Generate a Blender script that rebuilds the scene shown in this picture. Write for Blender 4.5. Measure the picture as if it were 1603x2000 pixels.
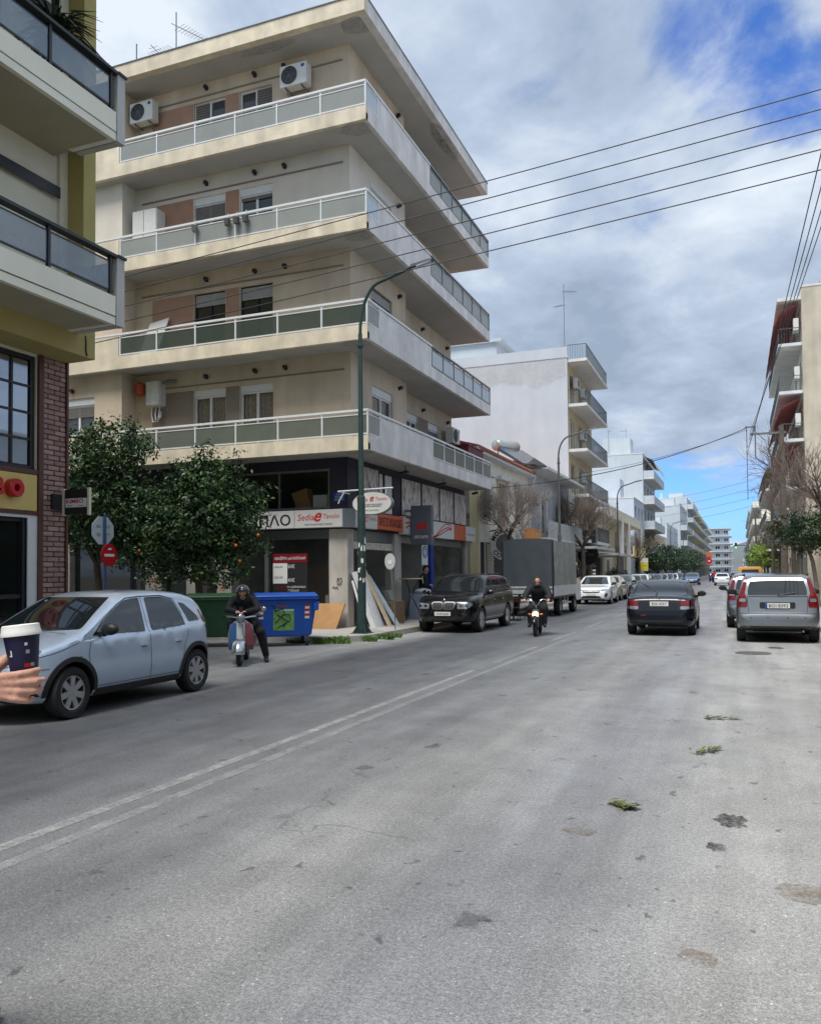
import bpy, bmesh, math, random
import numpy as np
from mathutils import Vector, Matrix
from mathutils.bvhtree import BVHTree
for o in list(bpy.data.objects): bpy.data.objects.remove(o)
SC = bpy.context.scene
COL = SC.collection
rad = math.radians
# ---------------------------------------------------------------- camera
CAM = bpy.data.objects.new('camera', bpy.data.cameras.new('camera')); COL.objects.link(CAM)
CAM.data.sensor_fit = 'HORIZONTAL'; CAM.data.sensor_width = 36; CAM.data.lens = 36*1605/1603
CAM.data.shift_y = 68/1603; CAM.data.clip_start = .05; CAM.data.clip_end = 12000
def cam_basis(yaw, pitch, roll):
    y, p, r = map(rad, (yaw, pitch, roll))
    f = Vector((-math.sin(y)*math.cos(p), math.cos(y)*math.cos(p), math.sin(p)))
    rt = Vector((math.cos(y), math.sin(y), 0)); up = rt.cross(f)
    return rt*math.cos(r)-up*math.sin(r), up*math.cos(r)+rt*math.sin(r), f
rt, up, fw = cam_basis(21.67, 1.876, .5)
m = Matrix((rt, up, -fw)).transposed().to_4x4(); m.translation = (0, 0, 1.6)
CAM.matrix_world = m
SC.camera = CAM
# ---------------------------------------------------------------- sky and sun
SUN_DIR = Vector((-.05, -.42, .90)).normalized()
W = bpy.data.worlds.new('World'); SC.world = W; W.use_nodes = True
def build_sky():
    nt = W.node_tree; N = nt.nodes; L = nt.links; N.clear()
    def nd(t, **k):
        n = N.new(t)
        for a, b in k.items(): setattr(n, a, b)
        return n
    def mth(op, a, b=None, c=None, clamp=False):
        n = nd('ShaderNodeMath', operation=op, use_clamp=clamp)
        for i, s in enumerate((a, b, c)):
            if s is None: continue
            if isinstance(s, (int, float)): n.inputs[i].default_value = s
            else: L.new(s, n.inputs[i])
        return n.outputs[0]
    def sm(x, a, b):
        n = nd('ShaderNodeMapRange', interpolation_type='SMOOTHSTEP')
        L.new(x, n.inputs[0]); n.inputs[1].default_value = a; n.inputs[2].default_value = b
        return n.outputs[0]
    sky = nd('ShaderNodeTexSky', sky_type='NISHITA', sun_disc=False)
    sky.sun_elevation = math.asin(SUN_DIR.z); sky.sun_rotation = math.atan2(SUN_DIR.x, SUN_DIR.y)
    sky.air_density = 1.0; sky.dust_density = .6; sky.ozone_density = 2.2
    tc = nd('ShaderNodeTexCoord'); sep = nd('ShaderNodeSeparateXYZ'); L.new(tc.outputs['Generated'], sep.inputs[0])
    x, y, z = sep.outputs
    zc = mth('MAXIMUM', z, 0.0); den = mth('ADD', zc, .24)
    cmb = nd('ShaderNodeCombineXYZ')
    L.new(mth('DIVIDE', x, den), cmb.inputs[0]); L.new(mth('DIVIDE', y, den), cmb.inputs[1])
    def noise(scale, detail, dist, off, rough=.55):
        mp = nd('ShaderNodeMapping'); L.new(cmb.outputs[0], mp.inputs[0]); mp.inputs['Location'].default_value = off
        mp.inputs['Rotation'].default_value = (0, 0, rad(24)); mp.inputs['Scale'].default_value = (1.0, .95, 1)
        n = nd('ShaderNodeTexNoise'); L.new(mp.outputs[0], n.inputs['Vector'])
        n.inputs['Scale'].default_value = scale; n.inputs['Detail'].default_value = detail
        n.inputs['Roughness'].default_value = rough; n.inputs['Distortion'].default_value = dist
        return n.outputs[0]
    n1 = noise(1.7, 9, .2, (3.1, 1.7, 0)); n2 = noise(1.5, 6, .15, (7.3, -2.2, 0)); n3 = noise(4.2, 8, .25, (1, 5, 0), .6)
    # an opening in the cloud deck and a clear strip low above the hills
    def hole(v, a, b):
        d = nd('ShaderNodeVectorMath', operation='DOT_PRODUCT'); L.new(tc.outputs['Generated'], d.inputs[0])
        d.inputs[1].default_value = Vector(v).normalized(); return sm(d.outputs['Value'], a, b)
    h1 = hole(HOLE1, .9958, .9999); h2 = hole(HOLE2, .9975, .9999)
    strip = mth('MULTIPLY', sm(z, .028, .045), mth('SUBTRACT', 1, sm(z, .095, .15)))
    cov = mth('ADD', n1, .40)
    cov = mth('SUBTRACT', cov, mth('MULTIPLY', h1, .29)); cov = mth('SUBTRACT', cov, mth('MULTIPLY', h2, .22))
    cov = mth('SUBTRACT', cov, mth('MULTIPLY', strip, .55))
    cov = mth('ADD', cov, mth('MULTIPLY', mth('SUBTRACT', n3, .5), 1.0))
    mask = sm(cov, .38, .80)
    # light and dark parts of the deck
    lum = mth('ADD', mth('MULTIPLY', mth('SUBTRACT', n2, .5), 2.4), mth('MULTIPLY', mth('SUBTRACT', n3, .5), 1.1))
    lum = mth('ADD', lum, .5, clamp=True)
    ramp = nd('ShaderNodeValToRGB'); L.new(lum, ramp.inputs[0])
    e = ramp.color_ramp.elements
    e[0].position = .14; e[0].color = (.34, .43, .56, 1)
    e[1].position = .92; e[1].color = (.82, .90, 1.0, 1)
    k = e.new(.5); k.color = (.50, .60, .755, 1)
    up10 = nd('ShaderNodeVectorMath', operation='SCALE'); L.new(ramp.outputs[0], up10.inputs[0]); up10.inputs['Scale'].default_value = 4.4
    tint = nd('ShaderNodeVectorMath', operation='MULTIPLY'); L.new(sky.outputs[0], tint.inputs[0]); tint.inputs[1].default_value = (.31, .52, .90)
    mix = nd('ShaderNodeMixRGB'); L.new(mask, mix.inputs[0]); L.new(tint.outputs[0], mix.inputs[1]); L.new(up10.outputs[0], mix.inputs[2])
    bg = nd('ShaderNodeBackground'); L.new(mix.outputs[0], bg.inputs[0]); bg.inputs[1].default_value = .1
    out = nd('ShaderNodeOutputWorld'); L.new(bg.outputs[0], out.inputs[0])
def pix(px, py):
    return (fw + rt*((px-801.5)/1605) - up*((py-1068)/1605)).normalized()
HOLE1 = pix(1400, 75); HOLE2 = pix(1585, 175)
build_sky()
sun = bpy.data.lights.new('sun', 'SUN'); sun.energy = 1.75; sun.angle = rad(26); sun.color = (1, .965, .91)
so = bpy.data.objects.new('sun', sun); COL.objects.link(so)
so.rotation_euler = SUN_DIR.to_track_quat('Z', 'Y').to_euler(); so.location = (-20, -20, 40)
SC.view_settings.view_transform = 'Standard'; SC.view_settings.look = 'None'
SC.view_settings.exposure = 1.2; SC.view_settings.gamma = 1
# ---------------------------------------------------------------- helpers
def rgb(r, g, b):
    f = lambda c: (c/12.92 if c <= .04045 else ((c+.055)/1.055)**2.4)
    return tuple(f(c/255) for c in (r, g, b))
MATS = {}
def M(name, col=None, rough=.6, metal=0, var=0, vs=3, bump=0, bs=40, spec=.5, coat=0, streak=0, emit=0, trans=0, flake=0):
    """procedural material: base colour with noise variation, vertical streaks, fine bump"""
    if name in MATS: return MATS[name]
    m = bpy.data.materials.new(name); m.use_nodes = True; MATS[name] = m
    nt = m.node_tree; N = nt.nodes; L = nt.links; p = N['Principled BSDF']
    p.inputs['Base Color'].default_value = (*col, 1); p.inputs['Roughness'].default_value = rough
    p.inputs['Metallic'].default_value = metal; p.inputs['Specular IOR Level'].default_value = spec
    p.inputs['Coat Weight'].default_value = coat; p.inputs['Coat Roughness'].default_value = .03
    if emit: p.inputs['Emission Color'].default_value = (*col, 1); p.inputs['Emission Strength'].default_value = emit
    geo = N.new('ShaderNodeNewGeometry')
    def noise(scale, detail=5, sc=None):
        n = N.new('ShaderNodeTexNoise'); n.inputs['Scale'].default_value = scale; n.inputs['Detail'].default_value = detail
        if sc:
            mp = N.new('ShaderNodeMapping'); L.new(geo.outputs['Position'], mp.inputs[0]); mp.inputs['Scale'].default_value = sc; L.new(mp.outputs[0], n.inputs['Vector'])
        else: L.new(geo.outputs['Position'], n.inputs['Vector'])
        return n.outputs[0]
    cur = None
    def mul(fac_sock, lo, hi):
        nonlocal cur
        mr = N.new('ShaderNodeMapRange'); L.new(fac_sock, mr.inputs[0]); mr.inputs[1].default_value = .3; mr.inputs[2].default_value = .7
        mr.inputs[3].default_value = lo; mr.inputs[4].default_value = hi
        v = N.new('ShaderNodeVectorMath'); v.operation = 'SCALE'; L.new(mr.outputs[0], v.inputs['Scale'])
        if cur is None: v.inputs[0].default_value = col
        else: L.new(cur, v.inputs[0])
        cur = v.outputs[0]
    if var: mul(noise(vs, 7), 1-var, 1+var*.7)
    if streak:
        mul(noise(1.5, 9, (1.3, 1.3, .10)), 1-streak*.8, 1+streak*.25)
    if cur is not None: L.new(cur, p.inputs['Base Color'])
    if bump:
        b = N.new('ShaderNodeBump'); b.inputs['Strength'].default_value = bump; b.inputs['Distance'].default_value = .01
        L.new(noise(bs, 4), b.inputs['Height']); L.new(b.outputs[0], p.inputs['Normal'])
    if trans:   # thin pane: part see-through, part reflecting
        t = N.new('ShaderNodeBsdfTransparent'); mx = N.new('ShaderNodeMixShader'); mx.inputs[0].default_value = 1-trans
        L.new(t.outputs[0], mx.inputs[1]); L.new(p.outputs[0], mx.inputs[2]); L.new(mx.outputs[0], N['Material Output'].inputs[0])
    return m
def thing(name, label, cat, loc=(0, 0, 0), rz=0, group=None, kind=None):
    o = bpy.data.objects.new(name, None); COL.objects.link(o); o.empty_display_size = .1
    o.location = loc; o.rotation_euler = (0, 0, rz); return tag(o, label, cat, group, kind)
def tag(o, label=None, cat=None, group=None, kind=None):
    if label: o['label'] = label
    if cat: o['category'] = cat
    if group: o['group'] = group
    if kind: o['kind'] = kind
    return o
def dup(root, loc=None, rz=None, label=None):
    def cp(o, par):
        c = o.copy(); COL.objects.link(c); c.parent = par
        for ch in o.children: cp(ch, c)
        return c
    r = cp(root, root.parent)
    if loc is not None: r.location = loc
    if rz is not None: r.rotation_euler = (0, 0, rz)
    if label: r['label'] = label
    return r
def link(name, me, parent=None, mat=None):
    o = bpy.data.objects.new(name, me); COL.objects.link(o)
    if mat is not None and not me.materials: me.materials.append(MATS[mat] if isinstance(mat, str) else mat)
    if parent is not None: o.parent = parent
    return o
class MB:
    """collects faces; build() links them as one mesh object"""
    def __init__(s, off=None):
        s.v = []; s.f = []; s.mi = []; s.o = Vector(off.location) if isinstance(off, bpy.types.Object) else Vector(off or (0, 0, 0))
        s.cur = 0
    def add(s, vs, fs):
        b = len(s.v); s.v += [Vector(v) for v in vs]; s.f += [tuple(b+i for i in f) for f in fs]; s.mi += [s.cur]*len(fs); return s
    def box(s, x0, x1, y0, y1, z0, z1):
        x0, x1 = min(x0, x1), max(x0, x1); y0, y1 = min(y0, y1), max(y0, y1); z0, z1 = min(z0, z1), max(z0, z1)
        return s.add([(x0, y0, z0), (x1, y0, z0), (x1, y1, z0), (x0, y1, z0), (x0, y0, z1), (x1, y0, z1), (x1, y1, z1), (x0, y1, z1)],
                     [(0, 3, 2, 1), (4, 5, 6, 7), (0, 1, 5, 4), (1, 2, 6, 5), (2, 3, 7, 6), (3, 0, 4, 7)])
    def quad(s, *p): return s.add(p, [tuple(range(len(p)))])
    def hexa(s, b, t):  # bottom 4, top 4 points
        return s.add(list(b)+list(t), [(3, 2, 1, 0), (4, 5, 6, 7), (0, 1, 5, 4), (1, 2, 6, 5), (2, 3, 7, 6), (3, 0, 4, 7)])
    def prism(s, pts, axis, a0, a1):
        n = len(pts)
        def P(p, a): return {'z': (p[0], p[1], a), 'y': (p[0], a, p[1]), 'x': (a, p[0], p[1])}[axis]
        vs = [P(p, a0) for p in pts]+[P(p, a1) for p in pts]
        return s.add(vs, [tuple(range(n))[::-1], tuple(range(n, 2*n))]+[(i, (i+1) % n, n+(i+1) % n, n+i) for i in range(n)])
    def tube(s, pts, r, n=8, cap=True):
        pts = [Vector(p) for p in pts]; rs = r if isinstance(r, (list, tuple)) else [r]*len(pts)
        rings = []; prev = None
        for i, p in enumerate(pts):
            d = (pts[min(i+1, len(pts)-1)]-pts[max(i-1, 0)]).normalized()
            if prev is None: u = d.orthogonal().normalized()
            else: u = (prev-d*prev.dot(d)); u = u.normalized() if u.length > 1e-6 else d.orthogonal().normalized()
            prev = u; w = d.cross(u)
            rings.append([p+(u*math.cos(2*math.pi*k/n)+w*math.sin(2*math.pi*k/n))*rs[i] for k in range(n)])
        vs = [v for r_ in rings for v in r_]; fs = []
        for i in range(len(pts)-1):
            for k in range(n): fs.append((i*n+k, i*n+(k+1) % n, (i+1)*n+(k+1) % n, (i+1)*n+k))
        if cap: fs += [tuple(range(n))[::-1], tuple(range((len(pts)-1)*n, len(pts)*n))]
        return s.add(vs, fs)
    def lathe(s, prof, o=(0, 0, 0), axis='z', n=20, closed=False):
        vs = []; fs = []; k = len(prof); o = Vector(o)
        for j in range(n):
            a = 2*math.pi*j/n; c, q = math.cos(a), math.sin(a)
            for r, h in prof:
                vs.append(o+Vector({'z': (r*c, r*q, h), 'x': (h, r*c, r*q), 'y': (r*q, h, r*c)}[axis]))
        for j in range(n):
            for i in range(k if closed else k-1):
                i2 = (i+1) % k; fs.append((j*k+i, ((j+1) % n)*k+i, ((j+1) % n)*k+i2, j*k+i2))
        return s.add(vs, fs)
    def ball(s, c, rx, ry=None, rz=None, n=12, m=8):
        ry = ry or rx; rz = rz or rx
        vs = [(c[0], c[1], c[2]-rz)]
        for i in range(1, m):
            t = math.pi*i/m
            for j in range(n):
                a = 2*math.pi*j/n; vs.append((c[0]+rx*math.sin(t)*math.cos(a), c[1]+ry*math.sin(t)*math.sin(a), c[2]-rz*math.cos(t)))
        vs.append((c[0], c[1], c[2]+rz)); fs = [(0, 1+(j+1) % n, 1+j) for j in range(n)]
        for i in range(m-2):
            for j in range(n):
                a = 1+i*n+j; b = 1+i*n+(j+1) % n; fs.append((a, b, b+n, a+n))
        e = len(vs)-1; b0 = 1+(m-2)*n; fs += [(b0+j, b0+(j+1) % n, e) for j in range(n)]
        return s.add(vs, fs)
    def mesh(s, name, mats, smooth=False, sharp=None, bevel=0):
        me = bpy.data.meshes.new(name); me.from_pydata([v-s.o for v in s.v], [], s.f)
        mats = mats if isinstance(mats, (list, tuple)) else [mats]
        for mt in mats: me.materials.append(MATS[mt] if isinstance(mt, str) else mt)
        if len(mats) > 1: me.polygons.foreach_set('material_index', s.mi)
        if bevel:
            bm = bmesh.new(); bm.from_mesh(me); bmesh.ops.remove_doubles(bm, verts=bm.verts, dist=1e-5)
            ed = [e for e in bm.edges if len(e.link_faces) == 2 and e.calc_face_angle(0) > .6]
            bmesh.ops.bevel(bm, geom=ed, offset=bevel, segments=2, affect='EDGES', clamp_overlap=True); bm.to_mesh(me); bm.free()
        if smooth or bevel:
            me.polygons.foreach_set('use_smooth', [True]*len(me.polygons))
            me.set_sharp_from_angle(angle=rad(sharp or 40))
        me.update(); return me
    def build(s, name, mats, parent=None, smooth=False, sharp=None, bevel=0, **k):
        o = link(name, s.mesh(name, mats, smooth, sharp, bevel), parent); return tag(o, **k)
class Face:
    """a wall plane: u runs along it, d outwards from it, z up"""
    def __init__(s, kind, pos): s.k = kind; s.p = pos
    def P(s, u, d, z):
        if s.k == '-y': return Vector((u, s.p-d, z))
        if s.k == '+y': return Vector((u, s.p+d, z))
        if s.k == '+x': return Vector((s.p+d, u, z))
        return Vector((s.p-d, u, z))
    def axes(s):   # text direction, normal
        return {'-y': (Vector((1, 0, 0)), Vector((0, -1, 0))), '+y': (Vector((-1, 0, 0)), Vector((0, 1, 0))),
                '+x': (Vector((0, 1, 0)), Vector((1, 0, 0))), '-x': (Vector((0, -1, 0)), Vector((-1, 0, 0)))}[s.k]
    def box(s, mb, u0, u1, d0, d1, z0, z1):
        a = s.P(u0, d0, z0); b = s.P(u1, d1, z1); return mb.box(a.x, b.x, a.y, b.y, a.z, b.z)
    def wall(s, mb, u0, u1, z0, z1, holes=(), depth=.2):
        us = sorted({u0, u1, *[h[0] for h in holes], *[h[1] for h in holes]}); zs = sorted({z0, z1, *[h[2] for h in holes], *[h[3] for h in holes]})
        for i in range(len(us)-1):
            for j in range(len(zs)-1):
                cu = (us[i]+us[i+1])/2; cz = (zs[j]+zs[j+1])/2
                if any(h[0] < cu < h[1] and h[2] < cz < h[3] for h in holes): continue
                mb.quad(s.P(us[i], 0, zs[j]), s.P(us[i+1], 0, zs[j]), s.P(us[i+1], 0, zs[j+1]), s.P(us[i], 0, zs[j+1]))
        for h in holes:
            c = [(h[0], h[2]), (h[1], h[2]), (h[1], h[3]), (h[0], h[3])]
            for i in range(4):
                a, b = c[i], c[(i+1) % 4]; mb.quad(s.P(a[0], 0, a[1]), s.P(b[0], 0, b[1]), s.P(b[0], -depth, b[1]), s.P(a[0], -depth, a[1]))
        return mb
def text(parent, body, F, u, d, z, mat, h=None, w=None, off=None, name='lettering', align='CENTER', shear=0, bold=0, thick=.001, rot=0):
    """raised lettering on a Face, centred at (u,z), h = line height or w = fitted width"""
    cu = bpy.data.curves.new('lettering', 'FONT'); cu.body = body; cu.align_x = align; cu.align_y = 'CENTER'; cu.extrude = .001
    cu.shear = shear; cu.offset = bold; cu.resolution_u = 3
    t = bpy.data.objects.new('tmp', cu); COL.objects.link(t)
    bpy.context.view_layer.update()
    me = bpy.data.meshes.new_from_object(t.evaluated_get(bpy.context.evaluated_depsgraph_get()))
    bpy.data.objects.remove(t)
    co = np.zeros(len(me.vertices)*3); me.vertices.foreach_get('co', co); co = co.reshape(-1, 3)
    sz = co.max(0)-co.min(0); mid = (co.max(0)+co.min(0))/2
    sx = w/sz[0] if w else None; sy = h/sz[1] if h else sx; sx = sx or sy
    R, Nn = F.axes() if isinstance(F, Face) else F[1:]
    U = Vector((0, 0, 1)) if isinstance(F, Face) else Nn.cross(R)
    base = F.P(u, d, z) if isinstance(F, Face) else F[0]
    q = (co-mid) if align == 'CENTER' else co-np.array([co.min(0)[0], mid[1], mid[2]])
    if rot: q = np.stack([q[:, 0]*math.cos(rot)-q[:, 1]*math.sin(rot), q[:, 0]*math.sin(rot)+q[:, 1]*math.cos(rot), q[:, 2]], 1)
    bo = np.array(base)-np.array(off.location if off is not None else (0, 0, 0))
    out = bo+np.outer(q[:, 0]*sx, R)+np.outer(q[:, 1]*sy, U)+np.outer(np.sign(q[:, 2])*thick, Nn)
    me.vertices.foreach_set('co', out.ravel()); me.materials.clear(); me.materials.append(MATS[mat]); me.update()
    return link(name, me, parent)
# ---------------------------------------------------------------- shared materials
M('cream', rgb(212, 195, 172), .8, var=.12, vs=1.2, streak=.18, bump=.15, bs=60)
M('cream_light', rgb(224, 216, 202), .8, var=.08, vs=1.4, streak=.08, bump=.12, bs=60)
M('fascia', rgb(230, 217, 192), .8, var=.16, vs=2.6, streak=.30, bump=.15, bs=50)
M('fascia_shaded', rgb(228, 224, 221), .8, var=.12, vs=2.4, streak=.24, bump=.15, bs=50)  # street-facing copy of fascia, its shade put in as a greyer tone
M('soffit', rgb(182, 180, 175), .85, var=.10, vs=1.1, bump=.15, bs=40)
M('brown_panel', rgb(172, 136, 114), .8, var=.08, vs=3)
M('taupe_panel', rgb(140, 128, 116), .8, var=.08, vs=3)
M('white_metal', rgb(226, 228, 228), .4, var=.05, vs=6)
M('white_plastic', rgb(222, 222, 216), .45, var=.05, vs=8)
M('dark_metal', rgb(42, 44, 48), .45, var=.1, vs=9)
M('black_metal', rgb(22, 23, 26), .5)
M('grey_metal', rgb(130, 134, 136), .4, .6, var=.1, vs=8)
M('glass_dark', (.018, .024, .028), .03, spec=.7)
M('glass_car', (.012, .016, .018), .015, spec=.9, coat=.3)
M('glass_window', (.045, .055, .06), .03, spec=.8)
M('curtain', rgb(196, 186, 168), .9, var=.25, vs=14)
M('frost_light', rgb(158, 162, 156), .35, spec=.5, var=.06, vs=2, trans=.22)
M('frost_green', rgb(112, 118, 108), .3, spec=.5, var=.08, vs=2, trans=.22)
M('frost_dark', rgb(72, 84, 76), .22, spec=.5, var=.1, vs=2, trans=.25)
M('frost_white', rgb(205, 216, 226), .25, spec=.6, var=.04, vs=2, trans=.15)
M('shop_glass', (.02, .03, .03), .02, spec=.8, trans=.84)
M('shutter', rgb(118, 112, 106), .6, var=.08, vs=5)
M('shutter_grey', rgb(168, 168, 166), .6, var=.08, vs=5)
M('interior_dark', rgb(150, 152, 150), .9, var=.2, vs=2)
M('concrete', rgb(158, 152, 142), .9, var=.2, vs=3, streak=.2, bump=.3, bs=50)
M('black', (.012, .012, .013), .6)
M('rubber', (.018, .018, .019), .75, var=.2, vs=20)
M('orange_fruit', rgb(226, 96, 24), .5)
M('red', rgb(190, 24, 30), .45)
M('blue_print', rgb(30, 80, 165), .5)
M('paper', rgb(232, 232, 228), .7, var=.03, vs=5)
M('ink', (.015, .015, .018), .7)
M('chrome', rgb(210, 212, 214), .12, 1)
M('skin', rgb(198, 150, 130), .6, var=.14, vs=60, bump=.14, bs=140)
M('wire', rgb(40, 42, 48), .6)
# ================================================================ ground, road, pavements
def road_material():
    m = bpy.data.materials.new('asphalt'); MATS['asphalt'] = m; m.use_nodes = True
    nt = m.node_tree; N = nt.nodes; L = nt.links; p = N['Principled BSDF']
    geo = N.new('ShaderNodeNewGeometry'); sep = N.new('ShaderNodeSeparateXYZ'); L.new(geo.outputs['Position'], sep.inputs[0])
    def noise(scale, detail=6, sc=(1, 1, 1), rough=.55, off=(0, 0, 0)):
        mp = N.new('ShaderNodeMapping'); L.new(geo.outputs['Position'], mp.inputs[0]); mp.inputs['Scale'].default_value = sc; mp.inputs['Location'].default_value = off
        n = N.new('ShaderNodeTexNoise'); L.new(mp.outputs[0], n.inputs['Vector']); n.inputs['Scale'].default_value = scale
        n.inputs['Detail'].default_value = detail; n.inputs['Roughness'].default_value = rough; return n.outputs[0]
    def mr(s, a, b, c, d, smooth=True):
        n = N.new('ShaderNodeMapRange'); n.interpolation_type = 'SMOOTHSTEP' if smooth else 'LINEAR'
        L.new(s, n.inputs[0])
        for i, v in enumerate((a, b, c, d)): n.inputs[i+1].default_value = v
        return n.outputs[0]
    def mth(op, a, b):
        n = N.new('ShaderNodeMath'); n.operation = op
        for i, s in enumerate((a, b)):
            if isinstance(s, (int, float)): n.inputs[i].default_value = s
            else: L.new(s, n.inputs[i])
        return n.outputs[0]
    # road wear, building shade painted into the dark left lanes, pale dusty parking strip
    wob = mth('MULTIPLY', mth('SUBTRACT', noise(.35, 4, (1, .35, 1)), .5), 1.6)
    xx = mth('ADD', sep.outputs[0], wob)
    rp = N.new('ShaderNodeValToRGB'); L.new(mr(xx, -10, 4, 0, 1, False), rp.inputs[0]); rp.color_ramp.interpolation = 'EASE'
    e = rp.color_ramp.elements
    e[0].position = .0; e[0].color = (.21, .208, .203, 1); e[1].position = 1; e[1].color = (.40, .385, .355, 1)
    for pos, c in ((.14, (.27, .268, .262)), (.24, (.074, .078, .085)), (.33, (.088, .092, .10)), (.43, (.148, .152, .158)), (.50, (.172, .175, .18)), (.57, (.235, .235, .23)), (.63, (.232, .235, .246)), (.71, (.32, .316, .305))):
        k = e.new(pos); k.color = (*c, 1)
    cur = rp.outputs[0]
    def scale(c, f):
        v = N.new('ShaderNodeVectorMath'); v.operation = 'SCALE'; L.new(c, v.inputs[0]); L.new(f, v.inputs['Scale']); return v.outputs[0]
    cur = scale(cur, mr(noise(.8, 7, (1, .45, 1)), .3, .7, .86, 1.12))
    cur = scale(cur, mr(noise(1.0, 6, (2.2, .14, 1), .6, (4, 0, 0)), .3, .7, .84, 1.13))
    cur = scale(cur, mr(noise(2.4, 8, (1, .8, 1), .7, (9, 3, 0)), .35, .7, .90, 1.10))
    cur = scale(cur, mr(noise(38, 5, rough=.8), .36, .64, .80, 1.21))
    cur = scale(cur, mr(noise(90, 3, rough=.8), .3, .7, .62, 1.38))           # aggregate
    cur = scale(cur, mr(noise(260, 2, rough=.7), .35, .7, .80, 1.32))
    # pale stones in the surface
    vo = N.new('ShaderNodeTexVoronoi'); vo.inputs['Scale'].default_value = 34; L.new(geo.outputs['Position'], vo.inputs['Vector'])
    sepc = N.new('ShaderNodeSeparateColor'); L.new(vo.outputs['Color'], sepc.inputs[0])
    spk = mth('MULTIPLY', mth('LESS_THAN', vo.outputs['Distance'], .16), mth('GREATER_THAN', sepc.outputs[0], .86))
    cur = scale(cur, mth('ADD', 1, mth('MULTIPLY', spk, 1.0)))
    # dark tar bits / oil drops, stretched along the traffic
    def spots(sc, scale_, thr, size, amt, off=(0, 0, 0), soft=.5):
        nonlocal cur
        mp = N.new('ShaderNodeMapping'); L.new(geo.outputs['Position'], mp.inputs[0]); mp.inputs['Scale'].default_value = sc; mp.inputs['Location'].default_value = off
        ad = N.new('ShaderNodeVectorMath'); ad.operation = 'ADD'; L.new(mp.outputs[0], ad.inputs[0])
        nv = N.new('ShaderNodeTexNoise'); nv.inputs['Scale'].default_value = 6; L.new(geo.outputs['Position'], nv.inputs['Vector'])
        sc2 = N.new('ShaderNodeVectorMath'); sc2.operation = 'SCALE'; sc2.inputs['Scale'].default_value = .25; L.new(nv.outputs['Color'], sc2.inputs[0]); L.new(sc2.outputs[0], ad.inputs[1])
        v = N.new('ShaderNodeTexVoronoi'); v.inputs['Scale'].default_value = scale_; L.new(ad.outputs[0], v.inputs['Vector'])
        s2 = N.new('ShaderNodeSeparateColor'); L.new(v.outputs['Color'], s2.inputs[0])
        k = mth('MULTIPLY', mr(v.outputs['Distance'], size*soft, size, 1, 0), mth('GREATER_THAN', s2.outputs[1], thr))
        cur = scale(cur, mth('SUBTRACT', 1, mth('MULTIPLY', k, amt)))
    spots((1, .8, 1), 5.0, .70, .17, .5); spots((1, .6, 1), 1.9, .62, .17, .42, (3, 5, 0)); spots((1, 1, 1), 9, .88, .22, .4, (1, 2, 0))
    spots((.9, 1, 1), .55, .62, .16, .22, (7.3, 1.4, 0), .2)
    # fine cracks
    wv = N.new('ShaderNodeTexVoronoi'); wv.feature = 'DISTANCE_TO_EDGE'; wv.inputs['Scale'].default_value = .33
    ad = N.new('ShaderNodeVectorMath'); ad.operation = 'ADD'; L.new(geo.outputs['Position'], ad.inputs[0])
    nv = N.new('ShaderNodeTexNoise'); nv.inputs['Scale'].default_value = 1.3; nv.inputs['Detail'].default_value = 8; L.new(geo.outputs['Position'], nv.inputs['Vector']); L.new(nv.outputs['Color'], ad.inputs[1]); L.new(ad.outputs[0], wv.inputs['Vector'])
    crk = mth('MULTIPLY', mth('LESS_THAN', wv.outputs['Distance'], .0022), mr(noise(.5, 3), .5, .62, 0, 1))
    cur = scale(cur, mth('SUBTRACT', 1, mth('MULTIPLY', crk, .35)))
    L.new(cur, p.inputs['Base Color'])
    L.new(mr(noise(1.1, 5), .3, .7, .50, .75), p.inputs['Roughness']); p.inputs['Specular IOR Level'].default_value = .5
    b = N.new('ShaderNodeBump'); b.inputs['Strength'].default_value = .35; b.inputs['Distance'].default_value = .006
    L.new(noise(120, 4, rough=.7), b.inputs['Height']); L.new(b.outputs[0], p.inputs['Normal'])
road_material()
def stain_mat(name, col, amount):
    m = bpy.data.materials.new(name); MATS[name] = m; m.use_nodes = True
    nt = m.node_tree; N = nt.nodes; L = nt.links; p = N['Principled BSDF']; p.inputs['Base Color'].default_value = (*col, 1); p.inputs['Roughness'].default_value = .8
    geo = N.new('ShaderNodeNewGeometry'); n = N.new('ShaderNodeTexNoise'); n.inputs['Scale'].default_value = 7; n.inputs['Detail'].default_value = 8; n.inputs['Roughness'].default_value = .75
    L.new(geo.outputs['Position'], n.inputs['Vector'])
    n2 = N.new('ShaderNodeTexNoise'); n2.inputs['Scale'].default_value = 60; n2.inputs['Detail'].default_value = 3; L.new(geo.outputs['Position'], n2.inputs['Vector'])
    a = N.new('ShaderNodeMath'); a.operation = 'MULTIPLY_ADD'; L.new(n2.outputs[0], a.inputs[0]); a.inputs[1].default_value = .5; L.new(n.outputs[0], a.inputs[2])
    mr = N.new('ShaderNodeMapRange'); L.new(a.outputs[0], mr.inputs[0]); mr.inputs[1].default_value = .58; mr.inputs[2].default_value = .92; mr.inputs[3].default_value = 0; mr.inputs[4].default_value = amount
    t = N.new('ShaderNodeBsdfTransparent'); mx = N.new('ShaderNodeMixShader'); L.new(mr.outputs[0], mx.inputs[0]); L.new(t.outputs[0], mx.inputs[1]); L.new(p.outputs[0], mx.inputs[2]); L.new(mx.outputs[0], N['Material Output'].inputs[0])
stain_mat('road_paint', rgb(220, 220, 216), .42)
stain_mat('road_paint_worn', rgb(220, 220, 216), .30)
stain_mat('peel', rgb(200, 192, 178), .38)
stain_mat('soffit_stain', rgb(132, 124, 116), .3)
stain_mat('tar_stain', (.03, .03, .032), .9)
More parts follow.
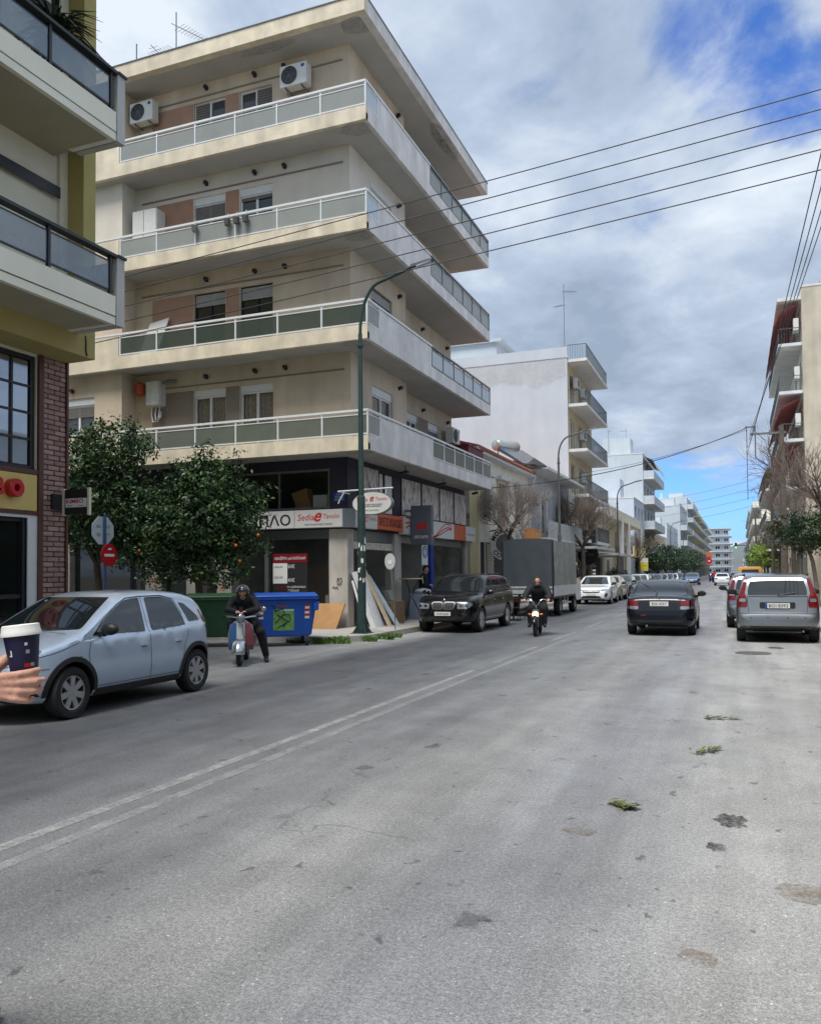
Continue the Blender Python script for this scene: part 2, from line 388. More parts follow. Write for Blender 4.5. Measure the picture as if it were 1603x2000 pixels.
stain_mat('brown_stain', rgb(128, 110, 86), .55)
M('earth', rgb(120, 112, 100), .95, var=.2, vs=.3)
M('pavement', rgb(172, 168, 160), .9, var=.16, vs=2.5, bump=.3, bs=30)
M('kerb_stone', rgb(158, 155, 148), .85, var=.2, vs=5, bump=.3, bs=40)
MB().quad((-6000, -6000, -.02), (6000, -6000, -.02), (6000, 6000, -.02), (-6000, 6000, -.02)).build('ground', 'earth', kind='structure', label='bare ground running out to the hills')
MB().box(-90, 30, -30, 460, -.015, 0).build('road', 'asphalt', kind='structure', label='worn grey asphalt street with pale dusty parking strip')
def arc(cx, cy, r, a0, a1, n=8): return [(cx+r*math.cos(rad(a0+(a1-a0)*i/n)), cy+r*math.sin(rad(a0+(a1-a0)*i/n))) for i in range(n+1)]
def pavement(outline, label, h=.14, kerb=None):
    mb = MB(); mb.prism(outline, 'z', -.01, h-.006)
    o = mb.build('pavement', 'pavement', kind='structure', label=label)
    if kerb:   # kerb stones laid one after another
        pts = [Vector((*p, 0)) for p in kerb]; seg = []
        for a, b in zip(pts[:-1], pts[1:]):
            L_ = (b-a).length; n = max(1, round(L_/1.0))
            if L_ > 60: n = round(L_/1.0)
            for i in range(n): seg.append((a.lerp(b, i/n), a.lerp(b, (i+1)/n)))
        k = 0
        for a, b in seg:
            d = (b-a).normalized(); nrm = Vector((d.y, -d.x, 0))   # outwards (towards the road)
            a2 = a+d*.006; b2 = b-d*.006
            mb = MB(); w0, w1 = -.13, .012
            q = lambda p, w, z: (p+nrm*w)+Vector((0, 0, z))
            mb.hexa([q(a2, w0, -.01), q(b2, w0, -.01), q(b2, w1, -.01), q(a2, w1, -.01)], [q(a2, w0, h), q(b2, w0, h), q(b2, w1-.015, h), q(a2, w1-.015, h)])
            mb.build('kerb_stone', 'kerb_stone', o); k += 1
    return o
KL = -8.22
near = [(-8.8, -14), (-8.8, 10.2)]+arc(-10.3, 10.2, 1.5, 0, 90)+[(-40, 11.7)]
pavement([(-40, -14)]+near, 'pavement with kerb in front of the brick pier cafe', kerb=near[1:12])
cor = [(-40, 17.1), (KL-1.2, 17.1)]+arc(KL-1.2, 18.3, 1.2, -90, 0)+[(KL, 130), (KL, 400)]
pavement(cor+[(-40, 400)], 'cracked grey pavement around the furniture shop corner', kerb=[(-16, 17.1)]+cor[1:-1][:-1]+[(KL, 60)])
rt_k = [(1.95, 120), (1.95, 15)]
pavement([(1.95, 400), (1.95, -14), (14, -14), (14, 400)], 'narrow pavement under the trees beside the parked silver hatchback', kerb=None)
def strip(name, mat, x0, x1, y0, y1, label):
    return MB().box(x0, x1, y0, y1, .0, .004).build(name, mat, kind='structure', label=label)
strip('road_line', 'road_paint', -4.12, -4.02, -2, 13.0, 'worn white centre line, the one nearer the parked blue hatchback')
strip('road_line', 'road_paint_worn', -3.86, -3.76, -2, 19.5, 'fainter white centre line of the pair, on the camera side')
for k, (a, b) in enumerate(((14.2, 17.4), (19.0, 22.0), (24, 27), (29.5, 32.5), (35, 38))):
    strip('road_line', 'road_paint_worn', -4.11, -4.0, a, b, 'short faint white centre dash, number %s beyond the solid double line' % ('one two three four five'.split()[k]))

def blot(label, mat, x, y, rx, ry, seed, z=.0045):
    rs = random.Random(seed); n = 22; MB().add([(x+rx*math.cos(2*math.pi*i/n)*rs.uniform(.6, 1), y+ry*math.sin(2*math.pi*i/n)*rs.uniform(.6, 1), z) for i in range(n)], [tuple(range(n))]).build('road_stain', mat, kind='structure', label=label)
blot('dark tar stain on the road surface near the sprigs', 'tar_stain', -.07, 5.68, .12, .2, 1); blot('smaller dark tar stain nearer the camera', 'tar_stain', -.15, 5.12, .07, .09, 2); blot('pale brown spill at the right road edge', 'brown_stain', .29, 4.55, .17, .16, 3); blot('small brown spill low on the right', 'brown_stain', -.18, 3.64, .1, .09, 4); blot('faint brown spill in the lane', 'brown_stain', -.94, 5.14, .12, .09, 5); blot('oil drip under the parked silver hatchback tail', 'tar_stain', .7, 18.6, .18, .3, 6)
def manhole(x, y):
    t = thing('manhole_cover', 'round iron manhole cover in the road behind the silver hatchback', 'manhole cover', (x, y, 0)); M('cast_iron', rgb(92, 90, 88), .6, .3, var=.2, vs=20, bump=.5, bs=60)
    MB().lathe([(.33, .0), (.33, .006), (.30, .007)], (0, 0, 0), 'z', 36).build('ring', 'cast_iron', t); MB().lathe([(0, .005), (.295, .005), (.298, .0)], (0, 0, 0), 'z', 36).build('lid', 'cast_iron', t)
manhole(.25, 17.3)
# ================================================================ building parts
def window(par, F, u0, u1, z0, z1, off, fr='white_metal', glass='glass_window', depth=.14, leaves=2, shut=0, shutmat='shutter', box=None, curtain=0, fw_=.05, name='window'):
    """framed window set back in its opening; shut = share covered by the rolled-down shutter"""
    mb = MB(off); d0, d1 = -depth, -depth+.06
    zt = z1
    if box: zt = z1-box
    for (a, b, c, d) in ((u0, u1, z0, z0+fw_), (u0, u1, zt-fw_, zt), (u0, u0+fw_, z0+fw_, zt-fw_), (u1-fw_, u1, z0+fw_, zt-fw_)): F.box(mb, a, b, d0, d1, c, d)
    for i in range(1, leaves):
        c = u0+(u1-u0)*i/leaves; F.box(mb, c-fw_*.7, c+fw_*.7, d0, d1+.008, z0+fw_, zt-fw_)
    w = mb.build(name, fr, par)
    zs = zt-fw_-(zt-z0)*shut
    g = MB(off); F.box(g, u0+fw_, u1-fw_, d0+.01, d0+.022, z0+fw_, zs if shut > .9 else zt-fw_); g.build('pane', glass, w)
    if box:
        b = MB(off); F.box(b, u0, u1, d0-.02, d1+.03, zt+.004, z1); b.build('shutter_box', 'white_metal', w)
    if shut:
        s = MB(off); n = max(2, int((zt-zs)/.055))
        for i in range(n):
            a = zs+(zt-fw_-zs)*i/n; b_ = zs+(zt-fw_-zs)*(i+1)/n
            F.box(s, u0+fw_*.6, u1-fw_*.6, d1-.015, d1+.012, a+.007, b_)
        s.build('roller_shutter', shutmat, w)
    if curtain:
        c = MB(off); n = 14; uu = [u0+fw_+(u1-u0-2*fw_)*i/n for i in range(n+1)]
        for i in range(n):
            da = d0-.05-.03*(i % 2); db = d0-.05-.03*((i+1) % 2)
            c.quad(F.P(uu[i], da, z0), F.P(uu[i+1], db, z0), F.P(uu[i+1], db, zt), F.P(uu[i], da, zt))
        c.build('curtain', 'curtain', w)
    # dark room behind
    return w
def balustrade(par, F, u0, u1, d, z0, z1, n, off, pane='frost_light', metal='white_metal', ends=(1, 1), gap=.035):
    """top and bottom rail, posts and one pane per bay, on plane d of Face F; posts at equal spacing"""
    t = MB(off); F.box(t, u0, u1, d-.055, d+.015, z1-.055, z1); rail = t.build('handrail', metal, par)
    for (a, b, c, e) in ((-.04, 0, z0+.02, z0+.055), (-.035, -.005, z1-.15, z1-.125)): t = MB(off); F.box(t, u0, u1, d+a, d+b, c, e); t.build('cross_rail', metal, rail)
    for i in range(n+1):
        if (i == 0 and not ends[0]) or (i == n and not ends[1]): continue
        u = u0+(u1-u0)*i/n; u = min(max(u, u0+.02), u1-.02)
        p = MB(off); F.box(p, u-.02, u+.02, d-.045, d+.004, z0, z1-.057); p.build('post', metal, rail)
    for i in range(n):
        a = u0+(u1-u0)*i/n+gap; b = u0+(u1-u0)*(i+1)/n-gap
        p = MB(off); F.box(p, a, b, d-.026, d-.016, z0+.06, z1-.155); p.build('pane', pane, rail)
    return rail
def spotlamp(par, F, u, z, off):
    mb = MB(off); F.box(mb, u-.045, u+.045, 0, .05, z-.05, z+.06); F.box(mb, u-.05, u+.05, .05, .13, z-.02, z+.07)
    mb.build('wall_lamp', 'dark_metal', par)
def ac_unit(F, u, d, z, label, w=.8, h=.55, dep=.3, bracket=True, pipe=None):
    """split air conditioner: casing, fan guard, louvres, bracket"""
    t = thing('air_conditioner', label, 'air conditioner', F.P(u, d, z-.12), group='air conditioners on the facades')
    mb = MB(t); F.box(mb, u-w/2, u+w/2, d, d+dep, z, z+h); mb.build('casing', 'white_plastic', t, bevel=.012)
    fx = u-w*.14; r = h*.41
    R, Nn = F.axes(); U = Vector((0, 0, 1))
    g = MB(t); c = F.P(fx, d+dep+.004, z+h/2)
    g.add([c+R*(r*math.cos(a*math.pi/12))+U*(r*math.sin(a*math.pi/12)) for a in range(24)], [tuple(range(24))]); fan = g.build('fan_opening', 'dark_metal', t)
    g = MB(t)
    for rr in (r, r*.72, r*.44, r*.18):
        g.tube([c+Nn*.012+R*(rr*math.cos(a*math.pi/10))+U*(rr*math.sin(a*math.pi/10)) for a in range(21)], .006, 4, cap=False)
    for a in range(6): g.tube([c+Nn*.01, c+Nn*.01+R*(r*math.cos(a*math.pi/3))+U*(r*math.sin(a*math.pi/3))], .005, 4)
    g.build('fan_guard', 'grey_metal', t)
    g = MB(t); F.box(g, u+w*.30, u+w*.42, d+dep+.001, d+dep+.004, z+h*.76, z+h*.9); g.build('maker_plate', 'blue_print', t)
    if bracket:
        g = MB(t)
        for s in (-.3, .3):
            F.box(g, u+s*w-.015, u+s*w+.015, 0, d+dep, z-.03, z-.002); g.tube([F.P(u+s*w, .01, z-.3), F.P(u+s*w, d+dep-.03, z-.03)], .012, 4)
        g.build('bracket', 'grey_metal', t)
    if pipe: MB(t).tube([F.P(u+w/2-.02, d+.1, z+.15), F.P(u+w/2+.1, d*.5, z+.1), F.P(u+w/2+.12, .03, z+.3), F.P(u+w/2+.12, .03, z+pipe)], .02, 6).build('pipe', 'white_plastic', t)
    return t
# ================================================================ five storey corner building with the furniture shop
def corner_building():
    B = thing('apartment_building', 'five storey cream corner apartment block with wraparound balconies over a furniture shop', 'building', (-14.5, 25.5, .13))
    XW, YW, XS, YS, YE = -9.85, 20.42, -8.88, 19.43, 30.98
    FL = Face('-y', YW); FR = Face('+x', XW); SL = Face('-y', YS); SR = Face('+x', XS)
    FR2 = Face('+x', XW-.55); BAY = Face('-y', YW-.62)
    Z = [4.86, 7.79, 10.72, 13.65, 16.52]; XL = -26
    wallmats = ['cream', 'cream', 'cream_light', 'cream']
    for k in range(4):
        z0, z1 = Z[k], Z[k+1]; fl = z0+.2
        base = z0+.38; rail = z0+1.07
        # slab with fascia
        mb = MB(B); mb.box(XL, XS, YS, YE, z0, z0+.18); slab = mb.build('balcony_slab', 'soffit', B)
        mb = MB(B); mb.box(-17.05, XS, YS-.004, YS+.12, z0-.004, base); mb.build('fascia', 'fascia', slab)
        mb = MB(B); mb.box(XL, -17.05, YS-.004, YS+.12, z0-.004, rail-.10); mb.build('parapet', 'fascia', slab)
        for bx_ in ((XS-.12, XS+.004, YS+.122, 20.25), (XS-.12, XS+.004, 24.3, YE), (-9.9, XS-.122, YE-.1, YE+.004)): MB(B).box(*bx_, z0-.004, base).build('fascia', 'fascia_shaded', slab)
        mb = MB(B); mb.box(XS-.12, XS+.004, 20.252, 24.298, z0-.004, rail-.10); mb.build('parapet', 'fascia_shaded', slab)
        pane = ['frost_green', 'frost_dark', 'frost_light', 'frost_light'][k]
        balustrade(B, SL, -17.02, XS, .0, base+.004, rail, 6, B, pane)
        balustrade(B, SR, YS+.06, 20.25, .0, base+.004, rail, 1, B, ['frost_light', 'frost_light', 'frost_white', 'frost_white'][k], ends=(0, 1))
        balustrade(B, SR, 24.34, YE-.02, .0, base+.004, rail, 6, B, ['frost_green', 'frost_white', 'frost_light', 'frost_light'][k], ['white_metal', 'grey_metal', 'grey_metal', 'grey_metal'][k])
        t = MB(B); t.box(XL, -17.02, YS-.015, YS+.055, rail-.055, rail); t.build('handrail', 'white_metal', B); t = MB(B); t.box(XS-.055, XS+.015, 20.25, 24.34, rail-.055, rail)
        for y_ in (21.2, 22.4, 23.6): t.box(XS-.05, XS-.02, y_-.012, y_+.012, rail-.1, rail-.054)
        t.build('handrail', 'white_metal', B)
        # left wall with two windows
        zt = z0+2.30; zb = z0+.42
        holes = [(-15.08, -13.95, zb-.2, zt), (-13.45, -12.33, zb-.2, zt)]
        mb = MB(B); FL.wall(mb, -17.25, XW, z0+.18, z1, holes, .16); mb.build('wall', wallmats[k], B)
        pm = 'taupe_panel' if k == 0 else 'brown_panel'
        for (a, b) in ((-16.6, -15.1), (-13.93, -13.47)):
            mb = MB(B); FL.box(mb, a, b, 0, .012, z0+.2, zt); mb.build('panel', pm, B)
        mb = MB(B); FL.box(mb, -17.0, XW-.2, 0, .03, zt+.13, zt+.17); mb.build('string_course', 'taupe_panel', B)
        dark = k == 1
        for i, (a, b) in enumerate(((-15.08, -13.95), (-13.45, -12.33))):
            if k == 0: window(B, FL, a, b, zb-.2, zt, B, box=.2, curtain=1, glass='shop_glass')
            elif k == 1: window(B, FL, a, b, zb-.2, zt, B, fr='black_metal', shut=.17, shutmat='shutter_grey', glass='glass_dark')
            elif k == 2: window(B, FL, a, b, zb-.2, zt, B, box=.22, shut=[.28, .06][i], shutmat='shutter', glass='glass_window')
            else:
                w = window(B, FL, a, b, zb-.2, zt, B, leaves=2, glass='glass_window')
                s = MB(B); c = (a+b)/2; ua, ub = ((a+.05, c-.02), (c+.02, b-.05))[i]
                for q in range(26): FL.box(s, ua, ub, -.08, -.055, zb-.1+q*.075, zb-.1+q*.075+.055)
                s.build('louvred_shutter', 'shutter', w)
        for u in (-14.6, -12.9, -11.9): spotlamp(B, FL, u, zt+.36, B)
        # bay at the end of the balcony
        mb = MB(B); BAY.wall(mb, XL, -17.25, z0+.18, z1, [(-19.6, -18.3, z0+.95, z0+2.28)], .16)
        mb.quad((-17.25, YW-.62, z0+.18), (-17.25, YW, z0+.18), (-17.25, YW, z1), (-17.25, YW-.62, z1)); mb.build('wall', wallmats[k], B)
        window(B, BAY, -19.6, -18.3, z0+.95, z0+2.28, B, box=.22, shut=[.3, .8, .35, .5][k], shutmat='shutter')
        if k == 0: spotlamp(B, BAY, -17.95-1.2, z0+2.5, B)
        # right wall: front room, then the part set back
        hz = (21.85, 23.4, z0+.95, zt)
        mb = MB(B); FR.wall(mb, YW, 24.55, z0+.18, z1, [hz], .18); mb.quad((XW, 24.55, z0+.18), (XW-.55, 24.55, z0+.18), (XW-.55, 24.55, z1), (XW, 24.55, z1)); mb.build('wall', wallmats[k] if k != 2 else 'cream_light', B)
        window(B, FR, *hz, B, fr='black_metal' if dark else 'white_metal', box=None if dark else .24, shut=[.0, .2, .3, .9][k], shutmat='shutter_grey' if k != 3 else 'cream')
        h2 = [(25.9, 27.0, z0+.2, zt), (28.0, 29.2, z0+.2, zt)]
        mb = MB(B); FR2.wall(mb, 24.55, YE-.3, z0+.18, z1, h2, .18)
        mb.quad((XW-.55, YE-.3, z0+.18), (XL, YE-.3, z0+.18), (XL, YE-.3, z1), (XW-.55, YE-.3, z1)); mb.build('wall', 'cream', B)
        mb = MB(B); FR2.box(mb, 24.6, 25.88, 0, .012, z0+.2, zt); FR2.box(mb, 27.02, 27.98, 0, .012, z0+.2, zt); mb.build('panel', pm, B)
        for q, h in enumerate(h2): window(B, FR2, *h, B, fr='black_metal' if dark else 'white_metal', box=None if dark else .24, shut=(.0, .25)[q], glass='glass_dark')
        spotlamp(B, FR, 23.9, zt+.3, B); spotlamp(B, FR2, 27.4, zt+.28, B); spotlamp(B, FR2, 30.1, zt+.28, B)
        if k == 2:
            mb = MB(B); FR.box(mb, 21.8, 23.45, 0, .02, z0+2.32, z0+2.5); mb.build('shutter_box', 'white_metal', B)
    # roof
    z = Z[4]
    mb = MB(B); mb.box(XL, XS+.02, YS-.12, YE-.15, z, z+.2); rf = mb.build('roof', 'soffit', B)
    mb = MB(B); mb.box(XL, XS+.026, YS-.126, YS+.1, z-.004, z+.42); mb.build('fascia', 'fascia', rf)
    mb = MB(B); mb.box(XS-.2, XS+.026, YS+.102, YE-.146, z-.004, z+.42); mb.build('fascia', 'fascia_shaded', rf)
    mb = MB(B); mb.box(XL, XS+.05, YS-.15, YS+.12, z+.424, z+.45); mb.box(XS-.22, XS+.05, YS+.122, YE-.14, z+.424, z+.45); mb.build('coping', 'grey_metal', rf)
    # lower storey: mezzanine walls, pillar, shop fronts
    M('mezz', rgb(52, 48, 62), .7, var=.1, vs=3)
    G = Face('-y', 20.45); GR = Face('+x', -9.98)
    mb = MB(B); G.wall(mb, XL, -9.98, 3.42, 4.9, [(-15.0, -10.55, 3.45, 4.56)], .12); mw = mb.build('mezzanine_wall', 'mezz', B)
    mb = MB(B); GR.wall(mb, 20.45, 30.9, 3.42, 4.9, [(21.1, 22.5, 3.45, 4.72), (22.62, 23.7, 3.45, 4.65)], .12); mb.build('mezzanine_wall', 'mezz', B)
    mb = MB(B)
    for (a, b, c, d) in ((-15.0, -10.55, 4.5, 4.56), (-15, -10.55, 3.45, 3.5), (-10.6, -10.55, 3.5, 4.5), (-12.2, -12.15, 3.5, 4.5), (-13.7, -13.65, 3.5, 4.5)): G.box(mb, a, b, -.1, -.02, c, d)
    w = mb.build('window', 'grey_metal', B)
    for a, b in ((-15, -13.7), (-13.65, -12.2), (-12.15, -10.6)):
        g = MB(B); G.box(g, a, b, -.08, -.07, 3.5, 4.5); g.build('pane', 'shop_glass', w)
    # printed panels over the right shop front
    def print_mat(name, seed):
        m = bpy.data.materials.new(name); MATS[name] = m; m.use_nodes = True; N = m.node_tree.nodes; L = m.node_tree.links
        geo = N.new('ShaderNodeNewGeometry'); mp = N.new('ShaderNodeMapping'); L.new(geo.outputs['Position'], mp.inputs[0]); mp.inputs['Location'].default_value = (seed, seed*1.7, 0); mp.inputs['Scale'].default_value = (1, 2.4, .7)
        n = N.new('ShaderNodeTexNoise'); n.inputs['Scale'].default_value = 2.6; n.inputs['Detail'].default_value = 5; n.inputs['Distortion'].default_value = 1.6; L.new(mp.outputs[0], n.inputs['Vector'])
        r = N.new('ShaderNodeValToRGB'); L.new(n.outputs[0], r.inputs[0]); e = r.color_ramp.elements
        e[0].position = .34; e[0].color = (*rgb(110, 104, 98), 1); e[1].position = .62; e[1].color = (*rgb(226, 222, 216), 1)
        k = e.new(.46); k.color = (*rgb(196, 180, 176), 1)
        L.new(r.outputs[0], N['Principled BSDF'].inputs['Base Color']); N['Principled BSDF'].inputs['Roughness'].default_value = .6
    for i in range(5): print_mat('bedding_print_%d' % i, 3.3*i+1)
    for i, (a, b) in enumerate(((21.12, 22.48), (24.35, 26.0), (26.18, 27.85), (28.0, 29.45), (29.6, 31.0))):
        z0, z1 = (3.47, 4.7) if i == 0 else (3.5, 4.66)
        mb = MB(B); GR.box(mb, a-.04, b+.04, .0, .02, z0-.03, z1+.03); fr = mb.build('poster_frame', 'black_metal', B)
        mb = MB(B); GR.box(mb, a, b, .022, .03, z0, z1); mb.build('poster', 'bedding_print_%d' % i, fr)
    mb = MB(B); GR.box(mb, 22.64, 22.95, -.06, -.04, 3.46, 4.64); GR.box(mb, 23.15, 23.68, -.06, -.04, 3.46, 4.64); mb.build('panel', 'paper', B)
    mb = MB(B); GR.box(mb, 22.95, 23.15, -.09, -.08, 3.46, 4.64); mb.build('pane', 'glass_dark', B)
    # peeling paint on the soffits near the outer edges
    rs = random.Random(12)
    for zz in (4.86, 7.79, 10.72, 13.65, 16.52):
        for q in range(5 if zz > 16 else 1):
            if zz > 16 and q > 1: y_ = rs.uniform(22, 29); c = (XS-.25, y_, .3, 1.2)
            elif q == 0: c = (XS-.45, YS+.4, .55, .4)
            else: c = (rs.uniform(-16, -11), YS+.28, 1.1, .22)
            mb = MB(B); n = 14; mb.add([(c[0]+c[2]*math.cos(2*math.pi*i/n)*rs.uniform(.7, 1), c[1]+c[3]*math.sin(2*math.pi*i/n)*rs.uniform(.7, 1), zz-.004) for i in range(n)], [tuple(range(n))]); mb.build('peeling_stain', 'soffit_stain', B)
        for q in range(0):
            x_ = rs.uniform(-16.5, -9.5); mb = MB(B); w_ = rs.uniform(.2, .6); mb.quad((x_, YS-.008 if zz < 16 else YS-.13, zz+.05), (x_+w_, YS-.008 if zz < 16 else YS-.13, zz+.02), (x_+w_*.9, YS-.008 if zz < 16 else YS-.13, zz+.3), (x_+.05, YS-.008 if zz < 16 else YS-.13, zz+.34)); mb.build('peeling_stain', 'soffit_stain', B)
    # concrete pillars
    M('pillar_concrete', rgb(196, 190, 180), .9, var=.14, vs=2.5, streak=.28, bump=.3, bs=30)
    def pillar(x0, x1, y0, y1): MB(B).box(x0, x1, y0, y1, .13, 2.86).build('pillar', 'pillar_concrete', B)
    pillar(-10.55, -9.98, 20.42, 20.8); pillar(-10.3, -9.98, 23.75, 24.3); pillar(-10.3, -9.98, 31.0, 31.25); pillar(-15.35, -14.95, 20.42, 20.9); pillar(-14.3, -13.8, 20.47, 20.9)
    pillar(-16.9, -16.3, 20.47, 20.9); pillar(-20.4, -19.9, 20.47, 20.9)
    mb = MB(B)
    for (a, b) in ((-16.3, -15.35), (-19.9, -16.9), (-26, -20.4)): G.box(mb, a, b, -.3, -.25, .13, 2.88)
    mb.build('shop_front', 'glass_dark', B); mb = MB(B); G.box(mb, XL, -13.9, -.3, 0, 2.88, 3.42); mb.build('lintel', 'mezz', B)
    MB(B).box(-13.9, -10.1, 20.5, 20.62, 2.865, 3.45).build('lintel', 'mezz', B); MB(B).box(-10.1, -9.985, 20.5, 31.0, 2.865, 3.45).build('lintel', 'mezz', B)
    # shop front frames and panes (left face)
    mb = MB(B)
    for (a, b, c, d) in ((-13.8, -10.55, 2.6, 2.86), (-12.68, -12.56, .25, 2.6), (-13.8, -10.55, .13, .25), (-10.62, -10.55, .25, 2.6), (-14.95, -14.3, 2.5, 2.6)): G.box(mb, a, b, -.15, -.05, c, d)
    sf = mb.build('shop_front', 'grey_metal', B)
    for a, b in ((-13.8, -12.68), (-12.56, -10.62), (-14.95, -14.3)):
        g = MB(B); G.box(g, a, b, -.11, -.1, .25, 2.6); g.build('pane', 'shop_glass', sf)
    mb = MB(B)
    for (a, b, c, d) in ((20.8, 23.75, 2.55, 2.86), (20.8, 23.75, .13, .28), (20.8, 20.9, .28, 2.55), (24.3, 31.0, 2.6, 2.86), (27.4, 27.48, .13, 2.6), (30.9, 31, .13, 2.6)): GR.box(mb, a, b, -.2, -.1, c, d)
    sf = mb.build('shop_front', 'grey_metal', B)
    for a, b in ((20.9, 23.75), (27.48, 30.9)):
        g = MB(B); GR.box(g, a, b, -.16, -.15, .28, 2.55); g.build('pane', 'shop_glass', sf)
    M('valance', rgb(210, 204, 188), .8, var=.3, vs=9)
    mb = MB(B); GR.box(mb, 20.85, 23.75, -.09, -.07, 2.32, 2.53); mb.build('valance', 'valance', sf)
    M('blue_frame', rgb(28, 62, 150), .5)
    mb = MB(B); GR.box(mb, 27.1, 27.4, -.3, -.02, .13, 2.6); mb.build('door_post', 'blue_frame', sf)
    # shop interior
    mb = MB(B); mb.box(XL, -10.1, 26.5, 26.6, .13, 4.85); mb.box(-15.2, -15.1, 20.7, 26.5, .13, 4.85); mb.box(XL, -10.3, 20.7, 30.9, .1, .135); mb.box(-15, -10.3, 20.8, 30.9, 3.0, 3.1); mb.box(-14, -13.9, 26.6, 30.9, .13, 4.85); mb.box(-14, -10.2, 30.9, 31, .13, 4.85)
    mb.build('interior', 'interior_dark', B)
    mb = MB(B); mb.quad((XL, YE-.3, 0.1), (-10.1, YE-.3+.35, .1), (-10.1, YE-.3+.35, 4.9), (XL, YE-.3, 4.9)); mb.build('wall', 'cream', B)
    M('cardboard', rgb(168, 128, 84), .85, var=.12, vs=4)
    # stock inside the shop: white chairs, sofa blocks, shelving
    for (x0, y0, z0, x1, y1, z1, mt) in ((-11.2, 21.4, .14, -10.8, 21.8, 1.0, 'paper'), (-12.9, 22, .14, -11.6, 22.8, .7, 'taupe_panel'), (-13.6, 24, .14, -12, 26, 1.9, 'brown_panel'), (-11.4, 22.6, .14, -10.7, 23.4, .9, 'shutter_grey'), (-11.2, 28, .14, -10.6, 29.4, 1.1, 'paper'), (-12.6, 28.4, .14, -11.8, 30.4, 1.9, 'brown_panel'), (-11.3, 29.7, .14, -10.7, 30.3, 1.5, 'box_stock')):
        M('box_stock', rgb(150, 160, 140), .7); MB(B).box(x0, x1, y0, y1, z0, z1).build('shop_stock', mt, B, bevel=.02)
    M('ceiling_lamp', (1, .95, .85), .5, emit=3)
    for (x0, y0) in ((-11.5, 22), (-12.5, 24.5), (-11.5, 28.5)): MB(B).box(x0, x0+.6, y0, y0+.15, 2.94, 2.99).build('shop_lamp', 'ceiling_lamp', B)
    mb = MB(B); mb.hexa([(-11.75, 20.75, 3.48), (-11.3, 20.75, 3.48), (-11.3, 21.1, 3.48), (-11.75, 21.1, 3.48)], [(-11.95, 20.75, 3.95), (-11.45, 20.75, 4.08), (-11.45, 21.1, 4.08), (-11.95, 21.1, 3.95)]); mb.build('stored_box', 'cardboard', B)
    mb = MB(B); mb.box(-11.2, -10.75, 20.7, 21, 3.48, 3.86); mb.build('stored_box', 'paper', B)
    # street name plate
    mb = MB(B); G.box(mb, -10.42, -10.05, .0, .012, 3.62, 3.88); pl = mb.build('street_name_plate', 'blue_print', B)
    text(pl, 'ΤΟΠΟΣ', G, -10.235, .014, 3.82, 'paper', w=.2, off=B); text(pl, 'ΨΗΛΟΣ', G, -10.235, .014, 3.75, 'paper', w=.26, off=B); text(pl, 'ΚΑΔΜΟΥ', G, -10.235, .014, 3.68, 'paper', w=.26, off=B)
    # sign fascia, left
    M('sign_white', rgb(216, 216, 212), .5, var=.04, vs=3); M('sign_orange', rgb(214, 96, 62), .5, var=.06, vs=3); M('sign_red', rgb(206, 52, 40), .5); M('sign_grey', rgb(120, 124, 128), .5)
    M('sign_red_faded', rgb(222, 140, 130), .6)
    SF = Face('-y', 20.2); SRF = Face('+x', -9.75)
    def signbox(F, a, b, mat, back=.2, z0=2.9, z1=3.4):
        mb = MB(B); F.box(mb, a, b, -back, 0, z0, z1); return mb.build('shop_sign', mat, B, bevel=.01)
    s = signbox(SF, -13.9, -11.53, 'sign_white'); text(s, 'ΕΠΙΠΛΟ', SF, -12.55, .004, 3.14, 'ink', h=.31, w=1.8, off=B, bold=.012)
    s = signbox(SF, -11.52, -10.02, 'sign_white'); text(s, 'Sedia', SF, -11.16, .004, 3.2, 'sign_red', w=.52, off=B, shear=.15); text(s, 'e', SF, -10.78, .004, 3.19, 'sign_red', h=.25, off=B, shear=.4, bold=.02); text(s, 'Tavolo', SF, -10.37, .004, 3.21, 'sign_red', w=.5, off=B, shear=.1)
    text(s, 'ΕΠΑΓΓΕΛΜΑΤΙΚΟΣ ΧΩΡΟΣ', SF, -10.76, .004, 2.99, 'ink', w=.85, off=B)
    mb = MB(B); mb.hexa([(-10.02, 20.2, 2.89), (-9.75, 20.45, 2.89), (-9.95, 20.6, 2.89), (-10.1, 20.4, 2.89)], [(-10.02, 20.2, 3.41), (-9.75, 20.45, 3.41), (-9.95, 20.6, 3.41), (-10.1, 20.4, 3.41)]); mb.build('sign_corner', 'sign_grey', B)
    s = signbox(SRF, 20.47, 21.95, 'sign_white'); text(s, 'Sedia', SRF, 20.85, .004, 3.2, 'sign_red_faded', w=.5, off=B); text(s, 'e', SRF, 21.2, .004, 3.19, 'sign_red_faded', h=.24, off=B, shear=.4); text(s, 'Tavolo', SRF, 21.6, .004, 3.2, 'sign_red_faded', w=.5, off=B)
    s = signbox(SRF, 21.96, 23.9, 'sign_orange', z0=2.92, z1=3.38); text(s, 'ΧΡΗΣΤΟΣ ΜΠΑΛΑΣΚΑΣ', SRF, 22.93, .004, 3.15, 'ink', h=.26, w=1.75, off=B, bold=.006)
    s = signbox(SRF, 24.02, 28.95, 'sign_white', z0=2.85, z1=3.42)
    mb = MB(B)
    for q in range(3):
        pts = [SRF.P(24.1+i*.24, .006, 3.05+.1*q*math.cos(i*.35)+.16*math.sin(i*.42+q*.5)*(1 if q != 1 else .7)) for i in range(20)]
        for a, b in zip(pts[:-1], pts[1:]):
            dz = Vector((0, 0, .022)); mb.quad(a-dz, b-dz, b+dz, a+dz)
    mb.build('sign_stripe', 'sign_red', s)
    signbox(SRF, 28.96, 30.35, 'sign_orange', z0=2.85, z1=3.42)
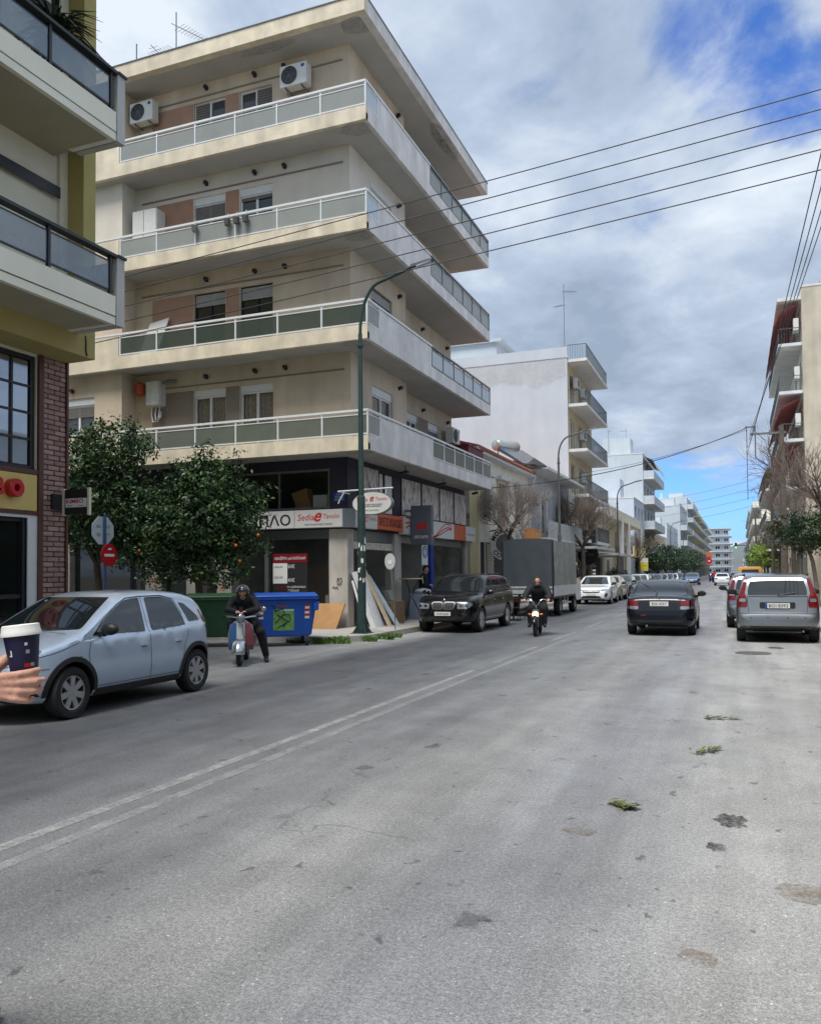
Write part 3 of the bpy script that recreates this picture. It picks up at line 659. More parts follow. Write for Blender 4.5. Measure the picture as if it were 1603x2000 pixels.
    s = signbox(SRF, 30.36, 31.6, 'sign_white', z0=2.85, z1=3.42); text(s, 'Sedia e Tavolo', SRF, 30.98, .004, 3.12, 'sign_red_faded', w=.9, off=B)
    # floodlights under the first balcony
    for y_ in (23.0, 26.5, 30.2):
        mb = MB(B); mb.box(-9.3, -9.28, y_-.01, y_+.01, 4.7, 4.86); mb.hexa([(-9.42, y_-.1, 4.62), (-9.2, y_-.1, 4.66), (-9.2, y_+.1, 4.66), (-9.42, y_+.1, 4.62)], [(-9.42, y_-.1, 4.68), (-9.2, y_-.1, 4.72), (-9.2, y_+.1, 4.72), (-9.42, y_+.1, 4.68)]); mb.build('floodlight', 'black_metal', B)
    mb = MB(B); mb.hexa([(-13.2, 19.75, 4.62), (-12.9, 19.75, 4.62), (-12.9, 20.0, 4.7), (-13.2, 20.0, 4.7)], [(-13.2, 19.75, 4.66), (-12.9, 19.75, 4.66), (-12.9, 20.0, 4.75), (-13.2, 20.0, 4.75)]); mb.box(-13.06, -13.04, 19.86, 19.88, 4.7, 4.86); mb.build('floodlight', 'black_metal', B)
    # poster in the shop window
    mb = MB(B); G.box(mb, -12.42, -11.3, -.09, -.085, .55, 2.2); ps = mb.build('poster', 'ink', B)
    mb = MB(B); G.box(mb, -12.42, -11.3, -.084, -.08, 1.95, 2.2); M('sign_darkred', rgb(128, 24, 36), .5); mb.build('poster_band', 'sign_darkred', ps)
    mb = MB(B); G.box(mb, -12.42, -11.95, -.084, -.08, 1.35, 1.93); mb.build('poster_band', 'paper', ps)
    text(ps, 'κρεβάτι μεταλλικό', G, -11.86, -.078, 2.07, 'paper', w=1.0, off=B, bold=.008)
    for (s_, u_, z_, w_, mm) in (('1,60x2,00', -12.25, 1.82, .3, 'ink'), ('250€', -11.86, 1.84, .3, 'paper'), ('1,50x2,00', -12.25, 1.52, .3, 'ink'), ('240€', -11.86, 1.45, .3, 'paper'), ('ΔΩΡΟ', -12.15, 1.22, .4, 'sign_darkred'), ('το ορθοπεδικό', -11.66, 1.25, .6, 'paper'), ('στρώμα', -11.75, 1.15, .35, 'paper')):
        text(ps, s_, G, u_, -.078, z_, mm, w=w_, off=B)
    mb = MB(B); GR.box(mb, 26.45, 27.05, -.12, -.115, 1.9, 2.6); p2_ = mb.build('poster', 'paper', B); text(p2_, 'Σ', GR, 26.75, -.11, 2.35, 'blue_print', h=.25, off=B)
    mb = MB(B); mb.tube([GR.P(26.75+.2*math.cos(a*.314), -.11, 2.35+.2*math.sin(a*.314)) for a in range(21)], .018, 4); mb.build('poster_ring', 'blue_print', p2_)
    # graffiti tag on the pillar
    mb = MB(B); G2 = Face('-y', 20.42)
    for pts in ([(-10.27, 1.5), (-10.3, 1.42), (-10.29, 1.32), (-10.24, 1.30), (-10.23, 1.4), (-10.27, 1.5)], [(-10.22, 1.48), (-10.18, 1.5), (-10.16, 1.42), (-10.2, 1.3)], [(-10.45, 1.22), (-10.4, 1.26), (-10.37, 1.2), (-10.32, 1.25), (-10.28, 1.19)]):
        mb.tube([G2.P(a, .004, b) for a, b in pts], .014, 4)
    mb.build('graffiti', 'ink', B)
    return B
corner_building()
FLm = Face('-y', 20.42)
ac_unit(Face('-y', 20.42), -16.72, .12, 15.55, 'white air conditioner by the end bay under the roof of the corner building', w=.86, h=.62)
ac_unit(Face('-y', 20.42), -11.40, .12, 15.45, 'white air conditioner hung near the top floor corner of the corner building', w=.86, h=.62)
ac_unit(Face('+x', -10.4), 29.8, .2, 6.55, 'grey white air conditioner above the dark red balcony box', w=.8, h=.6)

def balcony_things():
    F = Face('-y', 20.42); M('boiler_white', rgb(214, 214, 206), .5, var=.15, vs=6, streak=.3); M('tank_red', rgb(190, 84, 60), .6, var=.1, vs=6); M('box_maroon', rgb(104, 40, 48), .6, var=.08, vs=4)
    t = thing('water_boiler', 'white gas boiler with looped pipes on the first balcony wall', 'boiler', (-16.33, 20.3, 6.0)); mb = MB(t); F.box(mb, -16.6, -16.08, .0, .34, 6.75, 7.50); mb.build('casing', 'boiler_white', t, bevel=.03)
    for i in range(3): MB(t).tube([(-16.5+.14*i, 20.28, 6.75), (-16.5+.14*i, 20.25, 6.5), (-16.42+.1*i, 20.22, 6.28+.05*i), (-16.28+.05*i, 20.25, 6.3+.05*i), (-16.22, 20.35, 6.6)], .022, 6).build('pipe', 'white_plastic', t, smooth=True)
    MB(t).tube([(-16.15, 20.25, 7.45), (-15.85, 20.25, 7.5), (-15.7, 20.40, 7.5)], .05, 8).build('flue', 'grey_metal', t, smooth=True)
    t = thing('expansion_tank', 'small orange red tank beside the gas boiler', 'tank', (-16.95, 20.25, 7.1)); mb = MB(t); mb.lathe([(0, 7.15), (.12, 7.16), (.16, 7.22), (.16, 7.48), (.1, 7.53), (0, 7.54)], (-16.93, 20.25, 0), 'z', 18); mb.build('shell', 'tank_red', t, smooth=True)
    t = thing('storage_cabinet', 'white cupboard standing on the third floor balcony by the bay', 'cabinet', (-16.5, 20.1, 10.92)); MB(t).box(-17.0, -16.1, 19.95, 20.40, 10.92, 12.75).build('carcass', 'white_plastic', t, bevel=.02); MB(t).box(-16.57, -16.56, 19.944, 19.95, 10.95, 12.72).build('door_gap', 'dark_metal', t)
    t = thing('white_board', 'white board leaning on the second floor balcony', 'board', (-16.4, 20.0, 7.99)); mb = MB(t); mb.hexa([(-16.75, 19.8, 7.99), (-16.05, 19.8, 7.99), (-16.05, 19.84, 7.99), (-16.75, 19.84, 7.99)], [(-16.6, 20.3, 9.35), (-15.9, 20.3, 9.45), (-15.9, 20.34, 9.45), (-16.6, 20.34, 9.35)]); mb.build('panel', 'white_plastic', t)
    M('pot', rgb(96, 94, 92), .7)
    for i, x in enumerate((-14.25, -13.15, -12.85, -12.55)):
        t = thing('flower_pot', '%s small pot hooked on the third floor balcony rail' % ('green leftmost', 'second', 'third', 'rightmost')[i], 'flower pot', (x, 19.36, 11.45), group='pots on the third floor rail'); mb = MB(t); mb.lathe([(0, 11.45), (.07, 11.45), (.1, 11.62), (.085, 11.62), (0, 11.6)], (x, 19.33, 0), 'z', 12); mb.build('pot', 'pot' if i else 'frost_green', t, smooth=True); MB(t).tube([(x, 19.33, 11.62), (x, 19.36, 11.8), (x, 19.44, 11.8)], .006, 4).build('hook', 'white_metal', t)
    t = thing('storage_box', 'dark red box at the far end of the first balcony', 'box', (-9.6, 29.9, 5.05)); MB(t).box(-10.0, -9.15, 28.9, 30.8, 5.05, 6.32).build('box', 'box_maroon', t, bevel=.02); MB(t).box(-10.02, -9.13, 28.88, 30.82, 6.325, 6.38).build('lid', 'box_maroon', t)
    t = thing('potted_plant', 'dark potted plant behind the glass at the third floor balcony corner', 'plant', (-9.4, 19.75, 10.92)); M('plant_dark', (.02, .05, .02), .6); MB(t).box(-9.6, -9.2, 19.6, 19.95, 10.92, 11.25).build('pot', 'dark_metal', t); mb = MB(t); rs = random.Random(3)
    for i in range(40): a = rs.uniform(0, 6.28); l = rs.uniform(.2, .5); b = Vector((-9.4+rs.gauss(0, .06), 19.78+rs.gauss(0, .06), 11.25)); e = b+Vector((math.cos(a)*l*.5, math.sin(a)*l*.5, l)); s_ = Vector((-math.sin(a), math.cos(a), 0))*.02; mb.quad(b-s_, b+s_, e+s_*.3, e-s_*.3)
    mb.build('leaves', 'plant_dark', t)
balcony_things()
# ================================================================ yellow corner building with the brick pier and cafe
def cafe_building():
    B = thing('cafe_building', 'olive yellow building with brick pier, glass balconies and ground floor cafe', 'building', (-13, 4, .13))
    M('cream_wall', rgb(228, 222, 200), .8, var=.06, vs=2, bump=.12, bs=60)
    M('olive', rgb(178, 164, 104), .8, var=.07, vs=2, bump=.12, bs=60)
    M('slab_face', rgb(232, 230, 212), .7, var=.06, vs=1.5)
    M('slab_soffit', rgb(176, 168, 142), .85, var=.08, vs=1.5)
    M('end_post', rgb(186, 184, 178), .6, var=.05, vs=3)
    M('mortar', rgb(96, 84, 80), .95, var=.15, vs=9)
    M('trim_brown', rgb(92, 58, 48), .55, var=.1, vs=5)
    M('panel_yellow', rgb(222, 196, 120), .55, var=.08, vs=2.5)
    M('glass_sky', (.42, .46, .52), .03, .85)
    M('balcony_glass', rgb(140, 156, 170), .06, spec=.8, var=.1, vs=1.2, trans=.45)
    Y0, YE = -8, 10.2; XW = -10.0
    F = Face('+x', XW); FB = Face('+x', -9.42); FBal = Face('+x', -8.59); FC = Face('+x', -9.80)
    # ground floor wall with openings
    mb = MB(B); F.wall(mb, Y0, 9.67, .13, 5.06, [(6.4, 9.58, 3.24, 5.0), (6.2, 9.42, .2, 2.5)], .14); mb.quad((XW, YE, .13), (-26, YE, .13), (-26, YE, 5.06), (XW, YE, 5.06)); mb.build('wall', 'cream_wall', B)
    # brick pier: mortar core and single bricks
    mb = MB(B); mb.box(-10.35, XW, 9.67, YE-.02, .13, 5.06); pier = mb.build('brick_pier', 'mortar', B)
    rng = random.Random(4); cols = []
    for i in range(5):
        s = .8+.1*i; M('brick_%d' % i, tuple(c*s for c in rgb(164, 134, 126)), .85, var=.14, vs=14, bump=.4, bs=70)
    meshes = {}
    for r in range(61):
        z = .16+r*.08
        if z > 4.98: break
        cuts = [9.70, 9.93, 10.165] if r % 2 == 0 else [9.70, 9.80, 10.045, 10.165]
        for a, b in zip(cuts[:-1], cuts[1:]):
            w = round(b-a-.016, 3)
            if w not in meshes:
                q = MB(); q.box(0, .028, 0, w, 0, .066); meshes[w] = [q.mesh('brick', 'brick_%d' % i, bevel=.006) for i in range(5)]
            o = link('brick', rng.choice(meshes[w]), pier)
            o.location = Vector((XW-.008+rng.uniform(-.005, .006), a+.008, z))-B.location
        # return face seen from the side street is left plain
    mb = MB(B)
    for (a, b) in ((9.60, 9.69), (10.16, 10.2)): F.box(mb, a, b, -.05, .05, .13, 5.05)
    F.box(mb, 6.3, 9.6, -.05, .04, 3.17, 3.24); F.box(mb, 6.3, 9.6, -.05, .045, 2.55, 2.60); mb.build('frame_trim', 'trim_brown', B)
    # upper window with metal grid
    mb = MB(B); F.box(mb, 6.42, 9.58, -.10, -.03, 3.25, 3.3); F.box(mb, 6.42, 9.58, -.1, -.03, 4.93, 5.0); F.box(mb, 9.50, 9.58, -.1, -.03, 3.3, 4.93); F.box(mb, 6.42, 6.5, -.1, -.03, 3.3, 4.93)
    us = [6.5, 7.17, 7.84, 8.50, 9.16, 9.50]; zs = [3.3, 3.71, 4.12, 4.53, 4.93]
    for u in us[1:-1]: F.box(mb, u-.018, u+.018, -.09, -.035, 3.3, 4.93)
    for z in zs[1:-1]: F.box(mb, 6.5, 9.5, -.088, -.037, z-.016, z+.016)
    w = mb.build('window', 'dark_metal', B)
    for i in range(len(us)-1):
        for j in range(4):
            g = MB(B); F.box(g, us[i]+.018, us[i+1]-.018, -.07, -.062, zs[j]+.016, zs[j+1]-.016); g.build('pane', 'glass_sky', w)
    # yellow sign panel with red raised letters
    mb = MB(B); F.box(mb, 6.32, 9.58, .0, .03, 2.61, 3.16); sp = mb.build('sign_panel', 'panel_yellow', B)
    M('letter_red', rgb(196, 22, 30), .35, coat=.3)
    R, Nn = F.axes()
    mb = MB(B)
    def ring(cu):   # raised letter O
        c = F.P(cu, 0, 2.92); n = 28; vs = []
        for j in range(n):
            a = 2*math.pi*j/n
            for (rr, dd) in ((.135, .03), (.135, .15), (.12, .165), (.065, .165), (.05, .15), (.05, .03)):
                vs.append(c+R*(rr*math.cos(a))+Vector((0, 0, rr*1.03*math.sin(a)))+Nn*dd)
        mb.add(vs, [(j*6+i, ((j+1) % n)*6+i, ((j+1) % n)*6+(i+1) % 6, j*6+(i+1) % 6) for j in range(n) for i in range(6)])
    ring(9.10); mb.build('raised_letter', 'letter_red', sp)
    ob = text(sp, 'B', F, 8.76, .1, 2.92, 'letter_red', h=.27, w=.22, off=B, bold=.03, thick=.066, name='raised_letter')
    ob = text(sp, 'M', F, 8.50, .1, 2.92, 'letter_red', h=.27, w=.28, off=B, bold=.03, thick=.066, name='raised_letter')
    # cafe front: white post, dark frame, panes and a look inside
    mb = MB(B); F.box(mb, 9.42, 9.6, -.12, .02, .13, 2.54); F.box(mb, 6.3, 9.42, -.12, .02, 2.5, 2.545); mb.build('door_post', 'white_metal', B)
    mb = MB(B); F.box(mb, 9.36, 9.415, -.14, -.02, .15, 2.5); F.box(mb, 6.2, 9.36, -.14, -.04, 2.44, 2.5); F.box(mb, 8.2, 8.26, -.14, -.04, .15, 2.44); F.box(mb, 6.2, 9.36, -.14, -.04, .15, .22); F.box(mb, 8.26, 9.36, -.13, -.05, 1.28, 1.34); cf = mb.build('cafe_front', 'dark_metal', B)
    for a, b in ((8.26, 9.36), (6.2, 8.2)):
        g = MB(B); F.box(g, a, b, -.10, -.09, .22, 2.44); g.build('pane', 'shop_glass', cf)
    M('cafe_wall', rgb(88, 92, 78), .9, var=.15, vs=2); M('cafe_yellow', rgb(196, 180, 60), .6)
    mb = MB(B); mb.box(-13.5, -13.4, 4, 10.1, .13, 3.1); mb.box(-13.4, -10.15, 10.05, 10.15, .13, 3.1); mb.box(-13.4, -10.15, 4, 4.1, .13, 3.1); mb.box(-13.5, -10.15, 4, 10.1, 3.1, 3.16); mb.build('interior', 'cafe_wall', B)
    mb = MB(B)
    for q in range(3):
        y_ = 9.0+q*.16; mb.tube([(-10.35-q*.1, y_+.02*math.sin(i*1.7+q), 2.4-i*.08) for i in range(12)], .012, 5)
    mb.build('hanging_cord', 'cafe_yellow', cf)
    mb = MB(B); mb.box(-11.0, -10.6, 8.3, 9.5, .13, 1.0); mb.box(-11.05, -10.55, 8.25, 9.55, 1.0, 1.05); mb.build('counter', 'trim_brown', cf)
    mb = MB(B); mb.box(-13.35, -13.3, 8.0, 9.9, 1.2, 1.25); mb.box(-13.35, -13.1, 8.0, 9.9, 1.7, 1.74); mb.build('shelf', 'cafe_yellow', cf)
    # band over the ground floor
    mb = MB(B); mb.box(-26, -9.42, Y0, YE, 5.04, 5.39); mb.build('band', 'olive', B)
    mb = MB(B); mb.tube([(-9.415, 9.99, 5.37), (-9.41, 10.0, 5.25), (-9.41, 9.995, 5.15), (-9.41, 10.02, 5.06)], .012, 5); mb.build('cable', 'wire', B)
    # upper storeys
    for k, z0 in enumerate((5.392, 8.20, 11.01)):
        z1 = z0+2.81
        mb = MB(B); FC.wall(mb, Y0, 9.80, z0, z1, [(6.6, 8.7, z0+.2, z0+2.2)], .14); mb.build('wall', 'cream_wall', B)
        mb = MB(B); mb.box(-9.83, -9.74, 9.78, 9.94, z0, z1); mb.build('corner_trim', 'cream_wall', B)
        mb = MB(B); mb.box(-26, -9.42, 9.94, YE, z0, z1); mb.build('pier', 'olive', B)
        w = window(B, FC, 6.6, 8.7, z0+.2, z0+2.2, B, fr='dark_metal', shut=.6, shutmat='shutter', glass='glass_dark')
        mb = MB(B); FC.box(mb, 6.0, 9.76, .0, .07, z0+2.22, z0+2.28); FC.box(mb, 6.0, 9.76, .07, .09, z0+2.12, z0+2.29); mb.build('awning_box', 'dark_metal', B)
        # balcony
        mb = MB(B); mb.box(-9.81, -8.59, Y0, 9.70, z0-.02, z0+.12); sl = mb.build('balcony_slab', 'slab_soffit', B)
        mb = MB(B); mb.box(-8.65, -8.575, Y0, 9.70, z0-.03, z0+.085); mb.box(-8.65, -8.59, Y0, 9.70, z0+.09, z0+.10); mb.box(-8.65, -8.57, Y0, 9.70, z0+.105, z0+.40); mb.box(-9.42, -8.65, 9.62, 9.71, z0-.032, z0+.05); mb.build('fascia', 'slab_face', sl)
        mb = MB(B); mb.box(-8.66, -8.56, 9.72, 9.88, z0-.03, z0+1.0); mb.box(-9.4, -8.67, 9.74, 9.86, z0-.03, z0+.95); mb.build('end_wall', 'end_post', sl)
        mb = MB(B); mb.box(-8.68, -8.54, Y0, 9.72, z0+.985, z0+1.03); mb.box(-8.70, -8.53, 9.722, 9.9, z0+1.002, z0+1.04); hr = mb.build('handrail', 'dark_metal', sl)
        mb = MB(B); mb.box(-8.62, -8.60, Y0, 9.68, z0+.46, z0+.485); mb.box(-8.62, -8.60, Y0, 9.68, z0+.9, z0+.92); mb.build('lower_rail', 'dark_metal', sl)
        ps = [9.62, 8.44, 7.26, 6.08]
        for y_ in ps:
            mb = MB(B); mb.box(-8.64, -8.585, y_-.02, y_+.02, z0+.4, z0+.985); mb.build('post', 'dark_metal', sl)
        for a, b in zip(ps[1:], ps[:-1]):
            mb = MB(B); mb.box(-8.612, -8.602, a+.04, b-.04, z0+.49, z0+.9); mb.build('pane', 'balcony_glass', sl)
    mb = MB(B); mb.box(-26, -9.0, Y0, YE, 13.9, 14.2); mb.build('roof', 'slab_face', B)
    mb = MB(B); mb.box(-26, -25.9, Y0, YE, .13, 13.9); mb.box(-25.9, -10.0, Y0, Y0+.1, .13, 13.9); mb.build('wall', 'cream_wall', B)
cafe_building()

def top_plant():
    t = thing('potted_plant', 'dark spiky plant hanging over the top balcony of the yellow building', 'plant', (-9.15, 9.0, 8.32)); rs = random.Random(9); M('spike_leaf', (.02, .045, .022), .55, var=.3, vs=8); M('dry_frond', rgb(84, 58, 44), .8, var=.2, vs=8)
    MB(t).box(-9.4, -8.9, 8.75, 9.25, 8.32, 8.75).build('pot', 'dark_metal', t, bevel=.02); MB(t).tube([(-9.15, 9, 8.75), (-9.12, 9.05, 9.5)], .07, 8).build('stem', 'dry_frond', t)
    mb = MB(t)
    for i in range(150):
        a = rs.uniform(0, 6.28); L_ = rs.uniform(.4, .85); el = rs.uniform(-.9, 1.1); b = Vector((-9.12, 9.05, 9.55+rs.uniform(-.1, .15))); d = Vector((math.cos(a)*math.cos(el), math.sin(a)*math.cos(el), math.sin(el))); m_ = b+d*L_*.55; e = m_+(d+Vector((0, 0, -.8))).normalized()*L_*.5; s_ = Vector((-math.sin(a), math.cos(a), 0))*.022; mb.cur = 1 if el < -.35 else 0
        mb.quad(b-s_, b+s_, m_+s_, m_-s_); mb.quad(m_-s_, m_+s_, e+s_*.2, e-s_*.2)
    mb.build('leaves', ['spike_leaf', 'dry_frond'], t)
top_plant()
# ================================================================ vehicles
def curve(pts):
    """monotone cubic through (x, value) pairs"""
    xs = np.array([p[0] for p in pts], float); ys = np.array([p[1] for p in pts], float)
    h = np.diff(xs); d = np.diff(ys)/h; mm = np.zeros(len(xs)); mm[0] = d[0]; mm[-1] = d[-1]
    for i in range(1, len(xs)-1):
        mm[i] = 0 if d[i-1]*d[i] <= 0 else 3*(h[i-1]+h[i])/((2*h[i]+h[i-1])/d[i-1]+(h[i]+2*h[i-1])/d[i])
    def f(x):
        x = min(max(x, xs[0]), xs[-1]); i = min(max(np.searchsorted(xs, x)-1, 0), len(h)-1); t = (x-xs[i])/h[i]
        return float((2*t**3-3*t**2+1)*ys[i]+(t**3-2*t**2+t)*h[i]*mm[i]+(-2*t**3+3*t**2)*ys[i+1]+(t**3-t**2)*h[i]*mm[i+1])
    return f
def paint(name, col, metal=.5, rough=.32):
    return M(name, col, rough, metal, coat=1, spec=.5, var=.03, vs=4)
M('lamp_clear', rgb(150, 156, 164), .08, .5, coat=1); M('lamp_red', (.16, .002, .004), .12, coat=.5); M('lamp_amber', rgb(220, 110, 20), .15, coat=1)
M('car_black', (.016, .016, .017), .5, var=.1, vs=10); M('seam', (.008, .008, .009), .6); M('alloy', rgb(188, 190, 192), .3, .85); M('plate_white', rgb(226, 226, 222), .5, var=.05, vs=20)
def fill_poly(pts, g):
    """polygon cut into a grid so that it can follow a curved body"""
    bm = bmesh.new(); vs = [bm.verts.new((p[0], p[1], 0)) for p in pts]; bm.faces.new(vs)
    lo = [min(p[i] for p in pts) for i in (0, 1)]; hi = [max(p[i] for p in pts) for i in (0, 1)]
    for i in (0, 1):
        c = math.floor(lo[i]/g)*g+g
        while c < hi[i]-1e-4:
            no = [0, 0, 0]; no[i] = 1; co = [0, 0, 0]; co[i] = c
            bmesh.ops.bisect_plane(bm, geom=bm.verts[:]+bm.edges[:]+bm.faces[:], plane_co=co, plane_no=no); c += g
    bm.verts.index_update(); V = [(v.co.x, v.co.y) for v in bm.verts]; Fs = [[v.index for v in f.verts] for f in bm.faces]
    Bd = [[e.verts[0].index, e.verts[1].index] for e in bm.edges if len(e.link_faces) == 1]; bm.free(); return V, Fs, Bd
def smooth_poly(pts, r=.035, n=3):
    out = []
    for i in range(len(pts)):
        a, b, c = (Vector(pts[k % len(pts)]) for k in (i-1, i, i+1))
        d1 = min(r, (a-b).length*.45); d2 = min(r, (c-b).length*.45)
        p, q = b+(a-b).normalized()*d1, b+(c-b).normalized()*d2
        for k in range(n+1):
            t = k/n; out.append(tuple((1-t)**2*p+2*t*(1-t)*b+t*t*q))
    return out
class Car:
    def __init__(s, name, label, cat, L0, L1, W, prof, bot, belt, wheels, R, paintmat, tum=.28, zm=.52, rear_k=.16, front_k=.30, group=None, nspoke=7, hubstyle='alloy', rt_=.11, rear_len=.45, front_len=.7, arch=True, fine=True):
        s.t = thing(name, label, cat, group=group); s.W = W; s.top = curve(prof); s.bot = curve(bot); s.belt = curve(belt); s.L0, s.L1 = L0, L1
        ys = list(np.linspace(L0, L1, 72 if fine else 40)); e = [.0, .012, .03, .06, .1]
        ys = sorted(set([round(v, 4) for v in ys if L0+.12 < v < L1-.12]+[L0+v for v in e]+[L1-v for v in e]+[p[0] for p in prof if L0+.1 < p[0] < L1-.1]))
        ring = []; 
        for y in ys:
            T, B, bl = s.top(y), s.bot(y), s.belt(y)
            fr = max(0, (y-(L1-front_len))/front_len); rr = max(0, ((L0+rear_len)-y)/rear_len)
            w = W*(1-front_k*fr**2.4)*(1-rear_k*rr**2.6)
            endd = min(y-L0, L1-y); es = {0.0: .80, .012: .90, .03: .955, .06: .985}.get(round(endd, 3), 1)
            rt2 = min(rt_, .35*(T-B)); Zs = T-rt2; bl2 = min(bl, Zs); z_m = min(zm, (B+bl2)/2+.02)
            tumk = tum
            def wz(z):
                if z < z_m: return w*(1-.075*((z_m-z)/max(.05, z_m-B))**2)
                if z <= bl: return w*(1-.035*((z-z_m)/max(.05, bl-z_m))**2)
                q = z-bl; return w*.965-.018-tumk*q-.10*q*q
            half = [(0, B), (w*.45, B), (w*.86, B)]
            half += [(wz(B+(z_m-B)*i/5)-(.03 if i == 0 else 0), B+(z_m-B)*i/5+(.0 if i else .012)) for i in range(6)]
            half += [(wz(z_m+(bl2-z_m)*i/6), z_m+(bl2-z_m)*i/6) for i in range(1, 7)]
            half += [(wz(bl2+.012+(max(Zs-bl2-.012, 0))*i/7), bl2+(Zs-bl2)*i/7) for i in range(1, 8)] if Zs > bl2+.03 else [half[-1]]*0
            while len(half) < 22: half.append((half[-1][0], half[-1][1]))
            we = half[-1][0]; n_ = 3.2
            half += [(we*math.cos(math.pi/2*i/9)**(2/n_), half[21][1]+(T-half[21][1])*math.sin(math.pi/2*i/9)**(2/n_)) for i in range(1, 10)]
            half[-1] = (0, T); zc = (T+B)/2
            half = [(a*es, zc+(b-zc)*es) for a, b in half]
            ring.append([(a, y, b) for a, b in half]+[(-a, y, b) for a, b in half[-2:0:-1]])
        n = len(ring[0]); vs = [v for r in ring for v in r]; fs = []
        for i in range(len(ring)-1):
            for k in range(n): fs.append((i*n+k, i*n+(k+1) % n, (i+1)*n+(k+1) % n, (i+1)*n+k))
        fs += [tuple(range(n)), tuple(range((len(ring)-1)*n, len(ring)*n))[::-1]]
        bm = bmesh.new(); bv = [bm.verts.new(v) for v in vs]
        for f in fs:
            try: bm.faces.new([bv[i] for i in f])
            except ValueError: pass
        bmesh.ops.remove_doubles(bm, verts=bm.verts, dist=.0008); bmesh.ops.recalc_face_normals(bm, faces=bm.faces)
        caps = [f for f in bm.faces if len(f.verts) > 6]; bmesh.ops.triangulate(bm, faces=caps)
        me = bpy.data.meshes.new('body'); bm.to_mesh(me); s.bvh = BVHTree.FromBMesh(bm); bm.free()
        if arch:
            c = MB()
            for y in wheels:
                for sx in (-1, 1): c.lathe([(0, .50*sx), (R+.055, .50*sx), (R+.055, (W+.3)*sx), (0, (W+.3)*sx)], (0, y, R), 'x', 40)
            cm = c.mesh('cut', 'seam'); b2 = bmesh.new(); b2.from_mesh(cm); bmesh.ops.remove_doubles(b2, verts=b2.verts, dist=1e-4); bmesh.ops.recalc_face_normals(b2, faces=b2.faces); b2.to_mesh(cm); b2.free()
            o = bpy.data.objects.new('tmp', me); k = bpy.data.objects.new('tmpc', cm); COL.objects.link(o); COL.objects.link(k)
            md = o.modifiers.new('b', 'BOOLEAN'); md.operation = 'DIFFERENCE'; md.object = k; md.solver = 'EXACT'; k.hide_render = True
            bpy.context.view_layer.update(); me = bpy.data.meshes.new_from_object(o.evaluated_get(bpy.context.evaluated_depsgraph_get())); bpy.data.objects.remove(o); bpy.data.objects.remove(k); me.name = 'body'
        me.materials.clear(); me.materials.append(MATS[paintmat]); me.materials.append(MATS['car_black'])
        for p in me.polygons:   # wheel housings and underside are unpainted
            c = p.center; nn = p.normal
            inh = any((c.y-y)**2+(c.z-R)**2 < (R+.052)**2 for y in wheels) or (any((c.y-y)**2+(c.z-R)**2 < (R+.06)**2 for y in wheels) and abs(nn.x) < .3 and abs(c.x) < W*.93)
            p.material_index = 1 if (inh or nn.z < -.8 or c.z < s.bot(c.y)+.015) else 0
        me.polygons.foreach_set('use_smooth', [True]*len(me.polygons)); me.set_sharp_from_angle(angle=rad(38))
        s.body = link('body', me, s.t); s.R = R; s.wheels = wheels
        s.add_wheels(R, nspoke, hubstyle)
    def add_wheels(s, R, nspoke, style):
        w = .19 if R < .33 else .24; rr = R*.66
        mb = MB(); pr = [(rr, -w/2), (R*.93, -w/2), (R*.985, -w/2+.02), (R, -w/2+.045), (R, w/2-.045), (R*.985, w/2-.02), (R*.93, w/2+.004), (rr+.02, w/2+.004), (rr, w/2-.015)]
        mb.lathe(pr, (0, 0, 0), 'x', 36, closed=True); tyre = mb.mesh('wheel', 'rubber', smooth=True)
        mb = MB(); mb.lathe([(rr+.002, w/2-.012), (rr-.004, w/2-.002), (rr-.016, w/2-.006), (rr-.018, w/2-.06), (rr-.02, -w/2)], (0, 0, 0), 'x', 36)
        mb.lathe([(0, w/2-.012), (.045, w/2-.014), (.07, w/2-.03), (.07, w/2-.07)], (0, 0, 0), 'x', 16)
        if style == 'alloy':
            for i in range(nspoke):
                a = 2*math.pi*i/nspoke; c, q = math.cos(a), math.sin(a)
                def P(r, t, x): return (x, r*c-t*q, r*q+t*c)
                hw0 = 1.25/nspoke*.22; hw1 = rr*math.pi/nspoke*.50
                b0 = [P(.04, -hw0, w/2-.05), P(.04, hw0, w/2-.05), P(rr-.01, hw1, w/2-.04), P(rr-.01, -hw1, w/2-.04)]
                t0 = [P(.04, -hw0*.8, w/2-.015), P(.04, hw0*.8, w/2-.015), P(rr-.01, hw1*.85, w/2-.008), P(rr-.01, -hw1*.85, w/2-.008)]
                mb.hexa(b0, t0)
        else:
            mb.lathe([(.07, w/2-.03), (rr*.7, w/2-.015), (rr-.01, w/2-.03)], (0, 0, 0), 'x', 24)
        rim = mb.mesh('rim', 'alloy', smooth=True, sharp=30)
        mb = MB(); mb.lathe([(0, w/2-.085), (rr-.018, w/2-.085)], (0, 0, 0), 'x', 24); disc = mb.mesh('brake_disc', 'car_black')
        for y in s.wheels:
            for sx in (-1, 1):
                o = link('wheel', tyre, s.t); o.location = (sx*(s.W-w/2-.012), y, R); o.rotation_euler = (rad(13*y), 0, 0) if sx > 0 else (rad(-13*y), 0, math.pi)
                link('rim', rim, o); link('brake_disc', disc, o)
    def hit(s, axis, a, b):
        o, d = {'side': ((3, a, b), (-1, 0, 0)), 'side-': ((-3, a, b), (1, 0, 0)), 'front': ((a, 5, b), (0, -1, 0)), 'rear': ((a, -5, b), (0, 1, 0)), 'top': ((a, b, 4), (0, 0, -1))}[axis]
        h = s.bvh.ray_cast(Vector(o), Vector(d))
        s.nrm = h[1]
        return (h[0], Vector(d)) if h[0] else (None, Vector(d))
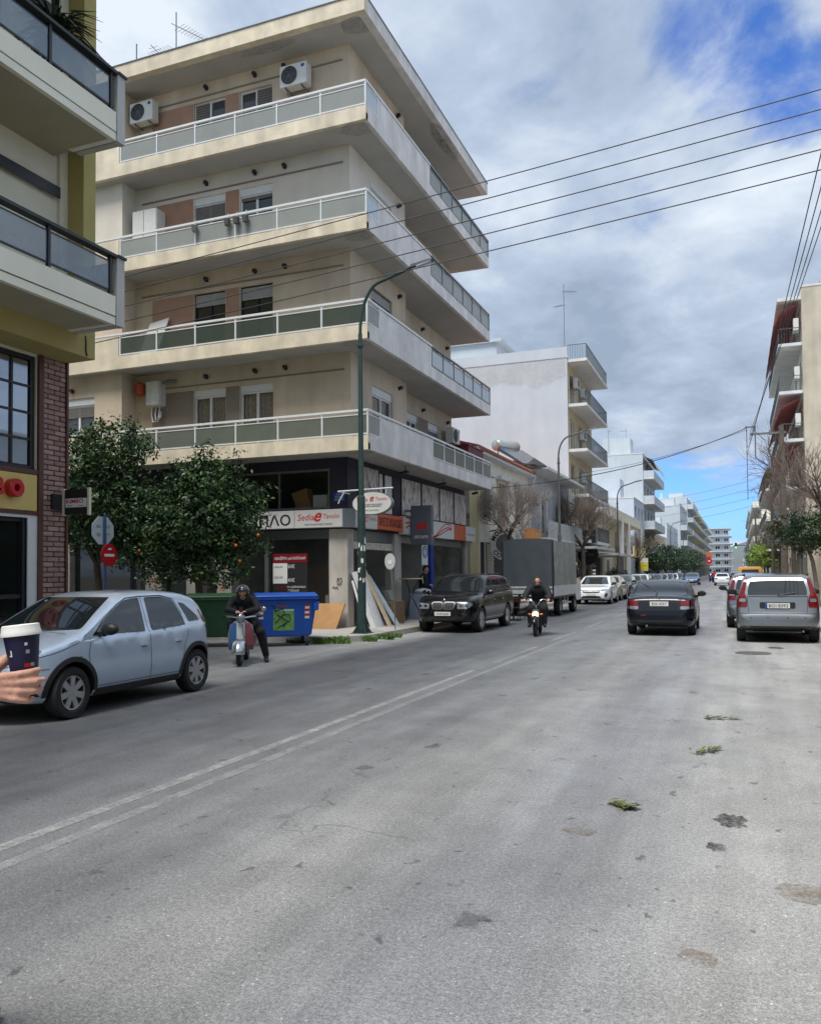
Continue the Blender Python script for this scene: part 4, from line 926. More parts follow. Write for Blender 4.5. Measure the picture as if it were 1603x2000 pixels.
    def decal(s, name, mat, axis, pts, off=.004, g=.07, mirror=False, rnd=.03, parent=None, skirt=.012):
        """a piece of trim, glass or lamp that follows the body; pts in (y,z) for side, (x,z) for front/rear, (x,y) for top"""
        outs = []
        jobs = [(axis, pts)]
        if mirror: jobs.append(('side-', pts) if axis == 'side' else (axis, [(-p[0], p[1]) for p in pts][::-1]))
        for ax, pp in jobs:
            if rnd: pp = smooth_poly(pp, rnd)
            V, Fs, Bd = fill_poly(pp, g); P = []; NV = []
            for a, b in V:
                h, d = s.hit(ax, a, b)
                if h is None:   # just past the outline: step towards the polygon centre
                    ca = sum(q[0] for q in V)/len(V); cb = sum(q[1] for q in V)/len(V)
                    for k in range(1, 12):
                        h, d = s.hit(ax, a+(ca-a)*k*.05, b+(cb-b)*k*.05)
                        if h is not None: break
                if h is None: h = Vector((0, 0, 0))
                nv = s.nrm if (s.nrm is not None and s.nrm.length > .1) else -d
                if nv.dot(d) > 0: nv = -nv
                P.append(h); NV.append((nv-d).normalized())
            mb = MB(); n = len(P); mb.add([p+q_*off*1.2 for p, q_ in zip(P, NV)]+[p-q_*skirt for p, q_ in zip(P, NV)], [tuple(f) for f in Fs]+[(e[0], e[1], e[1]+n, e[0]+n) for e in Bd])
            me = mb.mesh(name, mat); bm = bmesh.new(); bm.from_mesh(me); bmesh.ops.recalc_face_normals(bm, faces=bm.faces)
            bm.to_mesh(me); bm.free()
            nn = Vector((0, 0, 0))
            for q in me.polygons[:len(Fs)]: nn += q.normal*q.area
            if nn.dot(d) > 0: me.flip_normals()
            me.polygons.foreach_set('use_smooth', [True]*len(me.polygons)); me.set_sharp_from_angle(angle=rad(35))
            outs.append(link(name, me, parent or s.t))
        return outs
    def seam(s, pts, axis='side', w=.007, mirror=True):
        """shut line, a thin dark strip along a polyline"""
        for ax in ((axis, axis+'-') if (mirror and axis == 'side') else (axis,)):
            mb = MB()
            dense = []
            for (a, b) in zip(pts[:-1], pts[1:]):
                n = max(2, int(math.hypot(b[0]-a[0], b[1]-a[1])/.06))
                dense += [(a[0]+(b[0]-a[0])*i/n, a[1]+(b[1]-a[1])*i/n) for i in range(n)]
            dense.append(pts[-1]); L_ = []
            for i, p in enumerate(dense):
                q0 = dense[max(i-1, 0)]; q1 = dense[min(i+1, len(dense)-1)]; t = Vector((q1[0]-q0[0], q1[1]-q0[1])).normalized(); nrm = Vector((-t.y, t.x))*w/2
                e = []
                for sg in (-1, 1):
                    h, d = s.hit(ax, p[0]+nrm.x*sg, p[1]+nrm.y*sg)
                    e.append(None if h is None else h-d*.0025)
                L_.append(e)
            for a, b in zip(L_[:-1], L_[1:]):
                if None in a or None in b: continue
                mb.quad(a[0], a[1], b[1], b[0])
            if mb.f: mb.build('shut_line', 'seam', s.t)
    def block(s, name, mat, axis, a, b, da, db, out, mirror=True, bevel=.01, inn=.02):
        """small raised piece (handle, badge, plate) sitting on the body"""
        for sg in ((1, -1) if mirror else (1,)):
            ax = axis if not (axis == 'side' and sg < 0) else 'side-'
            aa = a if axis == 'side' else a*sg
            h, d = s.hit(ax, aa, b)
            if h is None: continue
            mb = MB()
            if axis == 'side': mb.box(h.x+d.x*inn, h.x-d.x*out, aa-da, aa+da, b-db, b+db)
            else: mb.box(aa-da, aa+da, h.y+d.y*inn, h.y-d.y*out, b-db, b+db)
            mb.build(name, mat, s.t, bevel=bevel)
    def mirror(s, y, z, mat, w=.17):
        for sg in (1, -1):
            h, d = s.hit('side' if sg > 0 else 'side-', y, z-.03)
            x = (h.x if h else sg*s.W*.92)
            mb = MB(); mb.ball((x+sg*.15, y+.02, z+.055), .12, .075, .075, 14, 10)
            for v in mb.v:
                if v.y < y-.02: v.y = y-.02
            o = mb.build('wing_mirror', mat, s.t, smooth=True)
            mb = MB(); mb.box(x-sg*.03, x+sg*.09, y-.02, y+.05, z-.035, z+.02); mb.build('mirror_arm', 'car_black', o, bevel=.012)
    def plate(s, axis, z, body, w=.46, h=.11, blue=False):
        h_, d = s.hit(axis, 0, z); y = h_.y-d.y*.02
        mb = MB(); mb.box(-w/2, w/2, y-d.y*.012, y+d.y*.03, z-h/2, z+h/2); p = mb.build('number_plate', 'plate_white', s.t)
        R = Vector((1, 0, 0)) if axis == 'rear' else Vector((-1, 0, 0)); Nn = -d
        if body: text(p, body, (Vector((0, y-d.y*.0145, z))+R*(.02 if blue else 0), R, Nn), 0, 0, 0, 'ink', h=h*.62, w=w*.78)
        if blue:
            c = -w/2*R.x; mb = MB(); mb.box(min(c, c+.045*R.x), max(c, c+.045*R.x), y-d.y*.0145, y-d.y*.012, z-h/2, z+h/2); mb.build('plate_band', 'blue_print', p)
    def place(s, x, y, rz): s.t.location = (x, y, 0); s.t.rotation_euler = (0, 0, rz); return s.t
def recolour(root, mat):
    for ch in root.children:
        if ch.name.split('.')[0] == 'body':
            ch.material_slots[0].link = 'OBJECT'; ch.material_slots[0].material = MATS[mat]
paint('paint_ice_blue', rgb(186, 202, 222), .4, .32); M('trim_chrome', rgb(150, 152, 155), .35, .9); M('paint_black', (.006, .006, .007), .2, 0, coat=.6, spec=.4, var=.03, vs=4); M('paint_navy', (.005, .006, .011), .22, 0, coat=.35, spec=.35, var=.03, vs=4)
paint('paint_silver', rgb(136, 140, 142), .75, .3); paint('paint_grey', rgb(112, 118, 124), .6, .3); paint('paint_white', rgb(226, 229, 232), 0, .25); paint('paint_beige', rgb(176, 164, 146), .4, .3); paint('paint_blue', rgb(70, 96, 140), .4, .3); paint('paint_red', rgb(150, 20, 24), .1, .25); paint('paint_dark', rgb(50, 54, 60), .4, .3); paint('paint_orange', rgb(226, 160, 40), 0, .3)
def corsa():
    c = Car('parked_car', 'ice blue five door hatchback parked at the kerb by the cafe', 'car', -1.79, 2.03, .823,
            [(-1.79, .60), (-1.765, .72), (-1.70, .90), (-1.62, 1.03), (-1.46, 1.27), (-1.33, 1.355), (-1.05, 1.415), (-.55, 1.44), (-.1, 1.43), (.22, 1.38), (.55, 1.235), (1.08, .985), (1.25, .945), (1.6, .86), (1.85, .755), (1.97, .65), (2.03, .52)],
            [(-1.79, .36), (-1.55, .24), (-1, .2), (1.3, .2), (1.75, .22), (2.03, .29)], [(-1.79, .96), (-.5, .90), (1.2, .86), (2.03, .7)], (1.245, -1.245), .30, 'paint_ice_blue', tum=.30, front_k=.42, front_len=.8, rear_k=.3, rear_len=.55, nspoke=7)
    # glazing
    c.decal('side_window', 'glass_car', 'side', [(.86, .925), (.64, 1.065), (.30, 1.255), (.12, 1.325), (-.16, 1.345), (-.13, .915)], mirror=True)
    c.decal('side_window', 'glass_car', 'side', [(-.26, .915), (-.28, 1.345), (-.62, 1.345), (-.86, 1.30), (-1.00, 1.05), (-1.02, .95)], mirror=True)
    c.decal('side_window', 'glass_car', 'side', [(-1.11, .99), (-1.09, 1.06), (-.98, 1.26), (-1.10, 1.24), (-1.34, 1.06), (-1.38, 1.0)], mirror=True)
    c.decal('windscreen', 'glass_car', 'front', [(-.66, 1.0), (-.50, 1.36), (.50, 1.36), (.66, 1.0), (.3, .985), (-.3, .985)], g=.09)
    c.decal('rear_window', 'glass_car', 'rear', [(-.54, 1.05), (-.46, 1.32), (.46, 1.32), (.54, 1.05)])
    # shut lines, handles, rubbing strip, lamps
    c.seam([(.92, .91), (.985, .72), (.96, .45), (.93, .33)]); c.seam([(-.20, 1.36), (-.195, .9), (-.19, .6), (-.19, .31)]); c.seam([(-1.06, .95), (-1.03, .82), (-.93, .66), (-.90, .5), (-.9, .33)])
    c.seam([(.93, .33), (-.9, .33)]); c.seam([(1.06, .965), (1.14, .86), (1.5, .77), (1.86, .70)]); c.seam([(1.58, .60), (1.95, .58)]); c.seam([(1.14, .86), (1.1, .99)])
    c.seam([(.86, .92), (.64, 1.08), (.30, 1.272), (.1, 1.345), (-.16, 1.362), (-.62, 1.362), (-.88, 1.31), (-1.0, 1.1)], w=.012)
    for y in (-.05, -.80):
        c.block('door_handle', 'paint_ice_blue', 'side', y, .755, .075, .022, .022, bevel=.01); c.block('handle_recess', 'seam', 'side', y, .742, .055, .02, .002, bevel=0)
    c.decal('arch_trim', 'car_black', 'side', [(1.245+.41*math.cos(rad(a)), .30+.41*math.sin(rad(a))) for a in range(-2, 183, 8)]+[(1.245+.352*math.cos(rad(a)), .30+.352*math.sin(rad(a))) for a in range(182, -3, -8)], off=.012, mirror=True, rnd=0)
    c.decal('arch_trim', 'car_black', 'side', [(-1.245+.41*math.cos(rad(a)), .30+.41*math.sin(rad(a))) for a in range(-2, 183, 8)]+[(-1.245+.352*math.cos(rad(a)), .30+.352*math.sin(rad(a))) for a in range(182, -3, -8)], off=.012, mirror=True, rnd=0)
    c.decal('sill_trim', 'car_black', 'side', [(.84, .215), (.84, .30), (-.84, .30), (-.84, .215)], off=.012, mirror=True)
    c.decal('tail_lamp', 'lamp_red', 'side', [(-1.60, .98), (-1.48, 1.10), (-1.40, 1.16), (-1.56, .86), (-1.66, .80)], mirror=True)
    c.decal('headlamp', 'lamp_clear', 'front', [(.36, .60), (.68, .68), (.72, .80), (.60, .82), (.40, .74)], mirror=True)
    c.decal('grille', 'car_black', 'front', [(-.3, .60), (-.32, .70), (.32, .70), (.3, .60)]); c.decal('bumper_intake', 'car_black', 'front', [(-.62, .33), (-.62, .44), (.62, .44), (.62, .33)]); c.decal('fog_lamp', 'car_black', 'side', [(1.66, .30), (1.95, .32), (1.98, .44), (1.80, .42)], mirror=True)
    c.block('indicator', 'lamp_clear', 'side', 1.12, .70, .028, .018, .006)
    c.mirror(.72, .94, 'car_black'); c.plate('front', .5, 'BOH4185')
    mb = MB(); mb.tube([(-.6, 1.17, 1.02), (0, 1.10, 1.035), (.35, 1.04, 1.05)], .012, 5); mb.build('wiper', 'car_black', c.t)
    c.place(-7.77, 8.36, math.pi); c.t.scale = (1, .915, .985)
corsa()
def suv():
    c = Car('parked_suv', 'black luxury off-roader with twin grille parked outside the furniture shop', 'car', -2.44, 2.23, .935,
            [(-2.44, .62), (-2.42, .78), (-2.36, 1.02), (-2.26, 1.2), (-2.05, 1.52), (-1.9, 1.62), (-1.3, 1.69), (-.5, 1.71), (.1, 1.68), (.40, 1.60), (1.02, 1.175), (1.10, 1.14), (1.3, 1.12), (1.75, 1.06), (2.05, .97), (2.16, .85), (2.23, .62)],
            [(-2.44, .42), (-2.0, .32), (-1, .27), (1.3, .27), (1.9, .3), (2.23, .36)], [(-2.44, 1.1), (0, 1.05), (1.3, 1.0), (2.23, .85)], (1.41, -1.41), .365, 'paint_black', tum=.26, zm=.62, front_k=.26, front_len=.7, rear_k=.22, nspoke=10)
    c.decal('side_window', 'glass_car', 'side', [(.95, 1.08), (.55, 1.37), (.28, 1.53), (-.02, 1.58), (.02, 1.08)], mirror=True); c.decal('side_window', 'glass_car', 'side', [(-.10, 1.08), (-.12, 1.585), (-.85, 1.58), (-.98, 1.3), (-.98, 1.10)], mirror=True); c.decal('side_window', 'glass_car', 'side', [(-1.07, 1.11), (-1.07, 1.3), (-.95, 1.57), (-1.65, 1.53), (-1.98, 1.2), (-1.95, 1.14)], mirror=True)
    c.decal('windscreen', 'glass_car', 'front', [(-.76, 1.18), (-.58, 1.6), (.58, 1.6), (.76, 1.18)], g=.09); c.decal('rear_window', 'glass_car', 'rear', [(-.62, 1.22), (-.5, 1.56), (.5, 1.56), (.62, 1.22)])
    c.seam([(.98, 1.05), (1.02, .7), (.98, .45)]); c.seam([(-.04, 1.06), (-.04, .42)]); c.seam([(-1.02, 1.08), (-1.0, .8), (-.9, .6), (-.9, .45)])
    for y in (.18, -.78): c.block('door_handle', 'paint_black', 'side', y, .92, .09, .022, .03)
    c.decal('sill_trim', 'chrome', 'side', [(.92, .39), (.92, .425), (-.92, .425), (-.92, .39)], off=.008, mirror=True)
    for s in (-1, 1):
        c.decal('grille_frame', 'trim_chrome', 'front', [(s*.015, .70), (s*.015, .86), (s*.06, .90), (s*.30, .90), (s*.36, .86), (s*.33, .72), (s*.28, .68), (s*.05, .68)], off=.012); c.decal('grille', 'car_black', 'front', [(s*.035, .71), (s*.035, .85), (s*.07, .88), (s*.29, .88), (s*.335, .85), (s*.31, .73), (s*.27, .70), (s*.06, .70)], off=.018)
    c.decal('headlamp', 'lamp_clear', 'front', [(.43, .70), (.43, .84), (.80, .88), (.83, .80), (.72, .70)], mirror=True, off=.006)
    for s in (-1, 1):
        for x in (.53, .70):
            h, d = c.hit('front', s*x, .78); mb = MB(); mb.lathe([(.0, .012), (.045, .012), (.055, .0)], (h.x, h.y+.004, h.z), 'y', 16); mb.build('lamp_lens', 'chrome', c.t, smooth=True)
    c.decal('bumper_intake', 'car_black', 'front', [(-.35, .38), (-.40, .48), (.40, .48), (.35, .38)]); c.decal('fog_lamp', 'car_black', 'front', [(.56, .52), (.56, .60), (.70, .60), (.72, .52)], mirror=True)
    c.plate('front', .56, 'ΙΑΝ7620', w=.48); c.mirror(.86, 1.10, 'paint_black', .2)
    for s in (-1, 1): MB().tube([(s*.66, -1.5, 1.64), (s*.66, -1.4, 1.69), (s*.66, -.2, 1.70), (s*.66, -.1, 1.65)], .018, 6).build('roof_rail', 'car_black', c.t)
    h, d = c.hit('front', 0, .93); MB().ball((h.x, h.y, h.z+.02), .035, .012, .035).build('badge', 'chrome', c.t)
    c.place(-7.33, 22.85, math.pi); c.t.scale = (.93, .95, .93)
suv()
def saloon():
    c = Car('moving_car', 'dark navy car with raised rear wiper driving away along the street', 'car', -2.02, 2.15, .835,
            [(-2.02, .50), (-2.0, .655), (-1.975, .70), (-1.945, .80), (-1.90, .925), (-1.78, .975), (-1.5, 1.03), (-1.1, 1.24), (-.85, 1.335), (-.5, 1.385), (0, 1.395), (.4, 1.35), (1.15, .99), (1.6, .90), (2.0, .74), (2.1, .62), (2.15, .5)],
            [(-2.02, .31), (-1.7, .22), (-1, .19), (1.3, .19), (1.8, .2), (2.15, .26)], [(-2.02, .92), (0, .88), (1.2, .85), (2.15, .7)], (1.22, -1.22), .30, 'paint_navy', tum=.34, rear_k=.20, rear_len=.6, rt_=.10)
    c.decal('rear_window', 'glass_car', 'rear', [(-.64, 1.0), (-.53, 1.33), (-.2, 1.352), (.2, 1.352), (.53, 1.33), (.64, 1.0), (.3, .985), (-.3, .985)], g=.06); c.decal('windscreen', 'glass_car', 'front', [(-.66, 1.02), (-.52, 1.33), (.52, 1.33), (.66, 1.02)], g=.09)
    c.decal('side_window', 'glass_car', 'side', [(.95, .93), (.45, 1.2), (.25, 1.29), (-.1, 1.31), (-.1, .92)], mirror=True); c.decal('side_window', 'glass_car', 'side', [(-.2, .92), (-.2, 1.31), (-.6, 1.30), (-.95, 1.17), (-1.2, .98), (-1.1, .94)], mirror=True)
    c.decal('tail_lamp', 'lamp_red', 'rear', [(.50, .745), (.50, .865), (.60, .885), (.775, .885), (.80, .745)], mirror=True, off=.008); c.decal('reverse_lamp', 'lamp_clear', 'rear', [(.50, .66), (.495, .742), (.802, .742), (.805, .68)], mirror=True, off=.008)
    c.seam([(-.72, .655), (-.5, .655), (0, .65), (.5, .655), (.72, .655)], 'rear', w=.012); c.seam([(-.46, .66), (-.47, .85), (-.56, .95)], 'rear', w=.008); c.seam([(.46, .66), (.47, .85), (.56, .95)], 'rear', w=.008)
    c.plate('rear', .80, 'BOK·1676·7', w=.44); c.mirror(.80, .93, 'car_black')
    c.decal('lower_bumper', 'car_black', 'rear', [(-.7, .30), (-.72, .40), (.72, .40), (.7, .30)])
    c.block('reflector', 'lamp_red', 'rear', -.38, .52, .07, .03, .006, mirror=False); c.block('badge', 'chrome', 'rear', 0, .915, .03, .015, .006, mirror=False); c.block('model_script', 'chrome', 'rear', .5, .90, .05, .008, .004, mirror=False, bevel=0)
    h, d = c.hit('rear', -.08, 1.05); mb = MB(); b0 = h+Vector((.0, -.03, 0)); mb.tube([h, b0+Vector((0, -.02, .02)), b0+Vector((-.30, .06, .235))], .011, 5); mb.tube([b0+Vector((-.38, .1, .25)), b0+Vector((-.02, -.0, .05))], .007, 4); mb.build('wiper', 'car_black', c.t)
    MB().tube([(-.3, -2.0, .26), (-.3, -1.6, .27)], .028, 10).build('exhaust', 'grey_metal', c.t)
    mb = MB(); mb.box(-.6, .6, -.68, -.6, 1.20, 1.215); mb.build('brake_light', 'lamp_red', c.t) if False else None
    return c.place(-1.84, 23.15, rad(.6))
saloon()
def tall_hatch(name, label, pm, plate, group=None):
    c = Car(name, label, 'car', -1.86, 2.12, .855,
            [(-1.86, .50), (-1.85, .60), (-1.82, .66), (-1.79, .74), (-1.775, .98), (-1.74, 1.1), (-1.60, 1.44), (-1.48, 1.50), (-.9, 1.54), (-.2, 1.545), (.25, 1.49), (.5, 1.38), (1.1, 1.06), (1.5, .98), (1.9, .84), (2.05, .72), (2.12, .56)],
            [(-1.86, .33), (-1.5, .25), (-1, .21), (1.3, .21), (1.8, .22), (2.12, .28)], [(-1.86, 1.02), (0, .97), (1.2, .92), (2.1, .75)], (1.245, -1.245), .31, pm, tum=.24, rear_k=.10, rear_len=.35, rt_=.09)
    c.decal('rear_window', 'glass_car', 'rear', [(-.60, 1.06), (-.60, 1.16), (-.53, 1.44), (.53, 1.44), (.60, 1.16), (.60, 1.06)], g=.06); c.decal('windscreen', 'glass_car', 'front', [(-.68, 1.1), (-.55, 1.44), (.55, 1.44), (.68, 1.1)], g=.09)
    c.decal('side_window', 'glass_car', 'side', [(.95, 1.0), (.5, 1.28), (.2, 1.42), (-.1, 1.44), (-.1, .99)], mirror=True); c.decal('side_window', 'glass_car', 'side', [(-.2, .99), (-.2, 1.44), (-.9, 1.43), (-1.0, 1.2), (-1.0, 1.02)], mirror=True); c.decal('side_window', 'glass_car', 'side', [(-1.1, 1.05), (-1.0, 1.42), (-1.35, 1.38), (-1.48, 1.1)], mirror=True)
    c.decal('tail_lamp', 'lamp_red', 'rear', [(.62, .79), (.61, .92), (.66, 1.1), (.595, 1.43), (.66, 1.42), (.80, 1.0), (.815, .79)], mirror=True, off=.008, g=.05); c.decal('reverse_lamp', 'lamp_clear', 'rear', [(.645, .91), (.65, .98), (.77, .98), (.78, .91)], mirror=True, off=.012, rnd=.02)
    c.seam([(-.78, .655), (0, .645), (.78, .655)], 'rear', w=.012); c.seam([(-.58, .66), (-.60, .80), (-.61, 1.03)], 'rear', w=.009); c.seam([(.58, .66), (.60, .80), (.61, 1.03)], 'rear', w=.009); c.seam([(-.6, 1.03), (0, 1.02), (.6, 1.03)], 'rear', w=.012)
    c.decal('plate_recess', 'car_black', 'rear', [(-.36, .76), (-.36, .90), (.36, .90), (.36, .76)], off=.003); c.plate('rear', .825, plate, w=.5, blue=True)
    c.decal('lower_bumper', 'car_black', 'rear', [(-.75, .32), (-.75, .38), (.75, .38), (.75, .32)])
    for x in (-.55, -.2, .2, .55): c.block('parking_sensor', 'car_black', 'rear', x, .56, .012, .012, .003, mirror=False, bevel=0)
    c.block('badge', 'chrome', 'rear', -.45, .97, .09, .008, .004, mirror=False, bevel=0); c.block('badge', 'chrome', 'rear', .48, .97, .07, .012, .004, mirror=False, bevel=0)
    c.mirror(.86, 1.02, 'car_black'); c.seam([(.98, .98), (1.0, .6), (.96, .35)]); c.seam([(-.15, .98), (-.15, .35)])
    MB().tube([(.5, -1.88, .27), (.5, -1.5, .27)], .025, 10).build('exhaust', 'grey_metal', c.t)
    mb = MB(); mb.tube([(-.66, -1.3, 1.515), (-.68, .2, 1.49)], .018, 6); mb.tube([(.66, -1.3, 1.515), (.68, .2, 1.49)], .018, 6); mb.build('roof_rail', 'car_black', c.t)
    mb = MB(); h, d = c.hit('rear', 0, 1.06); mb.tube([h, h+Vector((.05, -.03, .0)), h+Vector((.35, -.01, .05))], .01, 5); mb.build('wiper', 'car_black', c.t)
    return c
def hatch2(name, label, pm, group, plate='', cat='car'):
    """modern small hatchback, seen mostly from the front"""
    c = Car(name, label, cat, -1.78, 2.26, .875, [(-1.78, .56), (-1.76, .7), (-1.70, .95), (-1.58, 1.15), (-1.38, 1.34), (-1.2, 1.39), (-.6, 1.43), (-.1, 1.425), (.2, 1.37), (.5, 1.25), (1.15, .95), (1.3, .92), (1.8, .86), (2.08, .76), (2.2, .66), (2.26, .48)],
            [(-1.78, .34), (-1.4, .24), (-1, .19), (1.4, .19), (1.9, .2), (2.26, .26)], [(-1.78, 1.0), (0, .92), (1.2, .88), (2.2, .74)], (1.27, -1.27), .31, pm, tum=.32, front_k=.30, front_len=.75, rear_k=.25, group=group, nspoke=5)
    c.decal('side_window', 'glass_car', 'side', [(.98, .95), (.5, 1.2), (.22, 1.31), (-.1, 1.335), (-.08, .94)], mirror=True); c.decal('side_window', 'glass_car', 'side', [(-.18, .94), (-.2, 1.335), (-.7, 1.32), (-1.15, 1.2), (-1.2, 1.0)], mirror=True)
    c.decal('windscreen', 'glass_car', 'front', [(-.70, .98), (-.53, 1.345), (.53, 1.345), (.70, .98)], g=.09); c.decal('rear_window', 'glass_car', 'rear', [(-.58, 1.05), (-.48, 1.32), (.48, 1.32), (.58, 1.05)])
    c.decal('headlamp', 'lamp_clear', 'front', [(.42, .68), (.5, .74), (.78, .76), (.76, .67), (.6, .64)], mirror=True); c.decal('grille', 'car_black', 'front', [(-.42, .60), (-.44, .70), (.44, .70), (.42, .60), (.3, .57), (-.3, .57)]); c.decal('bumper_intake', 'car_black', 'front', [(-.55, .30), (-.4, .42), (.4, .42), (.55, .30)]); c.decal('fog_lamp', 'car_black', 'front', [(.62, .38), (.68, .56), (.78, .56), (.74, .38)], mirror=True)
    c.decal('tail_lamp', 'lamp_red', 'rear', [(.46, .82), (.48, .95), (.78, .95), (.80, .82)], mirror=True); c.plate('front', .5, plate); c.plate('rear', .62, '')
    c.mirror(.86, .97, 'car_black')
    return c
def boxy(name, label, pm, group):
    """older three box saloon"""
    c = Car(name, label, 'car', -2.15, 2.1, .83, [(-2.15, .5), (-2.13, .68), (-2.08, .86), (-2.0, .92), (-1.45, .96), (-.95, 1.30), (-.75, 1.37), (-.1, 1.4), (.3, 1.34), (1.0, .96), (1.7, .88), (2.0, .76), (2.1, .5)],
            [(-2.15, .32), (-1.7, .24), (1.6, .22), (2.1, .28)], [(-2.15, .88), (0, .87), (1.2, .84), (2.1, .74)], (1.25, -1.25), .30, pm, tum=.34, front_k=.18, rear_k=.15, group=group, nspoke=6)
    c.decal('side_window', 'glass_car', 'side', [(.85, .92), (.4, 1.2), (.2, 1.3), (-.1, 1.32), (-.1, .91)], mirror=True); c.decal('side_window', 'glass_car', 'side', [(-.2, .91), (-.2, 1.32), (-.65, 1.3), (-.85, 1.2), (-1.15, .95)], mirror=True)
    c.decal('windscreen', 'glass_car', 'front', [(-.66, .99), (-.53, 1.32), (.53, 1.32), (.66, .99)], g=.09); c.decal('rear_window', 'glass_car', 'rear', [(-.64, 1.0), (-.52, 1.3), (.52, 1.3), (.64, 1.0)], g=.09)
    c.decal('headlamp', 'lamp_clear', 'front', [(.42, .62), (.42, .74), (.74, .76), (.74, .62)], mirror=True); c.decal('grille', 'car_black', 'front', [(-.38, .62), (-.38, .72), (.38, .72), (.38, .62)]); c.decal('tail_lamp', 'lamp_red', 'rear', [(.44, .70), (.44, .84), (.76, .84), (.76, .70)], mirror=True)
    c.plate('front', .46, ''); c.plate('rear', .58, ''); c.mirror(.82, .93, 'car_black')
    return c
tall_hatch('parked_car', 'silver tall hatchback with tall red tail lamps parked nearest us at the right kerb', 'paint_silver', 'BOI·8392').place(.80, 21.62, 0)
tall_hatch('parked_car', 'grey blue hatchback half hidden just ahead of the silver tall hatchback', 'paint_grey', 'BOX·2247').place(.52, 26.4, rad(1))
GP = 'cars parked or driving along the street'
w_ = hatch2('parked_car', 'white hatchback facing us behind the canvas truck', 'paint_white', GP, ''); w_.place(-6.75, 43.1, math.pi+rad(1))
b_ = boxy('parked_car', 'beige saloon parked behind the white hatchback', 'paint_beige', GP); b_.place(-6.85, 48.2, math.pi)
def more(root, x, y, rz, mat, label, name='parked_car'):
    r = dup(root, (x, y, 0), rz, label); r.name = name; recolour(r, mat); return r
CL = [(w_.t, -6.9, 53.3, math.pi, 'paint_dark', 'dark grey hatchback third in the row behind the canvas truck'),
      (b_.t, -6.8, 58.6, math.pi, 'paint_silver', 'silver saloon fourth in the row behind the canvas truck'),
      (w_.t, -6.9, 64.0, math.pi, 'paint_white', 'white hatchback fifth in the row behind the canvas truck'),
      (b_.t, -6.9, 69.6, math.pi, 'paint_dark', 'dark saloon parked near the yellow notice board'),
      (w_.t, -6.9, 76, math.pi, 'paint_blue', 'blue hatchback parked past the yellow notice board'),
      (b_.t, -6.9, 83, math.pi, 'paint_beige', 'beige saloon far down the parked row by the dark trees'),
      (w_.t, -6.9, 90, math.pi, 'paint_silver', 'silver hatchback far down the parked row by the dark trees'),
      (b_.t, -6.9, 97, math.pi, 'paint_white', 'white saloon far down the row beside the oncoming blue car'),
      (w_.t, -6.9, 106, math.pi, 'paint_dark', 'dark hatchback at the far end of the parked row'),
      (w_.t, -5.0, 103, math.pi, 'paint_blue', 'blue hatchback driving towards us far along the street'),
      (b_.t, -1.6, 98, 0, 'paint_white', 'white saloon driving away far along the street'),
      (b_.t, -.2, 122, 0, 'paint_dark', 'dark saloon far ahead on the street near the signs'),
      (w_.t, -3.2, 135, 0, 'paint_blue', 'blue hatchback farthest ahead near the round signs'),
      (w_.t, .75, 33.5, 0, 'paint_red', 'red hatchback parked ahead of the grey blue hatchback'),
      (w_.t, .75, 39.0, 0, 'paint_white', 'white hatchback parked behind the orange van'),
      (b_.t, .9, 60, 0, 'paint_dark', 'dark saloon parked at the right kerb past the orange van')]
for a in CL: more(*a)
# ================================================================ people (one continuous skin grown over a skeleton)
M('jacket_black', rgb(26, 27, 31), .8, var=.3, vs=14, bump=.3, bs=30); M('trouser_dark', rgb(24, 25, 30), .85, var=.25, vs=16, bump=.3, bs=30); M('shoe_black', (.012, .012, .013), .5); M('hair_dark', rgb(38, 34, 32), .8, var=.3, vs=60)
def grow(bones, voxel, zones, mats, smooth=3, extra=None, fat=1.0):
    """bones: (p0, r0, p1, r1, zone) tapered limbs merged into one surface; faces take the material of the nearest bone"""
    mb = MB(); bones = [(b[0], b[1]*(fat if b[4] in ('top', 'leg') else 1.06), b[2], b[3]*(fat if b[4] in ('top', 'leg') else 1.06), b[4]) for b in bones]
    for p0, r0, p1, r1, z in bones:
        p0, p1 = Vector(p0), Vector(p1); n = 5
        mb.tube([p0.lerp(p1, i/n) for i in range(n+1)], [r0+(r1-r0)*i/n for i in range(n+1)], 20)
        mb.ball(p0, r0*.99, None, None, 16, 10); mb.ball(p1, r1*.99, None, None, 16, 10)
    if extra: extra(mb)
    me = mb.mesh('tmp', 'black'); o = bpy.data.objects.new('tmp', me); COL.objects.link(o)
    r = o.modifiers.new('r', 'REMESH'); r.mode = 'VOXEL'; r.voxel_size = voxel
    if smooth: s = o.modifiers.new('s', 'SMOOTH'); s.iterations = smooth; s.factor = .5
    bpy.context.view_layer.update(); out = bpy.data.meshes.new_from_object(o.evaluated_get(bpy.context.evaluated_depsgraph_get())); bpy.data.objects.remove(o)
    out.materials.clear()
    for m_ in mats: out.materials.append(MATS[m_])
    B0 = np.array([b[0] for b in bones], float); B1 = np.array([b[2] for b in bones], float); RR = np.array([(b[1]+b[3])/2 for b in bones]); Zn = np.array([zones[b[4]] for b in bones]); D = B1-B0; LL = (D**2).sum(1)+1e-9
    C_ = np.array([p.center for p in out.polygons]); t = np.clip(((C_[:, None]-B0)*D).sum(2)/LL, 0, 1); q = B0+t[..., None]*D
    idx = ((np.linalg.norm(C_[:, None]-q, axis=2))-RR).argmin(1); out.polygons.foreach_set('material_index', Zn[idx].astype(int)); out.polygons.foreach_set('use_smooth', [True]*len(out.polygons)); out.update()
    return out
ZN = {'skin': 0, 'top': 1, 'leg': 2, 'shoe': 3}; PM = ['skin', 'jacket_black', 'trouser_dark', 'shoe_black']
